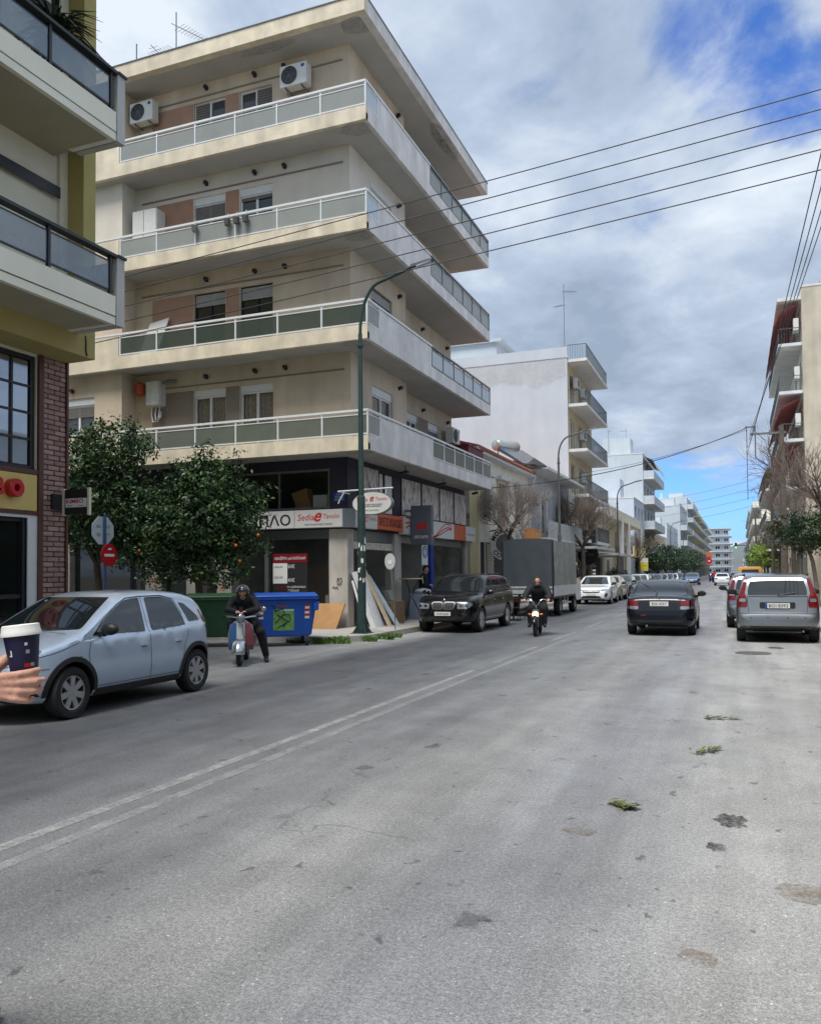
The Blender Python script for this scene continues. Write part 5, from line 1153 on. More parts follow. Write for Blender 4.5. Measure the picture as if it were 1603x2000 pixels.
def hand_bones(w, d, up_, r=.011, curl=.6):
    """palm and five bent fingers from wrist w pointing along d"""
    w = Vector(w); d = Vector(d).normalized(); up_ = Vector(up_); s = d.cross(up_).normalized(); up_ = s.cross(d)
    b = []
    for i, (o_, l) in enumerate(((-.032, .065), (-.011, .078), (.011, .082), (.031, .074))):
        k = w+d*.085+s*o_; b.append((w+s*o_*.5, .022, k, .014, 'skin'))
        m_ = k+(d*math.cos(curl)-up_*math.sin(curl))*l*.55; e = m_+(d*math.cos(curl*2.4)-up_*math.sin(curl*2.4))*l*.5
        b += [(k, .012, m_, .0105, 'skin'), (m_, .0105, e, .009, 'skin')]
    k = w+d*.03+s*.035; m_ = k+(d*.6+s*.6-up_*.5).normalized()*.04; b += [(w+s*.01, .02, k, .016, 'skin'), (k, .014, m_, .012, 'skin'), (m_, .012, m_+(d-up_*.6).normalized()*.035, .01, 'skin')]
    return b
def head_bones(c, fwd, s=1):
    """skull, jaw, nose, ears around head centre c looking along fwd"""
    c = Vector(c); f = Vector(fwd).normalized(); r = f.cross(Vector((0, 0, 1))).normalized(); u = r.cross(f)
    b = [(c-f*.02*s+u*.035*s, .088*s, c+f*.015*s+u*.02*s, .084*s, 'skin'), (c+f*.03*s-u*.05*s, .062*s, c+f*.05*s-u*.085*s, .042*s, 'skin'), (c+f*.085*s+u*.012*s, .012*s, c+f*.112*s-u*.02*s, .014*s, 'skin')]
    for q in (-1, 1): b.append((c+r*q*.082*s+u*.02*s, .014*s, c+r*q*.09*s-u*.02*s, .012*s, 'skin'))
    b.append((c+f*.078*s-u*.052*s-r*.022*s, .012*s, c+f*.078*s-u*.052*s+r*.022*s, .012*s, 'skin'))
    return b
def face_parts(t, c, fwd, glasses=False):
    c = Vector(c); f = Vector(fwd).normalized(); r = f.cross(Vector((0, 0, 1))).normalized(); u = r.cross(f)
    for q in (-1, 1):
        MB().ball(c+f*.086+r*q*.034+u*.012, .014, .014, .009, 10, 6).build('eye' if not glasses else 'sunglass_lens', 'hair_dark', t)
        if not glasses: MB().tube([c+f*.09+r*q*.018+u*.034, c+f*.092+r*q*.034+u*.039, c+f*.083+r*q*.052+u*.034], .005, 5).build('eyebrow', 'hair_dark', t)
def hair(t, c, fwd, mat='hair_dark'):
    c = Vector(c); f = Vector(fwd).normalized(); u = Vector((0, 0, 1)); mb = MB(); mb.ball(c-f*.012+u*.034, .098, .098, .098, 18, 12); 
    keep = MB(); keep.v = mb.v
    for fc, mi in zip(mb.f, mb.mi):
        ce = sum((mb.v[i] for i in fc), Vector())/len(fc)-c
        if ce.dot(u) > .028 and not (ce.dot(f) > .055 and ce.dot(u) < .085) or (ce.dot(f) < -.02 and ce.dot(u) > -.05): keep.f.append(fc); keep.mi.append(0)
    keep.build('hair', mat, t, smooth=True)
# ================================================================ scooter, moped
M('scooter_blue', rgb(62, 106, 158), .3, coat=.6); M('scooter_red', rgb(122, 66, 70), .35, coat=.5); M('scooter_white', rgb(215, 218, 220), .35, coat=.5); M('polished', rgb(190, 194, 198), .2, .9); M('helmet', rgb(48, 52, 56), .2, coat=.8); M('moped_dark', rgb(20, 20, 22), .35, coat=.4)
def two_wheel(t, y, R, w, mat='polished', cov=True):
    mb = MB(); mb.lathe([(R*.6, -w/2), (R*.86, -w/2), (R*.97, -w*.3), (R, 0), (R*.97, w*.3), (R*.86, w/2), (R*.6, w/2)], (0, y, R), 'x', 28, closed=True); o = mb.build('wheel', 'rubber', t, smooth=True)
    mb = MB(); mb.lathe([(0, w*.42), (R*.2, w*.42), (R*.3, w*.25), (R*.55, w*.3), (R*.62, w*.44), (R*.62, -w*.44), (R*.55, -w*.3), (R*.3, -w*.25), (R*.2, -w*.42), (0, -w*.42)], (0, y, R), 'x', 24); mb.build('rim', mat, o, smooth=True)
    return o
def fender(t, y, R, a0, a1, wd, mat):
    mb = MB(); n = 14; pr = [(-wd, -.03), (-wd*.8, .02), (-wd*.4, .045), (0, .052), (wd*.4, .045), (wd*.8, .02), (wd, -.03)]; vs = []
    for i in range(n+1):
        a = rad(a0+(a1-a0)*i/n)
        for x, h in pr: vs.append((x*(1-.25*abs(i/n-.5)), y+(R+.035+h)*math.cos(a), R+(R+.035+h)*math.sin(a)))
    k = len(pr); mb.add(vs, [(i*k+j, i*k+j+1, (i+1)*k+j+1, (i+1)*k+j) for i in range(n) for j in range(k-1)])
    o = mb.build('mudguard', mat, t, smooth=True); sm_ = o.modifiers.new('thick', 'SOLIDIFY'); sm_.thickness = .006; return o
def scooter():
    rz = -2.67; dx, dy = -math.sin(rz), math.cos(rz)
    t = thing('scooter', 'vintage scooter with blue and red leg shield and chrome mudguard, standing at the corner', 'scooter', (-8.13-.62*dx, 12.30-.62*dy, 0), rz)
    two_wheel(t, .62, .215, .095); two_wheel(t, -.60, .215, .095); fender(t, .62, .225, 5, 170, .13, 'polished')
    # leg shield: three vertical panels, blue, white centre, red
    def shield(x0, x1, mat, name):
        mb = MB(); n = 10; prof = [(.30, .40), (.42, .40), (.55, .395), (.68, .375), (.80, .35), (.86, .335)]; vs = []
        for z, y in prof:
            hw = .235*min(1, 1-.0*(z-.3))*(1-.5*max(0, (z-.70)/.16)**2.2)
            for i in range(n+1):
                x = x0+(x1-x0)*i/n; xx = max(-hw, min(hw, x)); vs.append((xx, y+.03-(xx/.235)**2*.10, z))
        k = n+1; mb.add(vs, [(i*k+j, i*k+j+1, (i+1)*k+j+1, (i+1)*k+j) for i in range(len(prof)-1) for j in range(n)])
        o = mb.build(name, mat, t, smooth=True); s_ = o.modifiers.new('thick', 'SOLIDIFY'); s_.thickness = .012; s_.offset = 0
    shield(.08, .235, 'scooter_blue', 'leg_shield'); shield(-.235, -.08, 'scooter_red', 'leg_shield'); shield(-.079, .079, 'scooter_white', 'shield_centre')
    mb = MB(); mb.tube([(-.238+.0, .33, .32), (-.242, .31, .6), (-.205, .31, .78), (-.1, .345, .865), (0, .355, .88), (.1, .345, .865), (.205, .31, .78), (.242, .31, .6), (.238, .33, .32)], .010, 6); mb.build('shield_trim', 'polished', t, smooth=True)
    mb = MB(); mb.box(-.055, .055, .425, .45, .42, .47); mb.build('horn_grille', 'black', t); mb = MB(); mb.hexa([(-.05, .40, .3), (.05, .40, .3), (.05, .46, .3), (-.05, .46, .3)], [(-.035, .36, .86), (.035, .36, .86), (.035, .41, .86), (-.035, .41, .86)]); mb.build('steering_column', 'scooter_white', t, bevel=.015)
    # handlebar with head lamp, mirror
    mb = MB(); mb.ball((0, .36, .93), .09, .12, .075, 16, 10); hd = mb.build('handlebar_head', 'polished', t, smooth=True)
    mb = MB(); mb.lathe([(0, .10), (.05, .095), (.07, .08), (.075, .05), (.07, 0)], (0, .40, .93), 'y', 20); mb.build('head_lamp', 'lamp_clear', hd, smooth=True)
    for q in (-1, 1):
        MB().tube([(q*.06, .34, .93), (q*.2, .31, .95), (q*.30, .27, .955)], .02, 8).build('handlebar', 'polished', t, smooth=True); MB().tube([(q*.28, .28, .955), (q*.38, .24, .955)], .023, 8).build('grip', 'rubber', t, smooth=True)
    mb = MB(); mb.tube([(-.25, .3, .96), (-.33, .33, 1.03), (-.40, .33, 1.08)], .008, 6); mb.ball((-.44, .33, 1.1), .045, .015, .045); mb.build('mirror', 'polished', t, smooth=True)
    mb = MB(); mb.hexa([(-.16, -.2, .26), (.16, -.2, .26), (.13, .42, .26), (-.13, .42, .26)], [(-.16, -.2, .32), (.16, -.2, .32), (.15, .40, .33), (-.15, .40, .33)]); mb.build('footboard', 'scooter_blue', t, bevel=.02)
    mb = MB(); mb.ball((0, -.50, .55), .20, .46, .24, 20, 12); mb.build('rear_body', 'scooter_blue', t, smooth=True)
    for q in (-1, 1): MB().ball((q*.17, -.55, .48), .09, .32, .19, 16, 10).build('side_panel', 'scooter_blue' if q > 0 else 'scooter_red', t, smooth=True)
    mb = MB(); mb.box(-.13, .13, -.85, -.12, .74, .83); mb.build('seat', 'black', t, bevel=.04)
    mb = MB(); mb.tube([(-.09, .62, .215), (-.09, .56, .45), (-.03, .42, .8)], .018, 6); mb.build('fork', 'grey_metal', t)
    # rider
    L = Matrix.Translation(t.location) @ Matrix.Rotation(rz, 4, 'Z')
    p = thing('person', 'person in black clothes and dark helmet sitting on the scooter looking down', 'person', t.location, rz)
    hip = (0, -.42, .90)
    B = [((0, -.46, .90), .15, (0, -.34, 1.08), .155, 'top'), ((0, -.34, 1.08), .155, (0, -.12, 1.27), .15, 'top'), ((-.15, -.10, 1.28), .075, (.15, -.10, 1.28), .075, 'top'), ((0, -.08, 1.28), .06, (0, .02, 1.36), .055, 'skin'),
         ((-.2, -.12, 1.28), .065, (-.30, .02, 1.08), .055, 'top'), ((-.30, .02, 1.08), .055, (-.10, .26, 1.05), .042, 'top'), ((.2, -.12, 1.28), .065, (.30, .02, 1.08), .055, 'top'), ((.30, .02, 1.08), .055, (.10, .26, 1.05), .042, 'top'),
         ((.10, -.42, .88), .10, (.22, .05, .80), .085, 'leg'), ((.22, .05, .80), .08, (.20, .12, .38), .055, 'leg'), ((.20, .12, .36), .05, (.20, .26, .35), .042, 'shoe'),
         ((-.10, -.42, .88), .10, (-.34, -.02, .62), .085, 'leg'), ((-.34, -.02, .62), .08, (-.44, -.14, .14), .052, 'leg'), ((-.44, -.16, .06), .05, (-.47, .06, .045), .04, 'shoe')]
    B += head_bones((0, .06, 1.42), (0, .75, -.65)); B += hand_bones((-.10, .26, 1.05), (.7, .6, 0), (0, 0, 1)); B += hand_bones((.10, .26, 1.05), (-.7, .6, 0), (0, 0, 1))
    link('body', grow(B, .013, ZN, PM, fat=1.22), p); face_parts(p, (0, .06, 1.42), (0, .75, -.65))
    mb = MB(); mb.ball((0, .035, 1.46), .135, .15, .135, 22, 16); k = MB(); k.v = mb.v
    for fc in mb.f:
        ce = sum((mb.v[i] for i in fc), Vector())/len(fc)-Vector((0, .06, 1.42))
        if not (ce.y > .05 and ce.z < .02): k.f.append(fc); k.mi.append(0)
    hm = k.build('helmet', 'helmet', p, smooth=True); MB().ball((0, .185, 1.49), .012, .006, .012).build('helmet_badge', 'paper', hm)
    mb = MB(); mb.box(-.035, .035, .33, .345, 1.03, 1.15); mb.build('phone', 'black', p, bevel=.005); t.scale = p.scale = (.92, .92, .90)
scooter()
def moped():
    rz = math.pi-.0; rz = -(math.pi-.12)
    dx, dy = -math.sin(rz), math.cos(rz)
    t = thing('moped', 'dark moped with lit headlamp being ridden towards us', 'moped', (-4.72-.6*dx, 20.25-.6*dy, 0), rz)
    two_wheel(t, .60, .25, .085, 'dark_metal'); two_wheel(t, -.60, .25, .085, 'dark_metal'); fender(t, .60, .25, 20, 160, .065, 'moped_dark')
    M('headlamp_lit', (1, .72, .35), .3, emit=4.0)
    mb = MB(); mb.hexa([(-.10, .40, .52), (.10, .40, .52), (.12, .56, .50), (-.12, .56, .50)], [(-.09, .34, .76), (.09, .34, .76), (.08, .46, .74), (-.08, .46, .74)]); mb.build('front_cowl', 'moped_dark', t, bevel=.02)
    mb = MB(); mb.lathe([(0, .05), (.05, .045), (.075, .02), (.08, 0)], (0, .545, .60), 'y', 18); mb.build('head_lamp', 'headlamp_lit', t, smooth=True)
    for q in (-1, 1): MB().ball((q*.16, .50, .60), .04, .03, .03).build('indicator', 'lamp_amber', t, smooth=True)
    mb = MB(); mb.hexa([(-.16, .30, .28), (.16, .30, .28), (.16, .36, .28), (-.16, .36, .28)], [(-.12, .32, .80), (.12, .32, .80), (.11, .38, .80), (-.11, .38, .80)]); mb.build('leg_shield', 'moped_dark', t, bevel=.02)
    mb = MB(); mb.tube([(0, .38, .62), (0, .33, .85)], .03, 8); mb.tube([(-.05, .33, .84), (-.1, .33, .95), (-.16, .31, 1.0), (-.28, .24, .99)], .014, 8); mb.tube([(.05, .33, .84), (.1, .33, .95), (.16, .31, 1.0), (.28, .24, .99)], .014, 8); mb.build('handlebar', 'polished', t, smooth=True)
    for q in (-1, 1): MB().tube([(q*.27, .25, .99), (q*.37, .20, .985)], .018, 8).build('grip', 'rubber', t, smooth=True)
    for q in (-1, 1): MB().tube([(q*.075, .6, .25), (q*.07, .5, .55)], .018, 6).build('fork', 'grey_metal', t)
    mb = MB(); mb.hexa([(-.10, -.75, .35), (.10, -.75, .35), (.12, .30, .24), (-.12, .30, .24)], [(-.12, -.8, .70), (.12, -.8, .70), (.10, .05, .42), (-.10, .05, .42)]); mb.build('frame', 'moped_dark', t, bevel=.03)
    mb = MB(); mb.box(-.13, .13, -.80, -.08, .70, .78); mb.build('seat', 'black', t, bevel=.035); MB().tube([(.13, -.2, .25), (.14, -.9, .32)], [.03, .045], 10).build('exhaust', 'grey_metal', t)
    p = thing('person', 'man in a black jacket riding the moped towards us', 'person', t.location, rz)
    B = [((0, -.40, .86), .15, (0, -.34, 1.06), .15, 'top'), ((0, -.34, 1.06), .155, (0, -.22, 1.28), .165, 'top'), ((-.17, -.20, 1.30), .085, (.17, -.20, 1.30), .085, 'top'), ((0, -.17, 1.32), .065, (0, -.12, 1.40), .058, 'skin'),
         ((-.22, -.20, 1.29), .08, (-.33, -.04, 1.10), .068, 'top'), ((-.33, -.04, 1.10), .068, (-.32, .16, 1.0), .05, 'top'), ((.22, -.20, 1.29), .08, (.33, -.04, 1.10), .068, 'top'), ((.33, -.04, 1.10), .068, (.32, .16, 1.0), .05, 'top'),
         ((.10, -.38, .84), .105, (.20, .08, .72), .085, 'leg'), ((.20, .08, .72), .08, (.19, .04, .32), .055, 'leg'), ((.19, .02, .28), .05, (.22, .2, .26), .042, 'shoe'), ((-.10, -.38, .84), .105, (-.20, .08, .72), .085, 'leg'), ((-.20, .08, .72), .08, (-.19, .04, .32), .055, 'leg'), ((-.19, .02, .28), .05, (-.22, .2, .26), .042, 'shoe')]
    hc = (0, -.09, 1.50); B += head_bones(hc, (-.1, 1, -.1), .95); B += hand_bones((-.32, .16, 1.0), (.0, .8, -.1), (0, 0, 1), curl=1.0); B += hand_bones((.32, .16, 1.0), (0, .8, -.1), (0, 0, 1), curl=1.0)
    link('body', grow(B, .013, ZN, PM, fat=1.28), p); face_parts(p, hc, (-.1, 1, -.1), True); hair(p, hc, (-.1, 1, -.1))
    mb = MB(); mb.tube([(-.09, -.10, 1.38), (-.05, .0, 1.37), (.05, .0, 1.37), (.09, -.10, 1.38), (.05, -.17, 1.4), (-.05, -.17, 1.4), (-.09, -.10, 1.38)], .035, 8); mb.build('collar', 'jacket_black', p, smooth=True)
    t.scale = p.scale = (.93, .93, .92)
    # a far rider in red
    t2 = dup(t, (-2.55, 104, 0), 0, 'moped ridden away far along the street by a rider in red')
    p2 = thing('person', 'rider in a red jacket on the far moped', 'person', (-2.55, 104, 0), 0); M('jacket_red', rgb(150, 26, 34), .8)
    me = p.children[0].data.copy(); me.materials[1] = MATS['jacket_red']; link('body', me, p2)
    MB().ball((0, -.09, 1.53), .13, .14, .13, 16, 10).build('helmet', 'black', p2, smooth=True)
moped()
def cup_person():
    """someone walking into view with a takeaway coffee; only the hand and a shoe tip are in the frame"""
    p = thing('person', 'hand in a dark sleeve reaching in with a takeaway cup at the picture edge', 'person', (-2.28, 1.62, 0), 0)
    b = Vector(p.location)
    def V(x, y, z): return Vector((x, y, z))-b
    cup = V(-1.662, 1.563, 1.405)
    vx = Vector((.78, .55, 0)).normalized()      # towards the right in view
    cv = Vector((.66, -.62, 0)).normalized()     # towards the camera
    w = cup-vx*.10+cv*.02+Vector((0, 0, -.082))
    B = [((0, 0, .95), .16, (0, 0, 1.18), .165, 'top'), ((0, 0, 1.18), .17, (0, 0, 1.42), .16, 'top'), ((-.04, .15, 1.44), .08, (.04, -.15, 1.44), .08, 'top'), ((0, 0, 1.46), .065, (.02, 0, 1.58), .058, 'skin'),
         ((.03, -.19, 1.43), .075, (.12, -.27, 1.20), .06, 'top'), (Vector((.12, -.27, 1.20)), .055, w-vx*.05-Vector((0, 0, .012)), .036, 'top'), (w-vx*.07-Vector((0, 0, .02)), .03, w, .026, 'skin'),
         ((-.03, .19, 1.43), .075, (-.02, .24, 1.14), .06, 'top'), ((-.02, .24, 1.14), .055, (.06, .22, .92), .042, 'top'),
         ((0, .09, .93), .115, (-.12, .34, .5), .085, 'leg'), ((-.12, .34, .5), .08, (-.41, .52, .12), .055, 'leg'), ((-.44, .52, .06), .05, (-.24, .60, .045), .036, 'shoe'), ((0, -.09, .93), .115, (.02, -.06, .5), .085, 'leg'), ((.02, -.06, .5), .08, (-.02, .30, .12), .055, 'leg')]
    B[-1] = ((.02, -.06, .5), .08, (-.12, -.06, .12), .055, 'leg'); B.append(((-.14, -.06, .06), .05, (.06, -.08, .045), .04, 'shoe'))
    B += head_bones((.03, 0, 1.68), (1, 0, 0)) + hand_bones((.06, .22, .92), (.1, 0, -1), (0, 1, 0))
    # the hand: four fingers in front of the cup, thumb behind it
    k0 = w+vx*.06+Vector((0, 0, .015))
    base = [w+vx*.05+cv*.022+Vector((0, 0, dz)) for dz in (.034, .0175, .001, -.0145)]
    for i, kb in enumerate(base):
        B.append((w, .020, kb, .0115, 'skin'))
        r = (.0098, .0102, .0098, .0088)[i]; up_ = .006-.004*i
        m1 = kb+vx*(.036, .04, .038, .03)[i]+cv*.018+Vector((0, 0, up_)); m2 = m1+vx*(.030, .034, .032, .024)[i]-cv*.006+Vector((0, 0, up_*.8)); m3 = m2+vx*(.016, .018, .016, .014)[i]-cv*.022+Vector((0, 0, .002))
        B += [(kb, r, m1, r*.95, 'skin'), (m1, r*.95, m2, r*.88, 'skin'), (m2, r*.88, m3, r*.75, 'skin')]
    th = w+vx*.03-cv*.03+Vector((0, 0, .05)); B += [(w, .022, th, .016, 'skin'), (th, .015, th+vx*.04-cv*.015+Vector((0, 0, .03)), .013, 'skin'), (th+vx*.04-cv*.015+Vector((0, 0, .03)), .013, th+vx*.075-cv*.005+Vector((0, 0, .03)), .011, 'skin')]
    M('nail', rgb(216, 176, 160), .3)
    M('jacket_navy', rgb(22, 24, 34), .85, var=.3, vs=20)
    link('body', grow(B, .0045, ZN, ['skin', 'jacket_navy', 'trouser_dark', 'shoe_black'], smooth=4), p); hair(p, (.03, 0, 1.68), (1, 0, 0)); face_parts(p, (.03, 0, 1.68), (1, 0, 0))
    c = thing('paper_cup', 'dark blue takeaway coffee cup with white lid held at the picture edge', 'cup', b+cup-Vector((0, 0, .055)), 0)
    c.rotation_euler = (rad(2), rad(-5), 0)
    M('cup_blue', rgb(24, 26, 66), .5, var=.06, vs=30); M('lid_white', rgb(236, 236, 232), .4)
    mb = MB(); mb.lathe([(0, 0), (.030, 0), (.0305, .002), (.0425, .108), (.0425, .110), (0, .110)], (0, 0, 0), 'z', 40); mb.build('cup_body', 'cup_blue', c, smooth=True)
    mb = MB(); mb.lathe([(.0425, .104), (.0475, .104), (.0480, .110), (.0455, .116), (.0435, .130), (.041, .1315), (.038, .127), (0, .126)], (0, 0, 0), 'z', 40); mb.build('lid', 'lid_white', c, smooth=True)
    # small printed marks round the cup
    def mark(name, mat, ang, z, wd, h):
        a0 = math.atan2(-.62, .66)+ang; mb = MB(); n = 5; vs = []
        for i in range(n+1):
            for zz in (z-h/2, z+h/2):
                r_ = .0305+(.0425-.0305)*(zz-.002)/.106+.0006; a = a0+(i/n-.5)*wd/r_; vs.append((r_*math.cos(a), r_*math.sin(a), zz))
        mb.add(vs, [(2*i, 2*i+2, 2*i+3, 2*i+1) for i in range(n)]); mb.build(name, mat, c)
    mark('round_mark', 'paper', .22, .083, .007, .007); mark('square_mark', 'shutter_grey', .30, .064, .009, .009); mark('logo_patch', 'red', .22, .030, .012, .010); mark('logo_patch', 'shutter_grey', .60, .031, .010, .009); mark('letter_stroke', 'paper', -.75, .062, .004, .016); mark('letter_stroke', 'paper', -.82, .056, .008, .003)
cup_person()
# ================================================================ canvas truck and orange van
def truck():
    t = thing('truck', 'small flatbed truck with grey canvas cover parked behind the black off-roader', 'truck', (-7.08, 31.6, 0), 0)
    M('tarp_dark', rgb(72, 80, 84), .7, var=.12, vs=3, bump=.4, bs=5); M('tarp_side', rgb(148, 150, 142), .75, var=.22, vs=4, streak=.25, bump=.5, bs=6); M('truck_alu', rgb(206, 210, 208), .5, .3, var=.12, vs=5); M('truck_white', rgb(214, 216, 216), .35, coat=.4, var=.05, vs=5)
    # canvas: rear curtain and side with folds
    n = 40; mb = MB(); rr = random.Random(5); ph = [rr.uniform(-.02, .02) for _ in range(n+1)]
    for sx in (-1, 1):
        vs = []
        for i in range(n+1):
            y = -2.3+4.3*i/n
            for j in range(7):
                z = 1.10+1.66*j/6; vs.append((sx*(.97+ph[i]*(1-j/7)-.02*(j/6)**3), y, z+(.0 if j < 6 else .01*math.sin(i))))
        mb.add(vs, [(i*7+j, i*7+j+1, (i+1)*7+j+1, (i+1)*7+j) for i in range(n) for j in range(6)])
    mb.build('canvas_side', 'tarp_side', t, smooth=True)
    vs = []; mb = MB()
    for i in range(n+1):
        y = -2.3+4.3*i/n; s_ = .03*math.sin(i*.63)**2
        for j in range(9): x = -.95+1.9*j/8; vs.append((x, y, 2.76+.07*(1-(x/.95)**2)-s_*(1-(x/.95)**2)))
    mb.add(vs, [(i*9+j, i*9+j+1, (i+1)*9+j+1, (i+1)*9+j) for i in range(n) for j in range(8)]); mb.build('canvas_roof', 'tarp_dark', t, smooth=True)
    vs = []; mb = MB()
    for i in range(21):
        x = -.95+1.9*i/20
        for j in range(9): z = 1.08+(1.70+.06*(1-(x/.95)**2))*j/8; vs.append((x, -2.31-.015*math.sin(i*1.1+j*.5)*(1-j/9), z))
    mb.add(vs, [(i*9+j, i*9+j+1, (i+1)*9+j+1, (i+1)*9+j) for i in range(20) for j in range(8)]); mb.build('rear_curtain', 'tarp_dark', t, smooth=True)
    for x in (-.93, .93): MB().box(x-.03, x+.03, -2.345, -2.30, .7, 2.74).build('corner_post', 'dark_metal', t)
    MB().box(-.94, .94, -2.3, 2.0, .66, .74).build('load_bed', 'dark_metal', t)
    for x in (-.97, .97): MB().box(x-.02, x+.02, -2.28, 2.0, .74, 1.12).build('side_board', 'truck_alu', t)
    MB().box(-.9, .9, -2.34, -2.30, .74, 1.10).build('tailgate', 'truck_alu', t)
    for z in (.80, 1.0): MB().box(-.9, .9, -2.352, -2.341, z, z+.03).build('tailgate_rib', 'dark_metal', t)
    for x in (-.4, .4): MB().box(x-.06, x+.06, -2.2, 3.0, .50, .66).build('chassis_rail', 'dark_metal', t)
    for x in (-.95, .95):
        for y in (-.4, .25): MB().box(x-.02, x+.02, y-.02, y+.02, .45, .66).build('side_guard_post', 'truck_alu', t)
        MB().box(x-.02, x+.02, -.5, .9, .42, .47).build('side_guard', 'truck_alu', t)
    for x in (-.62, .62): MB().box(x-.28, x+.28, -2.36, -2.30, .54, .64).build('tail_lamp', 'lamp_red', t)
    MB().box(-.25, .25, -2.365, -2.355, .56, .66).build('number_plate', 'plate_white', t)
    mb = MB(); R = .34
    for y, ins in ((-1.05, 0), (2.0, .03)):
        for sx in (-1, 1):
            q = MB(); q.lathe([(R*.5, -.11), (R*.93, -.11), (R, -.07), (R, .07), (R*.93, .11), (R*.5, .11)], (sx*(.84-ins), y, R), 'x', 28, closed=True); o = q.build('wheel', 'rubber', t, smooth=True)
            q = MB(); q.lathe([(0, sx*.06), (R*.3, sx*.06), (R*.5, sx*.09)], (sx*(.84-ins), y, R), 'x', 20); q.build('rim', 'truck_alu', o, smooth=True)
    pr = [(2.05, .45), (2.05, 2.0), (2.15, 2.08), (2.75, 2.06), (3.1, 1.45), (3.45, 1.2), (3.5, .45)]
    mb = MB(); mb.prism(pr, 'x', -.9, .9); cab = mb.build('cab', 'truck_white', t, bevel=.05)
    for sx in (-1, 1): q = MB(); q.prism([(2.25, 1.35), (2.25, 1.9), (2.70, 1.9), (2.98, 1.38)], 'x', sx*.9, sx*.906); q.build('cab_window', 'glass_car', cab)
    q = MB(); q.quad((-.78, 2.80, 2.0), (.78, 2.80, 2.0), (.8, 3.1, 1.48), (-.8, 3.1, 1.48)); q.build('windscreen', 'glass_car', cab)
    for sx in (-1, 1): q = MB(); q.box(sx*.92, sx*1.08, 2.85, 2.92, 1.4, 1.75); q.build('wing_mirror', 'car_black', cab, bevel=.02)
truck()
def van():
    t = thing('van', 'orange yellow van parked at the right kerb beyond the silver hatchbacks', 'van', (.95, 74, 0), 0)
    pr = [(-2.2, .35), (-2.25, 1.0), (-2.1, 1.86), (-1.8, 1.93), (.9, 1.92), (1.5, 1.30), (2.15, 1.08), (2.25, .35)]
    MB().prism(pr, 'x', -.88, .88).build('body', 'paint_orange', t, bevel=.08)
    for sx in (-1, 1):
        MB().prism([(-1.9, 1.15), (-1.85, 1.68), (-.7, 1.7), (-.7, 1.15)], 'x', sx*.88, sx*.886).build('side_window', 'glass_car', t); MB().prism([(-.6, 1.15), (-.6, 1.7), (.75, 1.7), (1.2, 1.2)], 'x', sx*.88, sx*.886).build('side_window', 'glass_car', t)
    mb = MB(); mb.quad((-.7, -2.24, 1.15), (.7, -2.24, 1.15), (.62, -2.155, 1.7), (-.62, -2.155, 1.7)); o = mb.build('rear_window', 'glass_car', t)
    for v in o.data.vertices: v.co.y -= .02
    for x in (-.75, .75): MB().box(x-.07, x+.07, -2.29, -2.24, .75, 1.1).build('tail_lamp', 'lamp_red', t)
    MB().box(-.25, .25, -2.3, -2.26, .6, .71).build('number_plate', 'plate_white', t)
    for y in (-1.35, 1.4):
        for sx in (-1, 1): MB().lathe([(0, -.09), (.3, -.09), (.31, 0), (.3, .09), (0, .09)], (sx*.8, y, .31), 'x', 22).build('wheel', 'rubber', t, smooth=True)
    for q in (-.5, .5): MB().box(q-.02, q+.02, -1.6, .6, 1.95, 1.99).build('roof_bar', 'car_black', t)
van()
# ================================================================ trees and plants
def leaf_mats(name, cols):
    for i, c in enumerate(cols): M('%s_%d' % (name, i), c, .45, spec=.4, var=.15, vs=9)
    return ['%s_%d' % (name, i) for i in range(len(cols))]
CIT = leaf_mats('citrus_leaf', [(.012, .034, .012), (.020, .052, .016), (.034, .080, .022), (.066, .125, .034)]); DRK = leaf_mats('dark_leaf', [(.018, .045, .022), (.03, .062, .03), (.045, .085, .035)]); LIM = leaf_mats('lime_leaf', [(.16, .25, .03), (.22, .32, .05), (.28, .36, .08)]); WEED = leaf_mats('weed_leaf', [(.06, .13, .02), (.10, .19, .035), (.15, .24, .06)])
M('bark', rgb(86, 76, 66), .9, var=.25, vs=12, bump=.6, bs=30); M('bark_pale', rgb(150, 142, 130), .9, var=.25, vs=10, bump=.5, bs=30); M('twig', rgb(156, 146, 140), .9, var=.2, vs=8); M('twig_brown', rgb(118, 104, 94), .9, var=.2, vs=8)
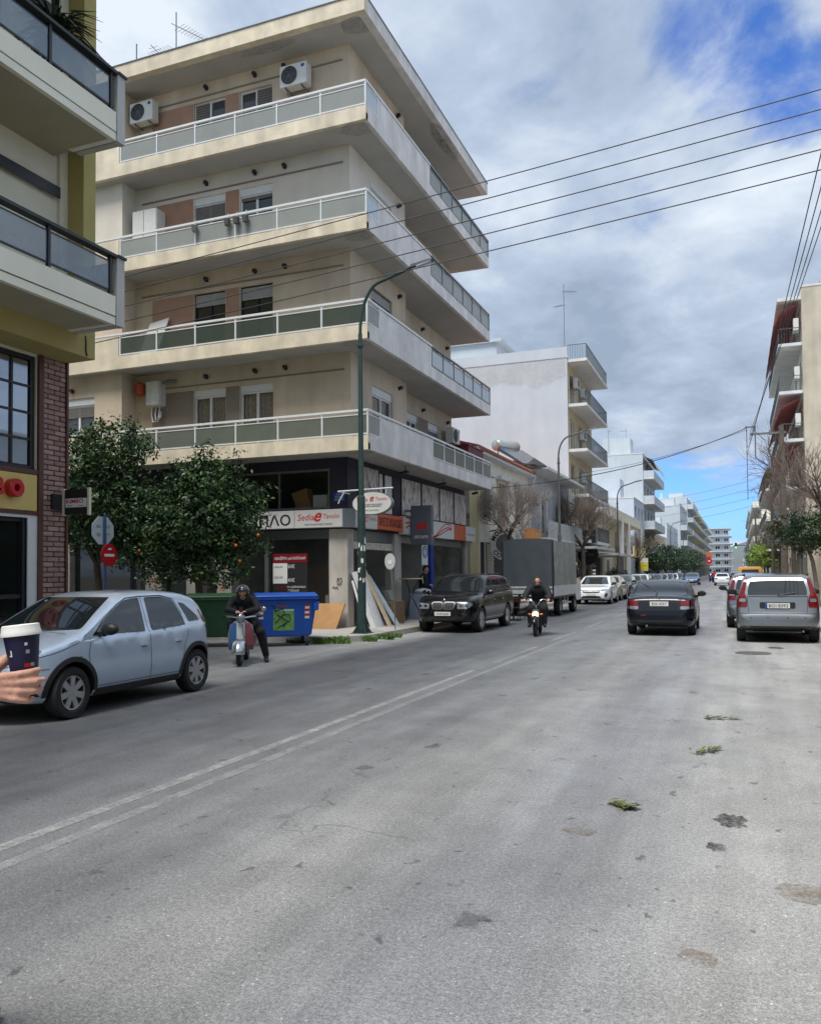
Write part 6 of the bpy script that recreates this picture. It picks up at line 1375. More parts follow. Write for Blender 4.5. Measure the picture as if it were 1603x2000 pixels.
def leaves_mesh(rng, blobs, n, ls, mats, spread=.28, flat=1., per=14, upb=.35):
    """leaf quads in sprays through the volume of ellipsoids (cx,cy,cz,rx,ry,rz,weight)"""
    wts = np.array([b[6] if len(b) > 6 else b[3]*b[4]*b[5] for b in blobs]); wts = wts/wts.sum(); nc = max(1, n//per)
    bi = rng.choice(len(blobs), nc, p=wts); B = np.array([b[:6] for b in blobs])[bi]
    d = rng.normal(size=(nc, 3)); d /= np.linalg.norm(d, axis=1)[:, None]; r = rng.uniform(.12, 1, nc)**.42
    cc = B[:, :3]+d*B[:, 3:6]*(r*rng.uniform(.86, 1.12, nc))[:, None]
    C_ = np.repeat(cc, per, 0)+rng.normal(size=(nc*per, 3))*spread*np.array([1, 1, .75])*ls*3.2
    out = np.repeat(d, per, 0); N_ = out*.6+rng.normal(size=C_.shape)*.75+np.array([0, 0, upb]); N_ /= np.linalg.norm(N_, axis=1)[:, None]
    A = np.cross(N_, rng.normal(size=C_.shape)); A /= np.linalg.norm(A, axis=1)[:, None]; Bv = np.cross(N_, A)
    L_ = ls*rng.uniform(.7, 1.35, len(C_))[:, None]; Wd = L_*.46
    V = np.stack([C_-A*L_*.5, C_+Bv*Wd*.5+N_*L_*.06, C_+A*L_*.5, C_-Bv*Wd*.5+N_*L_*.06], 1).reshape(-1, 3)
    me = bpy.data.meshes.new('crown'); k = len(C_); me.vertices.add(4*k); me.vertices.foreach_set('co', V.ravel()); me.loops.add(4*k); me.loops.foreach_set('vertex_index', np.arange(4*k)); me.polygons.add(k); me.polygons.foreach_set('loop_start', np.arange(k)*4); me.polygons.foreach_set('loop_total', np.full(k, 4))
    for m_ in mats: me.materials.append(MATS[m_])
    tone = np.clip((np.repeat(rng.uniform(0, 1, nc), per)*.75+rng.uniform(0, .3, k))*len(mats), 0, len(mats)-1).astype(int); me.polygons.foreach_set('material_index', tone)
    me.update(calc_edges=True); me.validate(); return me, cc
def tree(label, loc, trunk, blobs, n, ls, mats, seed, fruit=0, bark='bark', r0=.13, name='tree', limbs=14, group=None, cat='tree'):
    """tapered trunk with limbs into the crown; blobs relative to loc"""
    t = thing(name, label, cat, loc, group=group); rng = np.random.default_rng(seed); me, cc = leaves_mesh(rng, blobs, n, ls, mats)
    link('crown', me, t)
    mb = MB(); pts = [Vector(p) for p in trunk]; k = len(pts); mb.tube(pts, [r0*(1.25 if i == 0 else 1-.45*i/k) for i in range(k)], 9)
    top = pts[-1]
    for c in cc[rng.choice(len(cc), min(limbs, len(cc)), replace=False)]:
        c = Vector(c); mid = top.lerp(c, .5)+Vector((rng.normal()*.1, rng.normal()*.1, .12)); mb.tube([top-(top-pts[-2])*.15, mid, c], [r0*.42, r0*.25, r0*.06], 5)
    mb.build('trunk', bark, t, smooth=True)
    for i in range(fruit):
        b = blobs[rng.integers(len(blobs))]; dv = rng.normal(size=3); dv /= np.linalg.norm(dv); v = Vector((b[0]+dv[0]*b[3]*1.02, b[1]+dv[1]*b[4]*1.02, b[2]+dv[2]*b[5]*1.02))
        if v.y > .2: continue
        MB().ball(v, .04, None, None, 8, 6).build('orange_fruit', 'orange_fruit', t, smooth=True)
    return t
def bare_tree(label, loc, h0, r0, seed, H, spread, depth=5, mat='twig', bark='bark', lean=(0, 0), group=None, shoots=4, rmin=.004, name='bare_tree'):
    t = thing(name, label, 'tree', loc, group=group); rng = random.Random(seed); tr = MB(); tw = MB()
    top = Vector((lean[0], lean[1], h0)); tr.tube([(0, 0, 0), top*.5+Vector((.03, 0, 0)), top], [r0*1.2, r0, r0*.85], 9)
    def br(p, d, L, r, k):
        n = 3; pts = [p]; q = p; dd = d.copy()
        for i in range(n):
            dd = (dd+Vector((rng.gauss(0, .13), rng.gauss(0, .13), rng.gauss(.03, .10)))).normalized(); q = q+dd*L/n; pts.append(q)
        (tr if k >= depth-1 else tw).tube(pts, [r, r*.85, r*.72, r*.6], 6 if k >= depth-1 else 4, cap=False)
        if k == 0: return
        for i in range(shoots if k > 1 else 3):
            f = rng.uniform(.45, 1); b = pts[min(n, max(1, round(f*n)))]; a = rng.uniform(0, 2*math.pi); sd = dd.orthogonal().normalized(); sd = Matrix.Rotation(a, 3, dd) @ sd
            nd = (dd*rng.uniform(.75, 1.1)+sd*rng.uniform(.35, .8)*spread+Vector((0, 0, .18))).normalized(); br(b, nd, L*rng.uniform(.62, .85), max(r*.55, rmin), k-1)
    for i in range(5):
        a = 2*math.pi*i/5+rng.uniform(-.3, .3); br(top, Vector((math.cos(a)*.7*spread, math.sin(a)*.7*spread, .9)).normalized(), H*.36, r0*.5, depth-1)
    tr.build('trunk', bark, t, smooth=True); tw.build('crown', mat, t); return t
tree('orange tree with fruit spreading over the dumpsters in front of the furniture shop', (-13.25, 18.15, .13), [(0, 0, 0), (.05, 0, .7), (-.03, .03, 1.35)],
     [(-.1, 0, 2.85, 1.65, 1.4, 1.35), (.8, .1, 3.1, 1.0, 1.0, .95), (-1.4, .0, 2.9, 1.15, 1.0, 1.1), (.2, -.3, 3.85, 1.05, .9, .75), (1.3, .0, 2.35, .75, .8, .7), (-.7, -.3, 1.85, .95, .8, .7), (.3, 0, 4.4, .4, .4, .6), (1.05, 0, 4.2, .35, .35, .55), (1.85, 0, 3.5, .4, .45, .5), (.8, -.2, 1.6, .8, .7, .55), (-1.9, 0, 2.2, .8, .8, .7)], 25000, .115, CIT, 3, fruit=12)
tree('taller orange tree beside the brick pier corner, growing past the first balcony', (-16.45, 17.9, .13), [(0, 0, 0), (.05, .05, .9), (.0, .0, 1.9)],
     [(0, 0, 3.8, 1.5, 1.3, 1.4), (.55, -.1, 5.0, 1.1, .9, .85), (-.8, 0, 4.7, 1.0, .9, 1.1), (.4, 0, 2.8, 1.4, 1.1, .8), (1.45, -.1, 4.95, .6, .5, .5), (-1, 0, 3.2, 1.0, .9, 1.0), (1.2, 0, 3.5, .9, .8, .8)], 19000, .115, CIT, 8, fruit=7)
tree('dark leafed street tree in the side street behind the no entry sign', (-19.6, 18.3, .13), [(0, 0, 0), (.05, .05, .9), (.0, .0, 1.9)], [(0, 0, 3.4, 1.5, 1.3, 1.5), (-.8, 0, 4.2, 1.0, 1, 1.0)], 6000, .13, CIT, 9)
bare_tree('leafless tree with fine grey twigs standing beside the canvas truck', (-8.75, 33.0, .13), 2.9, .10, 11, 2.9, 1.15, depth=6, mat='twig', shoots=4)
bare_tree('leafless brownish tree in front of the beige balcony facade', (-8.6, 49.6, .13), 2.9, .15, 21, 3.8, .95, depth=6, mat='twig_brown')
GT = 'street trees along the pavements'
for i, (x, y, h, r, lb) in enumerate(((-8.9, 90, 5.2, 2.1, 'first dark green tree past the yellow notice board'), (-8.7, 101, 5.0, 2.4, 'second dark green tree past the yellow notice board'), (-8.8, 113, 5.4, 2.5, 'third dark green tree past the yellow notice board'), (-8.6, 127, 5.6, 2.5, 'fourth dark green tree past the yellow notice board'), (-8.6, 143, 5.6, 2.6, 'fifth dark green tree past the yellow notice board'), (-8.5, 161, 5.8, 2.7, 'sixth dark green tree, nearest the round signs'), (-8.5, 182, 6.2, 2.9, 'last dark green tree behind the round signs'))):
    s = i*.7; tree(lb, (x, y, .13), [(0, 0, 0), (.05, 0, .8), (0, .05, 1.7)], [(0, 0, h*.60, r*.85, r, h*.34), (.5*math.sin(s), r*.5, h*.66, r*.6, r*.6, h*.25), (-.4, -r*.5, h*.58, r*.6, r*.6, h*.26), (r*.5, 0, h*.5, r*.5, r*.5, h*.2)], 3600, .24, DRK, 30+i, group=GT, limbs=8)
bare_tree('leafless street tree between the dark green trees and the cafe planters', (-8.5, 79, .13), 2.4, .12, 31, 3.2, 1, depth=5, mat='twig_brown', group=GT)
tree('bright yellow green tree on the right pavement down the street', (2.75, 88, .13), [(0, 0, 0), (.05, 0, .9), (0, 0, 1.8)], [(0, 0, 3.1, 1.7, 2.0, 1.3), (-.7, -.5, 3.0, 1.1, 1.2, 1.2), (.6, .5, 3.4, 1.2, 1.2, 1.1), (-1.0, 0, 2.3, .8, 1, .8), (.9, -.6, 2.4, .9, 1, .9)], 5200, .17, LIM, 51, group=GT)
tree('dark citrus tree with pale trunk on the pavement right of the silver hatchback', (3.0, 37, .13), [(0, 0, 0), (-.05, 0, .9), (-.15, .05, 1.8), (-.3, 0, 2.3)], [(-.5, 0, 3.1, 1.15, 1.1, .85), (-1.1, .3, 3.2, .75, .8, .6), (.4, 0, 3.3, 1.0, 1, .9), (-.2, 0, 2.5, .8, .8, .45)], 5200, .12, CIT, 61, bark='bark_pale', r0=.10, fruit=3, group=GT)
tree('dark small tree between the yellow green tree and the far right building', (2.7, 128, .13), [(0, 0, 0), (.05, 0, .9), (0, 0, 1.8)], [(0, 0, 3.6, 1.7, 2.2, 1.5), (-.6, 1, 3.2, 1.3, 1.4, 1.2)], 2800, .22, DRK, 62, group=GT)
bare_tree('leafless pruned tree with long bent shoots over the right pavement', (3.35, 34.5, .13), 3.2, .14, 71, 4.6, 1.25, depth=5, mat='twig_brown', bark='bark', lean=(-.1, 0), group=GT)
bare_tree('reddish leafless tree behind the near wooden pole', (3.0, 52, .13), 3.0, .12, 72, 4.6, 1.0, depth=5, mat='twig_brown', group=GT)
bare_tree('small leafless tree further along the right pavement', (2.9, 66, .13), 2.5, .11, 73, 3.4, 1.0, depth=5, mat='twig_brown', group=GT)
bare_tree('leafless tree behind the bright yellow green tree', (2.9, 104, .13), 2.6, .12, 74, 4.0, 1.0, depth=5, mat='twig_brown', group=GT)
# weeds at the kerb by the lamp post
def weeds(label, spots, seed, n=260):
    rng = np.random.default_rng(seed); mb = MB(); V = []
    for (x, y, r, h) in spots:
        for i in range(n):
            a = rng.uniform(0, 6.28); q = r*rng.uniform(0, 1)**.6; bx, by = x+q*math.cos(a), y+q*math.sin(a)*.6; hh = h*rng.uniform(.4, 1); tx, ty = bx+rng.normal()*hh*.5, by+rng.normal()*hh*.5
            mb.cur = int(rng.integers(3)); w = .014+.02*rng.uniform(); mb.quad((bx-w, by, 0.0), (bx+w, by, 0.0), (tx+w*.4, ty, hh), (tx-w*.4, ty+.004, hh))
    mb.build('weeds', WEED, kind='stuff', label=label, cat='plants')
weeds('tufts of green weeds in the gutter at the lamp post', [(-8.62, 17.15, .28, .17), (-9.0, 16.98, .22, .14), (-8.13, 17.8, .16, .14), (-8.02, 18.5, .2, .14), (-8.05, 19.1, .18, .12), (-9.6, 16.98, .3, .1)], 5, 150)
weeds('thin weeds and litter at the kerb corner beside the scooter', [(-8.75, 11.2, .25, .07), (-9.3, 11.75, .3, .06)], 6, 120)
def sprig(label, x, y, ang, L_, seed):
    rng = random.Random(seed); t = thing('fallen_sprig', label, 'twig', (x, y, .002), ang); M('dry_leaf', rgb(118, 118, 62), .8, var=.3, vs=30); M('green_leaf', rgb(82, 98, 50), .8, var=.3, vs=30)
    mb = MB(); mb.tube([(-L_/2, 0, .008), (0, .02, .02), (L_/2, 0, .006)], .004, 5); mb.build('stem', 'twig', t); mb = MB()
    for i in range(46):
        u = rng.uniform(-.5, .5)*L_; a = rng.uniform(-1.3, 1.3)*(1 if rng.random() < .5 else -1); l = rng.uniform(.04, .085); z = rng.uniform(.005, .035); p = Vector((u, rng.gauss(0, .02), z)); d = Vector((math.cos(a), math.sin(a), rng.uniform(-.1, .3)))*l; s = Vector((-math.sin(a), math.cos(a), 0))*l*.2; mb.cur = i % 2
        mb.quad(p, p+d*.5+s, p+d, p+d*.5-s)
    mb.build('leaves', ['dry_leaf', 'green_leaf'], t)
for a in (('withered leafy sprig farthest from the camera on the road', -.21, 9.52, .2, .34, 1), ('curled leafy sprig lying between the other two on the road', -.29, 7.74, 1.0, .32, 2), ('thin dry sprig nearest the camera on the road', -.77, 5.76, -.35, .2, 3)): sprig(*a)
# ================================================================ street furniture
M('pole_green', rgb(44, 66, 62), .55, var=.25, vs=7, bump=.2, bs=30); M('pole_grey', rgb(96, 98, 98), .55, .3, var=.2, vs=6)
def lamp_post(label, x, y, mat, base=.13, H=7.6, reach=2.0, top=9.2, plinth=True, r=.085):
    t = thing('street_lamp', label, 'street lamp', (x, y, base), group='street lamps along the kerb'); mb = MB(); mb.tube([(0, 0, 0), (0, 0, 3.4), (0, 0, 3.42), (0, 0, H)], [r*1.25, r*1.15, r*.85, r*.62], 14); mb.build('pole', mat, t, smooth=True)
    pts = [(0, 0, H-.02)]+[(reach*.42*(1-math.cos(rad(a))), 0, H+(top-.30-H)*math.sin(rad(a))) for a in range(10, 81, 10)]+[(reach*.8, 0, top-.14), (reach, 0, top-.04)]
    mb = MB(); mb.tube(pts, r*.5, 10); mb.build('arm', mat, t, smooth=True); mb = MB(); mb.lathe([(r*.8, -.03), (r*.95, -.03), (r*.95, .04), (r*.7, .05)], (0, 0, H-.3), 'z', 14); mb.build('collar', mat, t)
    mb = MB(); mb.hexa([(reach-.05, -.05, top-.09), (reach+.55, -.10, top+.02), (reach+.55, .10, top+.02), (reach-.05, .05, top-.09)], [(reach-.05, -.05, top-.0), (reach+.5, -.07, top+.09), (reach+.5, .07, top+.09), (reach-.05, .05, top-.0)]); hd = mb.build('lamp_head', 'pole_grey', t, bevel=.02)
    mb = MB(); mb.hexa([(reach+.12, -.06, top-.075), (reach+.5, -.08, top+.0), (reach+.5, .08, top+.0), (reach+.12, .06, top-.075)], [(reach+.12, -.06, top-.05), (reach+.5, -.08, top+.02), (reach+.5, .08, top+.02), (reach+.12, .06, top-.05)]); mb.build('lamp_glass', 'frost_white', hd)
    if plinth:
        mb = MB()
        for a in range(4):
            c, s = math.cos(a*math.pi/2+.78), math.sin(a*math.pi/2+.78); n_ = Vector((-s, c, 0))*.008; mb.prism([(0, 0)]*0 or [(.08, 0), (.26, 0), (.08, .26)], 'y', -.008, .008) if False else mb.hexa([Vector((c*.07, s*.07, 0))-n_, Vector((c*.27, s*.27, 0))-n_, Vector((c*.27, s*.27, 0))+n_, Vector((c*.07, s*.07, 0))+n_], [Vector((c*.07, s*.07, .28))-n_, Vector((c*.08, s*.08, .28))-n_, Vector((c*.08, s*.08, .28))+n_, Vector((c*.07, s*.07, .28))+n_])
        mb.build('base_fin', mat, t); mb = MB(); mb.box(-.22, .22, -.22, .22, 0, .02); mb.build('base_plate', mat, t)
    return t
lp = lamp_post('green street lamp with torn posters on its pole at the shop corner', -8.68, 18.55, 'pole_green', H=7.5, reach=1.42, top=9.05)
rng_ = random.Random(3)
for i in range(16):   # torn paper round the pole
    a = rng_.uniform(-2.6, .9); z = rng_.uniform(1.25, 2.2) if i > 5 else rng_.uniform(2.0, 2.25); w, h = rng_.uniform(.15, .5), rng_.uniform(.04, .16); mb = MB(); n = 4; vs = []
    for k in range(n+1):
        aa = a+w*(k/n-.5)*1.6; r_ = .085*1.22
        vs += [(r_*math.cos(aa), r_*math.sin(aa), z+rng_.uniform(-.02, .02)), (r_*math.cos(aa), r_*math.sin(aa), z+h+rng_.uniform(-.03, .03))]
    mb.add(vs, [(2*k, 2*k+2, 2*k+3, 2*k+1) for k in range(n)]); mb.build('torn_poster', 'paper', lp)
lamp_post('brown street lamp rising between the two low houses', -8.45, 42.0, 'pole_grey', H=7.4, reach=1.45, top=8.75, plinth=False)
lamp_post('street lamp in front of the house with the white columns', -8.45, 64.2, 'pole_grey', H=7.0, reach=1.35, top=8.35, plinth=False)
lamp_post('street lamp far along the street by the neoclassical house', -8.45, 118, 'pole_grey', H=7.0, reach=1.35, top=8.35, plinth=False); lamp_post('farthest street lamp on the shop side', -8.45, 146, 'pole_grey', H=7.0, reach=1.35, top=8.35, plinth=False)
def road_signs():
    t = thing('sign_post', 'blue post with the back of a stop sign above a red no entry disc', 'road sign', (-14.35, 15.9, 0)); M('post_blue', rgb(40, 78, 128), .5, var=.1, vs=6); M('sign_back', rgb(196, 204, 208), .5, var=.05, vs=6)
    MB().tube([(0, 0, 0), (0, 0, 3.12)], .032, 12).build('post', 'post_blue', t, smooth=True); R8 = .40
    mb = MB(); mb.prism([(R8*math.cos(rad(22.5+45*i))-.02, 2.72+R8*math.sin(rad(22.5+45*i))*.92) for i in range(8)], 'x', -.055, -.045); s = mb.build('stop_sign', 'sign_back', t)
    F = Face('+x', -14.35-.044)
    for (u, z, b) in ((-.17, 2.82, 'ΟΡΑΤΗ\nΠΙΝΑΚΙΔΑ'), (-.17, 2.62, 'ΟΔΟΥ\nΣΗΜΑΝΣΗ\nΔΗΜΟΥ'), (.14, 2.82, 'ΚΑΤ. ΝΟ\nΤΥΠΟΣ'), (.14, 2.62, 'ΕΛΟΤ ΕΝ\nΣ 2')): text(s, b, (Vector((-.044, u, z)), Vector((0, 1, 0)), Vector((1, 0, 0))), 0, 0, 0, 'ink', w=.17)
    mb = MB(); mb.lathe([(0, .045), (.27, .045), (.28, .038), (.28, .034), (0, .034)], (0, .1, 2.12), 'x', 36); M('noentry_red', rgb(186, 26, 38), .4); d = mb.build('no_entry_disc', 'noentry_red', t); mb = MB(); mb.box(.046, .048, -.07, .27, 2.085, 2.15); mb.build('white_bar', 'paper', d); mb = MB(); mb.add([(.047, .05, 2.24), (.047, .2, 2.26), (.047, .14, 2.30), (.047, .06, 2.29)], [(0, 1, 2, 3)]); mb.build('torn_sticker', 'paper', d)
road_signs()
def kimbo():
    t = thing('lightbox_sign', 'black and white KIMBO lightbox sign on the brick pier', 'sign', (-9.62, 10.12, 2.55)); M('kimbo_white', rgb(226, 228, 232), .4); M('cream_edge', rgb(222, 214, 186), .5)
    mb = MB(t); mb.box(-9.86, -9.40, 10.03, 10.09, 2.58, 2.97); mb.build('box', 'black', t); mb = MB(t); mb.box(-9.84, -9.415, 10.026, 10.032, 2.69, 2.83); f = mb.build('face', 'kimbo_white', t); F = Face('-y', 10.026)
    text(f, 'KIMBO', F, -9.65, .002, 2.785, 'red', w=.34, h=.06, off=t, bold=.02); mb = MB(t); F.box(mb, -9.80, -9.70, .0, .002, 2.71, 2.72); mb.build('stripe', 'blue_print', f); mb = MB(t); F.box(mb, -9.58, -9.48, .0, .002, 2.71, 2.72); mb.build('stripe', 'red', f)
    for x in (-9.885, -9.38): MB(t).box(x-.018, x+.018, 10.02, 10.07, 2.56, 2.99).build('edge_post', 'cream_edge', t)
    MB(t).box(-10.02, -9.93, 9.86, 10.2, 2.66, 2.9).build('mount', 'dark_metal', t)
kimbo()
def oval_sign():
    t = thing('oval_sign', 'white oval sign hanging on a bracket beside the lamp pole', 'sign', (-8.95, 19.75, 3.1)); F = Face('-y', 19.72); c = (-8.92, 3.47)
    n = 40; mb = MB(t); mb.prism([(c[0]+.58*math.cos(2*math.pi*i/n), c[1]+.31*math.sin(2*math.pi*i/n)) for i in range(n)], 'y', 19.722, 19.86); mb.build('rim', 'grey_metal', t, smooth=True); mb = MB(t); mb.prism([(c[0]+.555*math.cos(2*math.pi*i/n), c[1]+.29*math.sin(2*math.pi*i/n)) for i in range(n)], 'y', 19.715, 19.73); f = mb.build('face', 'sign_white', t); F2 = Face('-y', 19.715)
    text(f, 'Sedia', F2, c[0]-.28, .003, c[1]+.11, 'sign_red', w=.32, off=t); text(f, 'e', F2, c[0]+.0, .003, c[1]+.11, 'sign_red', h=.13, off=t, shear=.4, bold=.02); text(f, 'Tavolo', F2, c[0]+.27, .003, c[1]+.11, 'sign_red', w=.34, off=t); text(f, 'ΕΠΑΓΓΕΛΜΑΤΙΚΟΣ ΧΩΡΟΣ\nΤΡΑΠΕΖΙΑ & ΚΑΡΕΚΛΕΣ', F2, c[0], .003, c[1]-.06, 'ink', w=.6, off=t); text(f, 'ΤΗΛ. 24210 37590', F2, c[0], .003, c[1]-.19, 'ink', w=.38, off=t)
    mb = MB(t); mb.tube([(-9.95, 19.8, 3.83), (-8.35, 19.8, 3.86)], .022, 8); mb.tube([(-9.95, 19.8, 3.5), (-9.9, 19.8, 3.6), (-9.75, 19.8, 3.82)], .018, 6); mb.tube([(-9.3, 19.8, 3.84), (-9.3, 19.8, 3.7)], .012, 6); mb.tube([(-8.55, 19.8, 3.85), (-8.55, 19.8, 3.7)], .012, 6); mb.tube([(-9.95, 19.8, 3.83), (-9.95, 20.5, 3.83)], .022, 8); mb.build('bracket', 'white_metal', t)
oval_sign()
def strom_sign():
    t = thing('projecting_sign', 'grey lightbox reading strom with an orange flame above the shop door', 'sign', (-9.5, 24.6, 2.5)); M('strom_grey', rgb(98, 104, 112), .5, var=.05, vs=3)
    MB(t).box(-9.72, -9.02, 24.5, 24.72, 2.52, 3.78).build('box', 'strom_grey', t, bevel=.01); F = Face('-y', 24.5); text(t, 'strom', F, -9.37, .003, 2.78, 'paper', w=.46, off=t, bold=.01); text(t, '◖◗', F, -9.37, .003, 3.1, 'sign_orange', w=.01, off=t) if False else None
    mb = MB(t)
    for i in range(5): mb.prism([(-9.52+i*.07, 3.02), (-9.46+i*.07, 3.02), (-9.44+i*.07, 3.18+.04*(i % 2)), (-9.50+i*.07, 3.22)], 'y', 24.494, 24.499)
    mb.build('flame_mark', 'sign_red', t); text(t, 'strom', Face('+x', -9.02), 24.61, .003, 2.8, 'paper', w=.16, off=t)
    MB(t).box(-9.98, -9.70, 24.58, 24.64, 3.6, 3.66).build('arm', 'grey_metal', t)
strom_sign()
def dumpster(label, loc, rz, col, sticker=True):
    t = thing('dumpster', label, 'dumpster', loc, rz, group='wheeled dumpsters in the side street'); nm = 'bin_'+col; M('bin_blue', rgb(28, 84, 176), .45, var=.08, vs=4); M('bin_green', rgb(44, 82, 52), .5, var=.15, vs=4)
    mb = MB(); b = [(-.56, -.36, .22), (.56, -.36, .22), (.56, .36, .22), (-.56, .36, .22)]; tp = [(-.67, -.50, 1.06), (.67, -.50, 1.06), (.67, .50, 1.06), (-.67, .50, 1.06)]; mb.hexa(b, tp); mb.build('body', nm, t, bevel=.03)
    mb = MB(); mb.box(-.71, .71, -.55, .55, 1.04, 1.10); mb.build('rim', nm, t, bevel=.02); mb = MB(); n = 8; vs = []
    for i in range(n+1):
        y = -.54+1.08*i/n; z = 1.10+.10*math.sin(math.pi*min(1, (i+.6)/n))
        vs += [(-.70, y, z-.02), (-.66, y, z), (.66, y, z), (.70, y, z-.02)]
    mb.add(vs, [(i*4+j, i*4+j+1, (i+1)*4+j+1, (i+1)*4+j) for i in range(n) for j in range(3)]); lid = mb.build('lid', nm, t, smooth=True); s = lid.modifiers.new('t', 'SOLIDIFY'); s.thickness = .02
    for sx in (-1, 1):
        MB().tube([(sx*.68, 0, .95), (sx*.80, 0, .95)], .025, 8).build('lifting_pin', nm, t); MB().box(sx*.64-.06, sx*.64+.06, -.54, -.46, .80, .98).build('hinge_lug', nm, t, bevel=.015)
        for sy in (-1, 1):
            q = MB(); q.lathe([(0, -.025), (.09, -.025), (.10, 0), (.09, .025), (0, .025)], (sx*.46, sy*.30, .10), 'x', 18); w = q.build('wheel', 'rubber', t, smooth=True); MB().box(sx*.46-.04, sx*.46+.04, sy*.30-.03, sy*.30+.03, .10, .23).build('caster_fork', 'grey_metal', w)
    F = (None, Vector((1, 0, 0)), Vector((0, -1, .13)).normalized())
    def onf(x, z): y = -.36-(z-.22)/.84*.14-.004; return Vector((x, y, z))
    def patch(name, mat, x0, x1, z0, z1, off=0):
        mb = MB(); d = Vector((0, -off, 0)); mb.quad(onf(x0, z0)+d, onf(x1, z0)+d, onf(x1, z1)+d, onf(x0, z1)+d); return mb.build(name, mat, t)
    if sticker:
        M('sticker_green', rgb(120, 176, 96), .6, var=.35, vs=10); patch('sticker', 'sticker_green', -.30, .16, .36, .84); patch('sticker_band', 'paper', -.16, .15, .80, .83, .003)
        for x0 in (-.62, .40):
            for i in range(6): patch('reflective_stripe', 'red' if i % 2 else 'paper', x0+.0, x0+.10, .62+i*.055, .675+i*.055, .002)
        mb = MB()
        for pts in ([(-.26, .52), (-.05, .74), (-.1, .84), (-.25, .80)], [(-.22, .72), (.02, .56), (-.08, .44)], [(-.12, .70), (.06, .72), (.08, .58), (-.2, .42)], [(-.36, .92), (-.28, .9), (-.26, .78)]): mb.tube([onf(*p)+Vector((0, -.004, 0)) for p in pts], .014, 4)
        mb.build('graffiti', 'ink', t); patch('sticker_band', 'scooter_red', -.22, .0, .88, .93, .003)
    return t
dumpster('blue wheeled dumpster with green sticker and black graffiti', (-9.60, 16.35, 0), rad(38), 'blue'); dumpster('green wheeled dumpster directly behind the scooter rider', (-10.95, 15.75, 0), rad(30), 'green', False); dumpster('green wheeled dumpster behind the blue hatchback', (-12.45, 15.35, 0), rad(24), 'green', False)
def shop_goods():
    M('plywood', rgb(196, 160, 116), .8, var=.1, vs=5); M('plank', rgb(206, 186, 156), .8, var=.12, vs=8); M('wrap', rgb(224, 224, 226), .35, var=.12, vs=7, bump=.6, bs=18); M('crate_wood', rgb(142, 116, 88), .85, var=.2, vs=10); M('box_blue', rgb(176, 190, 208), .6, var=.06, vs=5); M('teal', rgb(60, 170, 180), .5)
    t = thing('cardboard_sheet', 'large flattened cardboard box leaning on the concrete pillar', 'cardboard', (-10.45, 19.9, .13)); mb = MB(t); mb.hexa([(-11.0, 19.70, .13), (-10.0, 19.70, .13), (-10.0, 19.76, .13), (-11.0, 19.76, .13)], [(-11.02, 20.20, .80), (-9.96, 20.20, .80), (-9.96, 20.26, .80), (-11.02, 20.26, .80)]); mb.build('sheet', 'cardboard', t)
    def lean(label, x0, y0, x1, y1, wdt, th, H, mat, nm, cat):
        t = thing(nm, label, cat, (x0, y0, .13)); a = Vector((x0, y0, .13)); b = Vector((x1, y1, .13+H)); d = (b-a); s = Vector((0, 1, 0))*wdt; nn = d.cross(s).normalized()*th; mb = MB(t); mb.hexa([a, a+s, a+s+nn, a+nn], [b, b+s, b+s+nn, b+nn]); mb.build('board', mat, t, bevel=.008); return t
    l = lean('white wrapped mattress leaning on the pillar behind the lamp pole', -9.25, 20.62, -9.80, 20.55, .62, .14, 1.55, 'wrap', 'wrapped_mattress', 'mattress')
    lean('pale wooden bed board leaning beside the wrapped mattress', -9.05, 21.15, -9.9, 21.1, .20, .05, 1.75, 'plank', 'wooden_board', 'board'); lean('grey plastic wrapped panel leaning behind the wooden board', -8.98, 21.55, -9.9, 21.5, .22, .06, 1.45, 'frost_white', 'wrapped_board', 'board'); lean('white slat leaning in front of the concrete pillar', -9.35, 20.25, -9.85, 20.44, .08, .04, 1.3, 'wrap', 'wooden_board', 'board')
    t = thing('slatted_frame', 'brown slatted wooden bench frame beside the leaning boards', 'furniture', (-9.6, 22.2, .13)); MB(t).box(-9.85, -9.25, 21.85, 22.75, .74, .80).build('top', 'crate_wood', t)
    for i in range(9): MB(t).box(-9.26, -9.235, 21.87+i*.1, 21.93+i*.1, .18, .74).build('slat', 'crate_wood', t)
    for (x, y) in ((-9.82, 21.88), (-9.28, 21.88), (-9.82, 22.72), (-9.28, 22.72)): MB(t).box(x-.025, x+.025, y-.025, y+.025, .13, .74).build('leg', 'crate_wood', t)
    MB().box(0, 0, 0, 0, 0, 0)
    t = thing('cushion', 'grey plastic wrapped cushion standing on the bench frame', 'cushion', (-9.5, 22.3, .80)); mb = MB(t); mb.hexa([(-9.62, 22.15, .80), (-9.42, 22.15, .80), (-9.42, 22.55, .80), (-9.62, 22.55, .80)], [(-9.70, 22.15, 1.12), (-9.55, 22.15, 1.12), (-9.55, 22.55, 1.12), (-9.70, 22.55, 1.12)]); mb.build('cover', 'frost_light', t, bevel=.03)
    t = thing('bistro_table', 'tall round table with curled iron legs by the shop door', 'table', (-9.5, 23.9, .13)); mb = MB(t); mb.lathe([(0, 1.42), (.36, 1.42), (.37, 1.44), (.36, 1.46), (0, 1.46)], (-9.5, 23.9, .0), 'z', 28); mb.build('tabletop', 'plank', t)
    for a in range(3):
        c, s = math.cos(a*2.09+.4), math.sin(a*2.09+.4); MB(t).tube([(-9.5+c*.30, 23.9+s*.3, .13), (-9.5+c*.22, 23.9+s*.22, .5), (-9.5+c*.04, 23.9+s*.04, .85), (-9.5+c*.12, 23.9+s*.12, 1.15), (-9.5+c*.28, 23.9+s*.28, 1.42)], .014, 6).build('leg', 'black_metal', t, smooth=True)
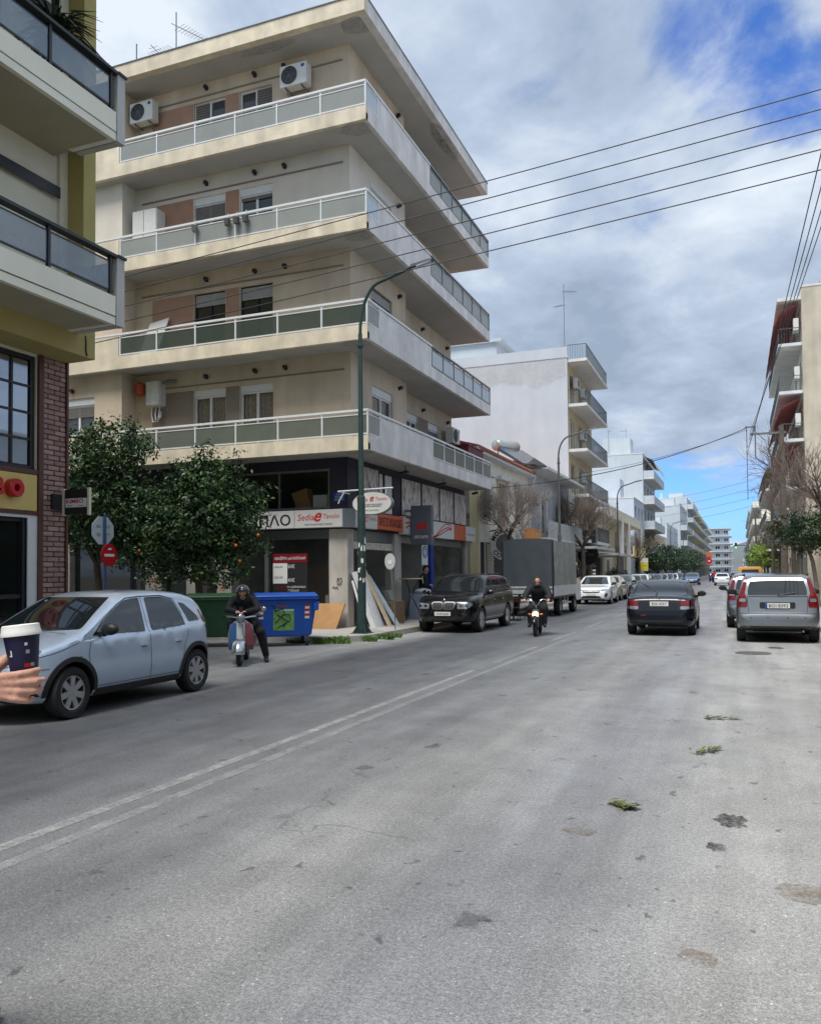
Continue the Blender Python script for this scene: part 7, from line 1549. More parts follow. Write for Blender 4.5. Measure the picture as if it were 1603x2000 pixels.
    t = thing('cabinet', 'pale blue cabinet standing on the pavement before the shop door', 'cabinet', (-9.65, 25.2, .13)); mb = MB(t); mb.box(-9.95, -9.35, 24.9, 25.5, .13, .95); mb.build('carcass', 'box_blue', t, bevel=.01)
    for y in (24.92, 25.21): MB(t).box(-9.352, -9.34, y, y+.27, .18, .92).build('door', 'box_blue', t)
    t = thing('washing_machine', 'white boxed appliance with teal tape beside the cabinet', 'appliance', (-9.65, 26.0, .13)); MB(t).box(-9.95, -9.3, 25.65, 26.3, .13, 1.0).build('carton', 'white_plastic', t, bevel=.01); MB(t).box(-9.96, -9.29, 25.70, 25.8, .14, 1.012).build('tape', 'teal', t)
    t = thing('folded_bedding', 'pile of folded bedding on the pale blue cabinet', 'bedding', (-9.6, 25.2, .955)); mb = MB(t)
    for i in range(3): mb.ball((-9.62+.03*i, 25.05+.14*i, 1.03+.02*(i % 2)), .2, .17, .075, 14, 8)
    mb.build('pile', 'wrap', t, smooth=True)
    def cafe_chair(label, x, y, rz):
        t = thing('terrace_chair', label, 'chair', (x, y, .0), rz, group='black terrace chairs by the off-roader')
        MB().box(-.2, .2, -.2, .2, .43, .46).build('seat', 'black_metal', t)
        for sx in (-.19, .19):
            for sy in (-.19, .19): MB().tube([(sx, sy, .43), (sx*1.1, sy*1.1, 0)], .012, 6).build('leg', 'black_metal', t)
        for i in range(5): MB().tube([(-.18+.09*i, -.2, .46), (-.18+.09*i, -.24, .85)], .009, 5).build('back_bar', 'black_metal', t)
        MB().tube([(-.2, -.24, .86), (.2, -.24, .86)], .014, 6).build('back_rail', 'black_metal', t)
    cafe_chair('black metal terrace chair nearer the off-roader', -6.95, 26.6, 2.0); cafe_chair('black metal terrace chair nearer the canvas truck', -6.45, 27.4, 1.2)
    t = thing('bistro_table', 'small black square terrace table between the chairs', 'table', (-7.1, 27.3, 0)); MB(t).box(-7.4, -6.8, 27.0, 27.6, .70, .73).build('tabletop', 'black_metal', t); MB(t).tube([(-7.1, 27.3, .02), (-7.1, 27.3, .70)], .03, 8).build('leg', 'black_metal', t); MB(t).box(-7.35, -6.85, 27.05, 27.55, .0, .02).build('base', 'black_metal', t)
    # parking disc on a stake
    t = thing('disc_stand', 'round pale disc on a thin bent steel stake at the kerb', 'stand', (-8.42, 20.05, .13)); M('disc_pale', rgb(200, 202, 200), .4, var=.1, vs=8); mb = MB(t); mb.tube([(-8.42, 20.05, .13), (-8.44, 20.05, .9), (-8.52, 20.05, 1.6), (-8.55, 20.05, 1.72)], .016, 6); mb.build('stake', 'grey_metal', t, smooth=True)
    mb = MB(t); n = 26; mb.prism([(-8.55+.15*math.cos(2*math.pi*i/n), 1.93+.215*math.sin(2*math.pi*i/n)) for i in range(n)], 'y', 20.03, 20.045); d = mb.build('disc', 'disc_pale', t); MB(t).box(-8.6, -8.5, 20.024, 20.029, 1.86, 1.96).build('sticker', 'paper', d)
    # person in the shop door
    p = thing('person', 'person in a dark jacket with white sleeve stripes standing in the shop doorway', 'person', (-10.15, 26.6, .13), 0)
    B = [((0, 0, .92), .14, (.02, 0, 1.15), .14, 'top'), ((.02, 0, 1.15), .145, (.06, 0, 1.36), .14, 'top'), ((.05, -.15, 1.38), .07, (.05, .15, 1.38), .07, 'top'), ((.07, 0, 1.4), .058, (.1, 0, 1.5), .052, 'skin'), ((.06, -.18, 1.36), .065, (.1, -.24, 1.12), .055, 'top'), ((.1, -.24, 1.12), .05, (.28, -.1, 1.08), .04, 'top'), ((.06, .18, 1.36), .065, (.1, .24, 1.12), .055, 'top'), ((.1, .24, 1.12), .05, (.28, .08, 1.08), .04, 'top'), ((0, -.09, .9), .11, (.0, -.1, .48), .08, 'leg'), ((0, -.1, .48), .075, (-.02, -.1, .1), .05, 'leg'), ((0, .09, .9), .11, (.0, .1, .48), .08, 'leg'), ((0, .1, .48), .075, (-.02, .1, .1), .05, 'leg'), ((-.03, -.1, .05), .05, (.14, -.11, .045), .04, 'shoe'), ((-.03, .1, .05), .05, (.14, .11, .045), .04, 'shoe')]+head_bones((.13, 0, 1.6), (1, 0, -.35))+hand_bones((.28, -.1, 1.08), (.6, .6, 0), (0, 0, 1))+hand_bones((.28, .08, 1.08), (.6, -.6, 0), (0, 0, 1))
    link('body', grow(B, .014, ZN, PM), p); hair(p, (.13, 0, 1.6), (1, 0, -.35)); face_parts(p, (.13, 0, 1.6), (1, 0, -.35)); MB().tube([(.10, -.245, 1.38), (.155, -.30, 1.14)], .012, 6).build('sleeve_stripe', 'paper', p)
shop_goods()
M('wood_pole', rgb(98, 88, 80), .9, var=.25, vs=8, streak=.2, bump=.4, bs=25); M('insulator', rgb(70, 60, 56), .4)
def utility_pole(label, x, y, H, arm=True, r=.15):
    t = thing('utility_pole', label, 'utility pole', (x, y, .13), group='wooden utility poles'); MB().tube([(0, 0, 0), (.03, 0, H*.5), (0, 0, H)], [r*1.15, r, r*.75], 12).build('pole', 'wood_pole', t, smooth=True)
    if arm:
        MB().box(-1.5, .2, -.05, .05, H-.42, H-.32).build('crossarm', 'grey_metal', t); MB().tube([(0, 0, H-2.6), (-1.25, 0, H-1.6), (-1.25, 0, H+.05)], .035, 6).build('bracket', 'grey_metal', t); MB().box(-1.75, -1.2, -.03, .03, H-.02, H+.05).build('top_arm', 'grey_metal', t)
        for i, z in enumerate((H-1.35, H-1.0, H-.65, H-.15)): MB().lathe([(.0, -.06), (.035, -.05), (.02, -.02), (.04, 0), (.02, .03), (0, .05)], (-1.66, 0, z), 'z', 10).build('insulator', 'insulator', t)
        MB().tube([(-1.66, 0, H-3.8), (-1.66, 0, H+.1)], .02, 6).build('riser', 'grey_metal', t)
    return t
utility_pole('nearest wooden utility pole with bracket arm, behind the silver hatchback', 2.25, 46.5, 9.0, r=.17); utility_pole('second wooden utility pole along the right pavement', 2.2, 60, 7.6, False, .1); utility_pole('far wooden utility pole on the right pavement', 2.3, 116, 8.6, False, .14)
def wire(label, pts, r=.012, sag=0):
    a, b = Vector(pts[0]), Vector(pts[1]); n = 24; P = [a.lerp(b, i/n)-Vector((0, 0, sag*4*(i/n)*(1-i/n))) for i in range(n+1)]; MB().tube(P, r, 5).build('cable', 'wire', label=label, cat='cable', group='overhead cables')
for i, zr in enumerate((0, .335, .67, 1.01, 1.35)):   # five cables over the crossing street
    nm = ('highest', 'second highest', 'middle', 'second lowest', 'lowest')[i]
    wire('%s of the five cables crossing the sky' % nm, ((-24, 15, 7.89-zr*1.05), (9, 15, 10.28-zr*.985)), .011, .2)
for i in range(4): wire('cable %s running along the right pavement to the pole bracket' % ('one', 'two', 'three', 'four')[i], ((.75+.32*i+1.3, -6, 9.9+.15*i), (.6+.05*i, 46.5, 7.7+.38*i)), .011, .35)
wire('thick cable sagging from the pole bracket across to the low houses', ((.55, 46.5, 9.1), (-9.6, 33.5, 5.2)), .02, .55); wire('thinner cable from the pole bracket to the white building', ((.55, 46.5, 9.0), (-9.8, 56.5, 8.4)), .012, .3)
for i in range(4): wire('%s of the far cables crossing the street' % ('top', 'second', 'third', 'lowest')[i], ((1.6, 78, 9.6-.75*i), (-9.9, 104, 10.2-1.0*i)), .012, .2)
def far_signs():
    t = thing('sign_post', 'far post with an orange disc above a red disc between the lanes', 'road sign', (-4.55, 152, 0)); M('sign_amber', rgb(206, 104, 48), .5); MB().tube([(0, 0, 0), (0, 0, 5.2)], .05, 8).build('post', 'grey_metal', t)
    mb = MB(); mb.box(-.42, .42, -.07, -.05, 4.05, 4.9); mb.build('backing_board', 'sign_orange', t); mb = MB(); mb.lathe([(0, -.10), (.44, -.10), (.44, -.08)], (0, 0, 4.47), 'y', 24); mb.build('amber_disc', 'sign_amber', t); mb = MB(); mb.lathe([(0, -.09), (.52, -.09), (.52, -.05)], (0, 0, 3.35), 'y', 24); d = mb.build('red_disc', 'noentry_red', t); MB().box(-.16, .16, -.1, -.095, 3.25, 3.45).build('white_mark', 'paper', d)
    t = thing('traffic_light', 'traffic light showing green on a mast arm far down the street', 'traffic light', (2.3, 190, .13)); M('green_lit', (.1, 1, .55), .4, emit=2.5); MB().tube([(0, 0, 0), (0, 0, 6.6), (-.4, 0, 6.9), (-2.9, 0, 7.0)], .07, 8).build('mast', 'dark_metal', t); MB().box(-2.75, -2.3, -.15, .1, 6.3, 7.5).build('housing', 'black', t); MB().lathe([(0, -.17), (.14, -.17)], (-2.52, 0, 6.5), 'y', 14).build('green_lens', 'green_lit', t)
    t = thing('notice_board', 'white and yellow notice board on a post by the parked cars', 'sign', (-8.2, 80.5, .13)); M('notice_yellow', rgb(226, 214, 70), .6); MB().tube([(0, 0, 0), (0, 0, 1.6)], .03, 8).build('post', 'grey_metal', t); MB().box(-.36, .36, -.03, .0, 1.55, 2.75).build('board', 'paper', t); MB().box(-.34, .34, -.036, -.031, 1.6, 2.35).build('yellow_panel', 'notice_yellow', t); MB().box(-.25, .25, -.04, -.037, 2.0, 2.04).build('text_line', 'shutter', t)
far_signs()
# ================================================================ the other houses
M('render_white', rgb(196, 205, 212), .8, var=.06, vs=.8, streak=.06, bump=.1, bs=30); M('render_beige', rgb(206, 190, 160), .8, var=.08, vs=1.2, streak=.1); M('render_yellow', rgb(238, 222, 168), .8, var=.06, vs=1); M('render_grey', rgb(184, 187, 188), .85, var=.14, vs=1.5, streak=.22); M('render_blue', rgb(200, 210, 224), .8, var=.07, vs=1); M('render_cream', rgb(240, 234, 216), .8, var=.10, vs=1.5, streak=.16); M('render_tan', rgb(198, 188, 168), .85, var=.16, vs=.9, streak=.22, bump=.2, bs=20)
M('slab_white', rgb(218, 219, 217), .8, var=.08, vs=2, streak=.12); M('iron', rgb(84, 92, 94), .5, var=.1, vs=6); M('roof_tile', rgb(168, 108, 84), .85, var=.2, vs=6); M('awning_red', rgb(190, 112, 108), .8, var=.12, vs=5); M('awning_tan', rgb(176, 158, 132), .85, var=.15, vs=5); M('tank', rgb(196, 198, 194), .3, .8); M('patch', rgb(206, 196, 180), .9, var=.12, vs=4)
def rails(par, F, u0, u1, d0, d, z, off, mat='iron', h=.95, step=.16, side=True):
    mb = MB(off)
    F.box(mb, u0, u1, d-.03, d, z+h-.04, z+h); F.box(mb, u0, u1, d-.025, d-.005, z+.06, z+.09); n = int((u1-u0)/step)
    for i in range(n+1): u = u0+.02+(u1-u0-.04)*i/n; F.box(mb, u-.008, u+.008, d-.024, d-.006, z, z+h)
    if side:
        for u in (u0, u1-.03):
            F.box(mb, u, u+.03, d0, d, z+h-.04, z+h)
            for i in range(int((d-d0)/step)): F.box(mb, u+.006, u+.024, d0+i*step, d0+i*step+.016, z, z+h)
    return mb.build('railing', mat, par)
def block(label, face, xf, y0, y1, H, z1, fh, wall, side=None, balc=None, wins=2, depth=13, bal_d=1.2, rail='iron', shop=True, name='apartment_building', parapet=None, awn=None, winmat='glass_window', shut=.3):
    """apartment house: facade with openings along the street, plain party wall, slabs with railings, every window a part"""
    s = 1 if face == '+x' else -1; xb = xf-s*depth; B = thing(name, label, 'building', ((xf+xb)/2, (y0+y1)/2, .13)); F = Face(face, xf); side = side or wall
    fl = []; z = z1
    while z+1.6 < H: fl.append(z); z += fh
    ho = []; wz = []
    for k, z in enumerate(fl):
        for i in range(wins):
            c = y0+(y1-y0)*(i+.5)/wins; w = min(.75, (y1-y0)/wins*.3); tall = balc is not None and (k in balc); a = (c-w, c+w, z+(.22 if tall else .95), z+2.25); ho.append(a)
    if shop:
        n = max(2, int((y1-y0)/3.2))
        for i in range(n): ho.append((y0+.3+(y1-y0-.3)*i/n, y0+(y1-y0-.3)*(i+1)/n, .35, z1-.75))
    mb = MB(B); F.wall(mb, y0, y1, .13, H, ho, .22); mb.build('facade', wall, B)
    mb = MB(B); mb.quad((xf, y0, .13), (xb, y0, .13), (xb, y0, H), (xf, y0, H)); mb.quad((xf, y1, .13), (xb, y1, .13), (xb, y1, H), (xf, y1, H)); mb.quad((xb, y0, .13), (xb, y1, .13), (xb, y1, H), (xb, y0, H)); mb.build('party_wall', side, B)
    mb = MB(B); mb.box(min(xf, xb)-.03, max(xf, xb)+.05, y0-.03, y1+.03, H, H+.12); mb.build('roof', 'slab_white', B)
    xc = xf-s*3.2; yc = y0+(y1-y0)*(.25+.5*((len(label)*7) % 10)/10)
    if H > 6 and 'blank side wall and beige' not in label: MB(B).box(xc-1.6, xc+1.6, yc-1.5, yc+1.5, H+.12, H+2.3).build('stair_house', side, B); MB(B).box(xc+2.0*-s, xc+2.5*-s, y0+1.2, y0+1.7, H+.12, H+1.4).build('chimney', wall, B); MB(B).lathe([(0, 0), (.35, 0), (.35, 1.1), (0, 1.15)], (xc, y1-1.6, H+.3), 'z', 12).build('water_tank', 'tank', B)
    nw = len(fl)*wins
    for j, h in enumerate(ho):
        if j < nw: window(B, F, *h, B, glass=winmat, depth=.2, shut=[0, shut, .0, .6][(j*7+len(label)) % 4], fw_=.06)
        else:
            g = MB(B); F.box(g, h[0], h[1], -.21, -.2, h[2], h[3]); o = g.build('shop_window', 'glass_dark', B); q = MB(B); F.box(q, h[0], h[1], -.2, -.02, h[3]-.45, h[3]); q.build('shop_sign', ('dark_metal', 'trim_brown', 'paper')[j % 3], o)
    if balc is not None:
        for k, z in enumerate(fl):
            if k not in balc: continue
            mb = MB(B); F.box(mb, y0+.15, y1-.1, 0.005, bal_d, z-.02, z+.17); sl = mb.build('balcony_slab', 'slab_white', B)
            if rail == 'solid': mb = MB(B); F.box(mb, y0+.15, y1-.1, bal_d-.1, bal_d+.005, z+.171, z+.95); F.box(mb, y0+.15, y0+.25, .01, bal_d-.1, z+.171, z+.95); mb.build('parapet', wall, sl)
            else: rails(sl, F, y0+.2, y1-.15, .02, bal_d-.03, z+.17, B, rail)
            if awn and k in awn:
                mb = MB(B); zt = z+fh-.25; n = 12; vs = []
                for i in range(n+1):
                    u = y0+.4+(y1-y0-.8)*i/n; vs += [F.P(u, .15, zt), F.P(u, .15+bal_d*.75, zt-.45), F.P(u, bal_d+.25, zt-1.35-.08*(i % 2))]
                mb.add(vs, [(3*i+j, 3*i+3+j, 3*i+4+j, 3*i+1+j) for i in range(n) for j in range(2)]); mb.build('awning', awn[k], sl)
    if parapet: mb = MB(B); F.box(mb, y0, y1, -.2, .02, H+.12, H+.12+parapet); mb.build('roof_parapet', wall, B)
    return B
def water_heater(label, x, y, z, rz=0, s=1):
    t = thing('solar_water_heater', label, 'solar heater', (x, y, z), rz); mb = MB(); mb.lathe([(0, -.8), (.26, -.8), (.3, -.74), (.3, .74), (.26, .8), (0, .8)], (0, 0, 1.35), 'x', 20); mb.build('tank', 'tank', t, smooth=True, sharp=60); M('collector', rgb(40, 46, 60), .1, coat=1)
    mb = MB(); mb.hexa([(-.9, -1.9, .1), (.9, -1.9, .1), (.9, -.25, 1.1), (-.9, -.25, 1.1)], [(-.9, -1.95, .2), (.9, -1.95, .2), (.9, -.3, 1.2), (-.9, -.3, 1.2)]); mb.build('collector_panel', 'collector', t)
    for x_ in (-.6, .6): MB().tube([(x_, 0, 0), (x_, 0, 1.1)], .03, 6).build('stand_leg', 'grey_metal', t); MB().tube([(x_, -1.8, .12), (x_, 0, 1.1)], .03, 6).build('stand_rail', 'grey_metal', t)
def antenna(label, x, y, z, h, el=2, rz=0, sz=1):
    t = thing('tv_antenna', label, 'antenna', (x, y, z), rz, group='television antennas on the roofs'); MB().tube([(0, 0, 0), (0, 0, h)], .022, 6).build('mast', 'grey_metal', t)
    for k in range(el):
        zz = h*(.9-.17*k); a = k*1.7+.4; d = Vector((math.cos(a), math.sin(a), .12)); q = Vector((-math.sin(a), math.cos(a), 0)); mb = MB(); b = Vector((0, 0, zz)); mb.tube([b-d*.15*sz, b+d*1.0*sz], .013, 5)
        for i in range(9): p = b+d*(.1+.1*i)*sz; mb.tube([p-q*(.22-.01*i)*sz, p+q*(.22-.01*i)*sz], .007, 4)
        mb.build('aerial', 'grey_metal', t)
antenna('large television antenna with two aerials on the corner building roof', -18.1, 23.5, 16.7, 4.9, 3, .9, 1.35); antenna('thin bare mast on the corner building roof', -17.9, 21.2, 16.7, 2.3, 0); antenna('small antenna behind the top balcony of the yellow building', -19.2, 20.2, 16.7, 1.9, 2, 1.0); antenna('thin antenna mast on the roof edge above the top floor windows', -13.4, 24.5, 16.7, 2.6, 1)
def tiled_house():
    """two storey cream house with tiled roof beside the corner building"""
    B = thing('town_house', 'two storey cream house with tiled roof and brown shutters next to the corner building', 'house', (-14, 36.3, .13)); F = Face('+x', -9.9); y0, y1, H = 31.35, 41.3, 6.45
    M('pale_yellow', rgb(206, 192, 148), .8, var=.08, vs=2, streak=.15); M('shutter_brown', rgb(150, 124, 92), .7, var=.1, vs=6); M('dark_front', rgb(34, 32, 34), .7, var=.2, vs=3)
    ho = [(33.1, 34.1, 3.95, 5.6), (35.6, 37.0, 3.6, 5.65), (38.8, 39.9, 3.95, 5.6), (32.75, 33.5, .2, 2.9), (34.7, 40.8, .2, 2.9)]
    mb = MB(B); F.wall(mb, 32.6, y1, .13, H, ho, .2); mb.quad((-9.9, y1, .13), (-20, y1, .13), (-20, y1, H), (-9.9, y1, H)); mb.quad((-9.9, y0, 4.0), (-20, y0, 4.0), (-20, y0, H), (-9.9, y0, H)); mb.build('wall', 'render_cream', B); mb = MB(B); F.wall(mb, y0, 32.598, .13, 5.9); mb.build('wall', 'pale_yellow', B)
    for i, h in enumerate(ho[:3]):
        window(B, F, *h, B, fr='shutter_brown', shut=.95 if i == 1 else .0, shutmat='shutter_brown')
        mb = MB(B); F.box(mb, h[0]-.2, h[0]-.02, 0, .05, h[2]-.1, h[3]+.1); F.box(mb, h[1]+.02, h[1]+.2, 0, .05, h[2]-.1, h[3]+.1); mb.build('window_surround', 'pale_yellow', B); mb = MB(B); F.box(mb, h[0]-.35, h[1]+.35, 0, .28, h[3]+.12, h[3]+.28); mb.build('window_hood', 'slab_white', B)
    mb = MB(B); F.box(mb, y0, y1, -.05, .42, H, H+.16); mb.box(-10.0, -9.42, y0-.42, y0, H, H+.16); mb.build('eaves', 'slab_white', B)
    mb = MB(B); mb.hexa([(-20, y0-.35, H+.16), (-9.42, y0-.35, H+.16), (-9.42, y1+.05, H+.16), (-20, y1+.05, H+.16)], [(-16.5, 34.5, H+1.25), (-13.5, 34.5, H+1.25), (-13.5, 38, H+1.25), (-16.5, 38, H+1.25)]); rf = mb.build('roof', 'roof_tile', B)
    tm = MB(); tm.tube([(0, 0, 0), (-.5, 0, .13)], [.075, .085], 8); tme = tm.mesh('roof_tile', 'roof_tile', smooth=True)
    for i in range(52):
        for k in range(3):
            o = link('roof_tile', tme, rf); o.location = Vector((-9.40-.42*k, y0-.2+.19*i, H+.17+.11*k))-Vector(B.location)
    mb = MB(B); F.box(mb, 34.55, 40.95, .0, .5, 2.95, 3.15); mb.build('canopy', 'roof_tile', B); mb = MB(B); F.box(mb, 39.2, 40.9, .3, .75, 3.05, 3.75); M('orange_sign', rgb(206, 140, 70), .6, var=.1, vs=4); mb.build('orange_sign', 'orange_sign', B); mb = MB(B); F.box(mb, 32.75, 33.5, -.1, -.05, .2, 2.9); F.box(mb, 34.7, 40.8, -.15, -.1, .2, 2.9); mb.build('shop_front', 'dark_front', B)
    pier = MB(B); F.box(pier, 33.55, 34.6, .0, .03, .13, 2.9); pr = pier.build('brick_strip', 'mortar', B); bm_ = MB(); bm_.box(0, .02, 0, .30, 0, .07); bme = bm_.mesh('brick', 'render_tan')
    for r in range(30):
        for i in range(3):
            o = link('brick', bme, pr); o.location = Vector((-9.868, 33.57+i*.345+(.0 if r % 2 else .03), .16+r*.09))-Vector(B.location)
    water_heater('steel solar water heater on the tiled roof', -11.0, 41.2, H+.35, rad(62)); MB(B).tube([(-9.45, 41.2, H+.1), (-9.75, 41.25, H-.6), (-9.85, 41.28, 3.3)], .05, 8).build('downpipe', 'white_plastic', B)
    t = thing('round_sign', 'round white COFFEE sign hanging by the leafless tree', 'sign', (-9.2, 34.2, 2.3)); n = 36; mb = MB(t); cx, cz = -9.2, 2.85; mb.prism([(cx+.72*math.cos(2*math.pi*i/n), cz+.72*math.sin(2*math.pi*i/n)) for i in range(n)], 'y', 34.15, 34.25); mb.build('disc', 'paper', t, smooth=True)
    mb = MB(t); mb.prism([(cx+.42*math.cos(2*math.pi*i/n), cz+.42*math.sin(2*math.pi*i/n)) for i in range(n)], 'y', 34.14, 34.149); mb.build('centre', 'shutter', t)
    for i, ch in enumerate('COFFEE'): a = rad(-140+20*i); text(t, ch, (Vector((cx+.57*math.cos(a), 34.145, cz+.57*math.sin(a)))-Vector(t.location), Vector((1, 0, 0)), Vector((0, -1, 0))), 0, 0, 0, 'ink', h=.2, rot=a+math.pi/2, bold=.03)
    for i, ch in enumerate('MOKA'): a = rad(155-24*i); text(t, ch, (Vector((cx+.57*math.cos(a), 34.145, cz+.57*math.sin(a)))-Vector(t.location), Vector((1, 0, 0)), Vector((0, -1, 0))), 0, 0, 0, 'ink', h=.2, rot=a-math.pi/2, bold=.03)
    MB(t).tube([(-9.9, 34.2, 3.4), (-9.2, 34.2, 3.5)], .03, 6).build('arm', 'dark_metal', t)
tiled_house()
def grey_house():
    B = thing('town_house', 'weathered grey two storey house with canopy roof and dotted banner', 'house', (-14, 46.8, .13)); F = Face('+x', -9.95); y0, y1, H = 41.35, 52.3, 6.9
    ho = [(44.0, 46.6, 3.75, 5.75), (42.0, 51.6, .2, 2.8)]; mb = MB(B); F.wall(mb, y0, y1, .13, H, ho, .25); mb.quad((-9.95, y0, .13), (-20, y0, .13), (-20, y0, H), (-9.95, y0, H)); mb.build('wall', 'render_grey', B)
    w = window(B, F, *ho[0], B, fr='white_metal', leaves=3, glass='glass_dark'); s = MB(B)
    for u in (44.1, 45.8):
        for i in range(22): F.box(s, u, u+.75, -.06, -.03, 3.85+i*.083, 3.91+i*.083)
    s.build('louvred_shutter', 'white_metal', w); mb = MB(B); F.box(mb, y0, y1, -.05, 1.05, H, H+.14); mb.build('canopy_roof', 'slab_white', B); mb = MB(B); mb.box(-20, -9.95, y0, y1, H+.14, H+.5); mb.build('roof', 'roof_tile', B)
    mb = MB(B); F.box(mb, 42.2, 51.8, .005, .95, 3.25, 3.42); sl = mb.build('balcony_slab', 'slab_white', B); mb = MB(B); F.box(mb, 42.2, 51.8, .88, .955, 3.421, 4.3); mb.build('parapet', 'render_grey', sl)
    mb = MB(B); F.box(mb, 49.3, 51.0, .6, .63, 4.0, 6.5); bn = mb.build('banner', 'paper', B)
    for r in range(9):
        for c in range(3): mb = MB(B); F.box(mb, 49.55+c*.42, 49.82+c*.42, .632, .636, 4.2+r*.19, 4.3+r*.19); mb.build('banner_mark', 'ink', bn)
    mb = MB(B); F.box(mb, 42.0, 51.6, -.2, -.18, .2, 2.8); mb.build('shop_front', 'glass_dark', B); mb = MB(B); F.box(mb, 42, 51.6, .1, 1.3, 2.85, 2.95); mb.build('canopy', 'dark_metal', B)
grey_house()
def white_building():
    B = block('tall white building with a blank side wall and beige balcony front', '+x', -9.9, 52.4, 61.6, 15.4, 3.5, 2.92, 'render_beige', 'render_white', (0, 1, 2, 3), 3, depth=16)
    mb = MB(B); mb.box(-25.9, -9.88, 52.36, 52.7, 15.42, 16.1); mb.build('roof_parapet', 'render_white', B); mb = MB(B); F = Face('+x', -9.9); F.box(mb, 52.5, 61.5, .0, 1.25, 15.12, 15.3); sl = mb.build('balcony_slab', 'slab_white', B); rails(sl, F, 52.55, 61.45, .0, 1.2, 15.3, B)
    rng = random.Random(8); mb = MB(B); G = Face('-y', 52.36); n = 40; vs = []   # weathered strip where the old paint came off
    for i in range(n+1): x = -25+15*i/n; a = 15.35+.05*rng.random(); b = 14.1+.5*math.sin(i*.5)*rng.random()+(.9 if i < 12 else .45 if i < 20 else -.15)*rng.uniform(.6, 1); vs += [G.P(x, .006, a), G.P(x, .006, b)]
    mb.add(vs, [(2*i, 2*i+1, 2*i+3, 2*i+2) for i in range(n)]); mb.build('peeled_patch', 'peel', B)
    mb = MB(B); mb.box(-24, -15, 54, 60, 15.5, 17.4); mb.box(-24.2, -14.6, 53.8, 60.2, 17.4, 17.6); mb.build('stair_house', 'render_white', B); mb = MB(B); F.box(mb, 52.5, 61.5, .05, 1.6, 3.1, 3.25); mb.build('canopy', 'slab_white', B)
    for z in (13.6, 10.6, 7.7, 4.9): ac_unit(F, 56.2+.4*(z % 2), .12, z, 'air conditioner at the %s balcony of the tall white building' % {13.6: 'top', 10.6: 'second', 7.7: 'third', 4.9: 'lowest'}[z], w=.9, h=.65)
    ac_unit(F, 54.2, .12, 13.7, 'air conditioner nearest the blank side wall of the tall white building', w=.9, h=.65)
    water_heater('solar water heater on the stair house of the white building', -17.0, 56.8, 17.6, rad(75)); water_heater('second solar water heater half hidden behind the stair house', -13.6, 58.5, 15.5, rad(60)); antenna('antenna mast at the terrace corner of the white building', -10.2, 53.2, 15.3, 5.2, 2, .4); antenna('antenna on the far roof of the white building', -20.5, 54, 17.6, 4.4, 2, 2.4)
    t = thing('hanging_sign', 'square black shop sign hanging over the round barber sign', 'sign', (-9.2, 53.6, 3.4)); MB(t).box(-9.75, -8.45, 53.55, 53.65, 3.45, 4.3).build('panel', 'black', t); text(t, '✂ ◆', Face('-y', 53.55), -9.1, .004, 3.88, 'paper', w=.4, off=t); MB(t).box(-8.43, -8.35, 53.57, 53.63, 3.2, 4.5).build('frame', 'grey_metal', t)
    t = thing('round_sign', 'round black barber sign under the square black sign', 'sign', (-9.1, 54.4, 2.2)); n = 32; mb = MB(t); mb.prism([(-9.1+.68*math.cos(2*math.pi*i/n), 2.75+.68*math.sin(2*math.pi*i/n)) for i in range(n)], 'y', 54.4, 54.48); mb.build('disc', 'black', t, smooth=True); text(t, 'BARBER', Face('-y', 54.4), -9.1, .004, 2.75, 'shutter', w=.8, off=t)
    for sx in (-9.55, -8.75):
        t = thing('barber_pole', 'striped barber pole %s the shop entrance' % ('on the inner side of' if sx < -9 else 'on the street side of'), 'barber pole', (sx, 54.6, .9)); mb = MB(); M('bp_white', rgb(230, 230, 230), .3, emit=.15)
        for i in range(8): mb.cur = i % 2; mb.lathe([(.1, .11*i), (.1, .11*(i+1))], (0, 0, .1), 'z', 14)
        mb.build('cylinder', ['bp_white', 'black'], t); MB().ball((0, 0, 1.05), .11).build('cap', 'grey_metal', t, smooth=True)
white_building()
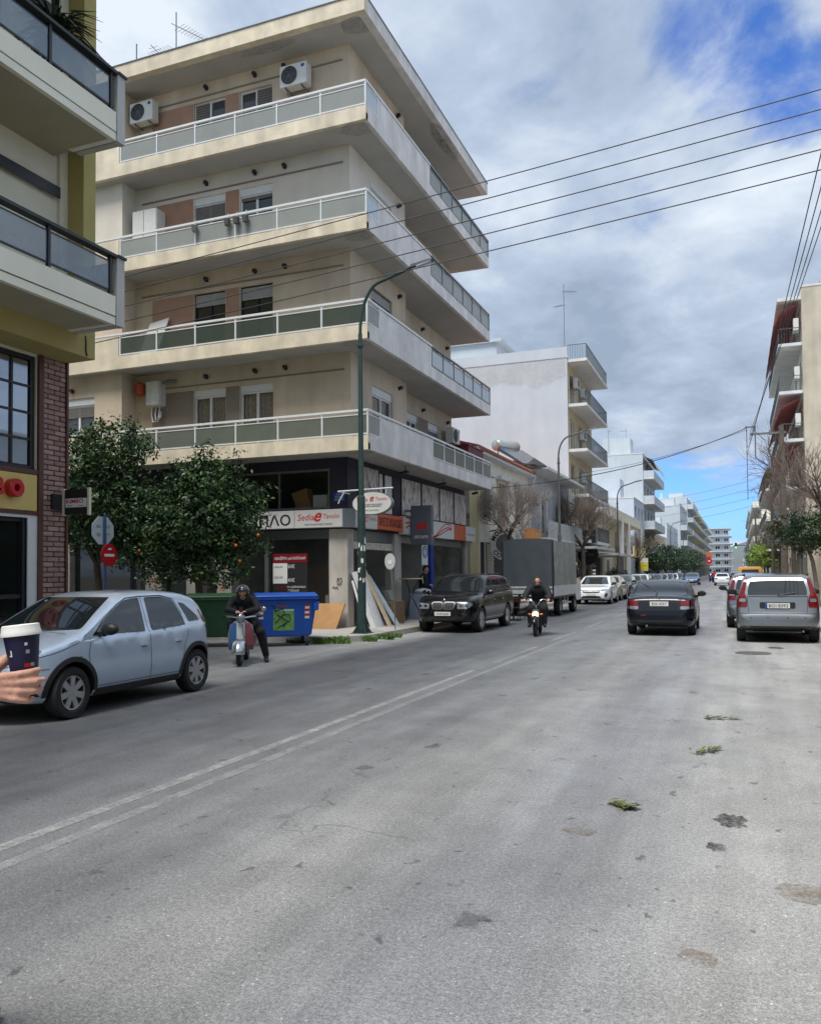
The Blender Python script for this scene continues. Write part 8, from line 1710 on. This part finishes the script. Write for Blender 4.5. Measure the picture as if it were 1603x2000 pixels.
def columned_house():
    B = thing('town_house', 'low cream house with white columns and a yellow balcony past the white building', 'house', (-14, 74, .13)); F = Face('+x', -10.6); y0, y1, H = 62.2, 87.5, 5.9
    ho = [(68, 70, 3.6, 5.4), (74, 75.2, 3.5, 5.4), (78.5, 79.7, 3.5, 5.4), (82, 83.2, 3.5, 5.4), (63, 70.5, .3, 2.8), (73, 75, .3, 2.7), (79, 80, .8, 2.4)]
    mb = MB(B); F.wall(mb, y0, y1, .13, H, ho, .25); mb.quad((-10.6, y0, .13), (-20, y0, .13), (-20, y0, H), (-10.6, y0, H)); mb.build('wall', 'render_cream', B)
    for h in ho[:4]+ho[5:]: window(B, F, *h, B, glass='glass_dark')
    mb = MB(B); F.box(mb, y0, y1, -.2, 1.5, H, H+.22); F.box(mb, y0, y1, 1.3, 1.42, H+.22, H+.9); mb.build('flat_roof', 'render_cream', B)
    for y in (72.2, 76.8, 87.0): MB(B).box(-9.35, -9.0, y-.18, y+.18, .13, H).build('column', 'slab_white', B, bevel=.02)
    mb = MB(B); F.box(mb, 77, 86.8, .0, 1.9, 3.0, 3.2); F.box(mb, 77, 86.8, 1.78, 1.905, 3.2, 3.95); mb.build('balcony', 'render_yellow', B); mb = MB(B); F.box(mb, y0, 72, .0, 2.2, 2.85, 3.02); mb.build('canopy', 'slab_white', B); mb = MB(B); F.box(mb, 63, 70.5, -.2, -.18, .3, 2.8); mb.build('shop_front', 'dark_front', B); M('warm_lit', (1, .75, .4), .5, emit=2.0); mb = MB(B); F.box(mb, 63.2, 64.2, -.17, -.1, 2.2, 2.4); mb.build('lit_sign', 'warm_lit', B)
    for i, (y, h, r) in enumerate(((63.5, 1.3, .7), (66.2, 1.7, .8), (69.2, 1.5, .9), (84, 1.2, .8))): tree(('first', 'second', 'third', 'last')[i]+' green planter bush along the cafe by the parked cars', (-8.9, y, .13), [(0, 0, 0), (0, 0, .2), (0, 0, .4)], [(0, 0, h*.6, r*.7, r, h*.5)], 700, .14, DRK, 90+i, limbs=3, name='planter_bush', group='planter bushes by the cafe', r0=.04, cat='bush')
columned_house()
block('narrow pale blue three storey building with dark windows', '+x', -9.9, 88, 97.4, 9.3, 3.4, 2.9, 'render_blue', 'render_blue', None, 3, parapet=.0, winmat='glass_dark')
B8 = block('white six storey building with stacked balconies and a blank side wall', '+x', -9.9, 97.6, 112, 15.2, 3.6, 2.9, 'render_white', 'render_white', (0, 1, 2, 3), 4, depth=18, rail='solid', awn={0: 'awning_tan', 3: 'awning_tan'})
for i, (x, y) in enumerate(((-20, 99), (-14, 99.5), (-12, 100))): antenna('antenna %s on the roof of the white six storey building' % ('farthest from the street', 'in the middle', 'nearest the street')[i], x, y, 15.3, 3.4, 1, i)
block('low neoclassical white house beyond the six storey building', '+x', -9.9, 131, 155, 8.2, 3.6, 3.4, 'render_white', 'render_white', (0,), 5, parapet=.7, bal_d=.8)
block('plain low house behind the street trees', '+x', -9.9, 112.5, 130.6, 6.5, 3.4, 3.0, 'render_cream', 'render_cream', None, 5)
block('white four storey block after the neoclassical house', '+x', -9.9, 163, 186, 14.0, 3.6, 2.9, 'render_white', 'render_white', (0, 1, 2), 5, rail='solid'); block('tall white building with grey balconies before the yellow one', '+x', -9.9, 188, 214, 17.6, 3.6, 2.9, 'render_white', 'render_white', (0, 1, 2, 3, 4), 5, rail='solid')
block('tall yellow apartment building far along the street', '+x', -9.9, 215, 242, 18.6, 3.6, 2.9, 'render_yellow', 'render_yellow', (0, 1, 2, 3, 4), 5, rail='solid'); block('white balconied block after the yellow building', '+x', -9.9, 243, 285, 17.2, 3.6, 2.9, 'render_white', 'render_white', (0, 1, 2, 3, 4), 7, rail='solid'); block('last pale block on the shop side of the street', '+x', -9.9, 287, 335, 18.0, 3.6, 2.9, 'render_cream', 'render_white', (0, 1, 2, 3, 4), 8, rail='solid')
for i, (x, y) in enumerate(((-13, 190), (-16, 192))): MB().box(x-.5, x+.5, y-.5, y+.5, 17.6, 19.2).build('chimney', 'render_grey', B8) if False else None
def end_building():
    """white stepped building closing the view where the street bends"""
    B = thing('apartment_building', 'white stepped building closing the far end of the street', 'building', (-7, 362, .13)); F = Face('-y', 355)
    for k in range(6):
        z = .13+3.1*k; x1 = -1.6-.35*max(0, k-3); ho = [(-11.5, -9.7, z+1, z+2.4), (-8.2, -6.4, z+1, z+2.4), (-4.9, -3.3, z+1, z+2.4)]
        mb = MB(B); F.wall(mb, -13, x1-1, z, z+3.1, ho, .3); mb.quad((x1-1, 355, z), (x1-1, 372, z), (x1-1, 372, z+3.1), (x1-1, 355, z+3.1)); mb.build('wall', 'render_white' if k else 'render_blue', B)
        for h in ho: window(B, F, *h, B, glass='glass_dark', depth=.25, fw_=.12)
        mb = MB(B); mb.box(-13.4, x1, 353.4, 372, z+3.0, z+3.22); mb.build('floor_slab', 'slab_white', B); mb = MB(B); mb.box(x1-.15, x1-.02, 353.5, 371, z+3.22, z+4.1); mb.build('parapet', 'slab_white', B)
end_building()
block('small white building beside the far hill', '-x', 2.2, 372, 392, 7, 3.6, 2.9, 'render_white', 'render_white', None, 4, shop=False)
# unseen blocks added behind the camera to darken reflections in the cars
block('grey apartment block behind the camera on the cafe side', '+x', -10, -40, -8.6, 13, 3.6, 2.95, 'render_beige', 'render_cream', (0, 1, 2), 5, depth=8); block('tan apartment block behind the camera on the far pavement', '-x', 4.4, -42, -14.5, 14, 3.6, 2.95, 'render_tan', 'render_tan', (0, 1, 2), 5, depth=8); block('brown block closing the street far behind the camera', '+x', -2, -120, -95, 16, 3.6, 2.95, 'render_grey', 'render_grey', None, 5, depth=20, shop=False)
# right side of the street
block('cream apartment block standing opposite the cafe, out of the picture', '-x', 4.4, -14, 6.5, 9.2, 3.6, 2.95, 'render_cream', 'render_white', (0,), 5, depth=8); block('white apartment block standing opposite the furniture shop, out of the picture', '-x', 4.4, 7, 29.5, 6.8, 3.6, 2.95, 'render_white', 'render_white', (0,), 6, depth=8)
BR = block('weathered tan apartment building with red awnings on the right', '-x', 3.95, 55, 71.5, 18.9, 3.6, 2.95, 'render_cream', 'render_tan', (0, 1, 2, 3, 4), 4, depth=16, bal_d=1.35, rail='iron', awn={1: 'awning_red', 2: 'awning_red', 4: 'awning_red'})
F_ = Face('-x', 3.95)
mb = MB(BR); F_.box(mb, 55.1, 71.4, .0, 1.35, 18.2, 18.4); mb.build('roof_slab', 'slab_white', BR)
for i, z in enumerate((16.4, 13.4, 10.5)): ac_unit(F_, 55.9, .15, z, 'air conditioner at the %s balcony end of the tan building' % ('top', 'second', 'third')[i], w=.95, h=.75)
block('low shop building on the right before the tan building', '-x', 4.6, 30, 54.8, 3.4, 3.6, 3, 'render_cream', 'render_cream', None, 3, depth=10)
block('grey apartment house with striped awnings after the tan building', '-x', 3.95, 86, 112, 12.6, 3.5, 2.9, 'render_grey', 'render_cream', (0, 1, 2), 5, rail='iron', awn={0: 'awning_tan', 2: 'awning_tan'}, bal_d=1.3); block('low house between the tan and grey apartment houses', '-x', 4.2, 71.8, 85.6, 6.8, 3.4, 3, 'render_beige', 'render_beige', None, 3)
block('cream apartment building with dark balconies far on the right', '-x', 3.95, 150, 205, 15.2, 3.6, 2.9, 'render_cream', 'render_cream', (0, 1, 2, 3), 8, rail='solid', bal_d=1.4); block('low row of shops between the trees on the right', '-x', 4.0, 112.5, 149.5, 7.0, 3.5, 3, 'render_white', 'render_white', None, 7)
block('farthest tall block on the right side', '-x', 3.9, 206, 290, 17.5, 3.6, 2.9, 'render_white', 'render_cream', (0, 1, 2, 3, 4), 10, rail='solid'); block('last low block on the right side before the hill', '-x', 3.6, 292, 365, 12.5, 3.6, 2.9, 'render_white', 'render_white', (0, 1, 2), 9, rail='solid')
# ================================================================ hills beyond the town
def hills():
    m = M('hillside', (.13, .15, .15), .95, var=.25, vs=.004); n, k = 90, 10; mb = MB(); vs = []; rng = random.Random(2)
    ph = [rng.uniform(0, 6.28) for _ in range(6)]
    for i in range(n+1):
        x = -2600+5200*i/n; h = 118+34*math.sin(x*.0021+ph[0])+18*math.sin(x*.0057+ph[1])+9*math.sin(x*.013+ph[2])+5*math.sin(x*.031+ph[3])
        for j in range(k+1):
            t = j/k; vs.append((x, 2600+900*t, h*math.sin(t*math.pi/2)**1.3+6*math.sin(x*.02+j*1.3)*t*(1-t)*4-2))
    mb.add(vs, [(i*(k+1)+j, (i+1)*(k+1)+j, (i+1)*(k+1)+j+1, i*(k+1)+j+1) for i in range(n) for j in range(k)]); mb.build('hills', 'hillside', smooth=True, kind='structure', label='low bare hills beyond the end of the street')
hills()
SC.cycles.max_bounces = 6; SC.cycles.diffuse_bounces = 3; SC.cycles.glossy_bounces = 3; SC.cycles.transmission_bounces = 4; SC.cycles.transparent_max_bounces = 10
SC.cycles.caustics_reflective = False; SC.cycles.caustics_refractive = False
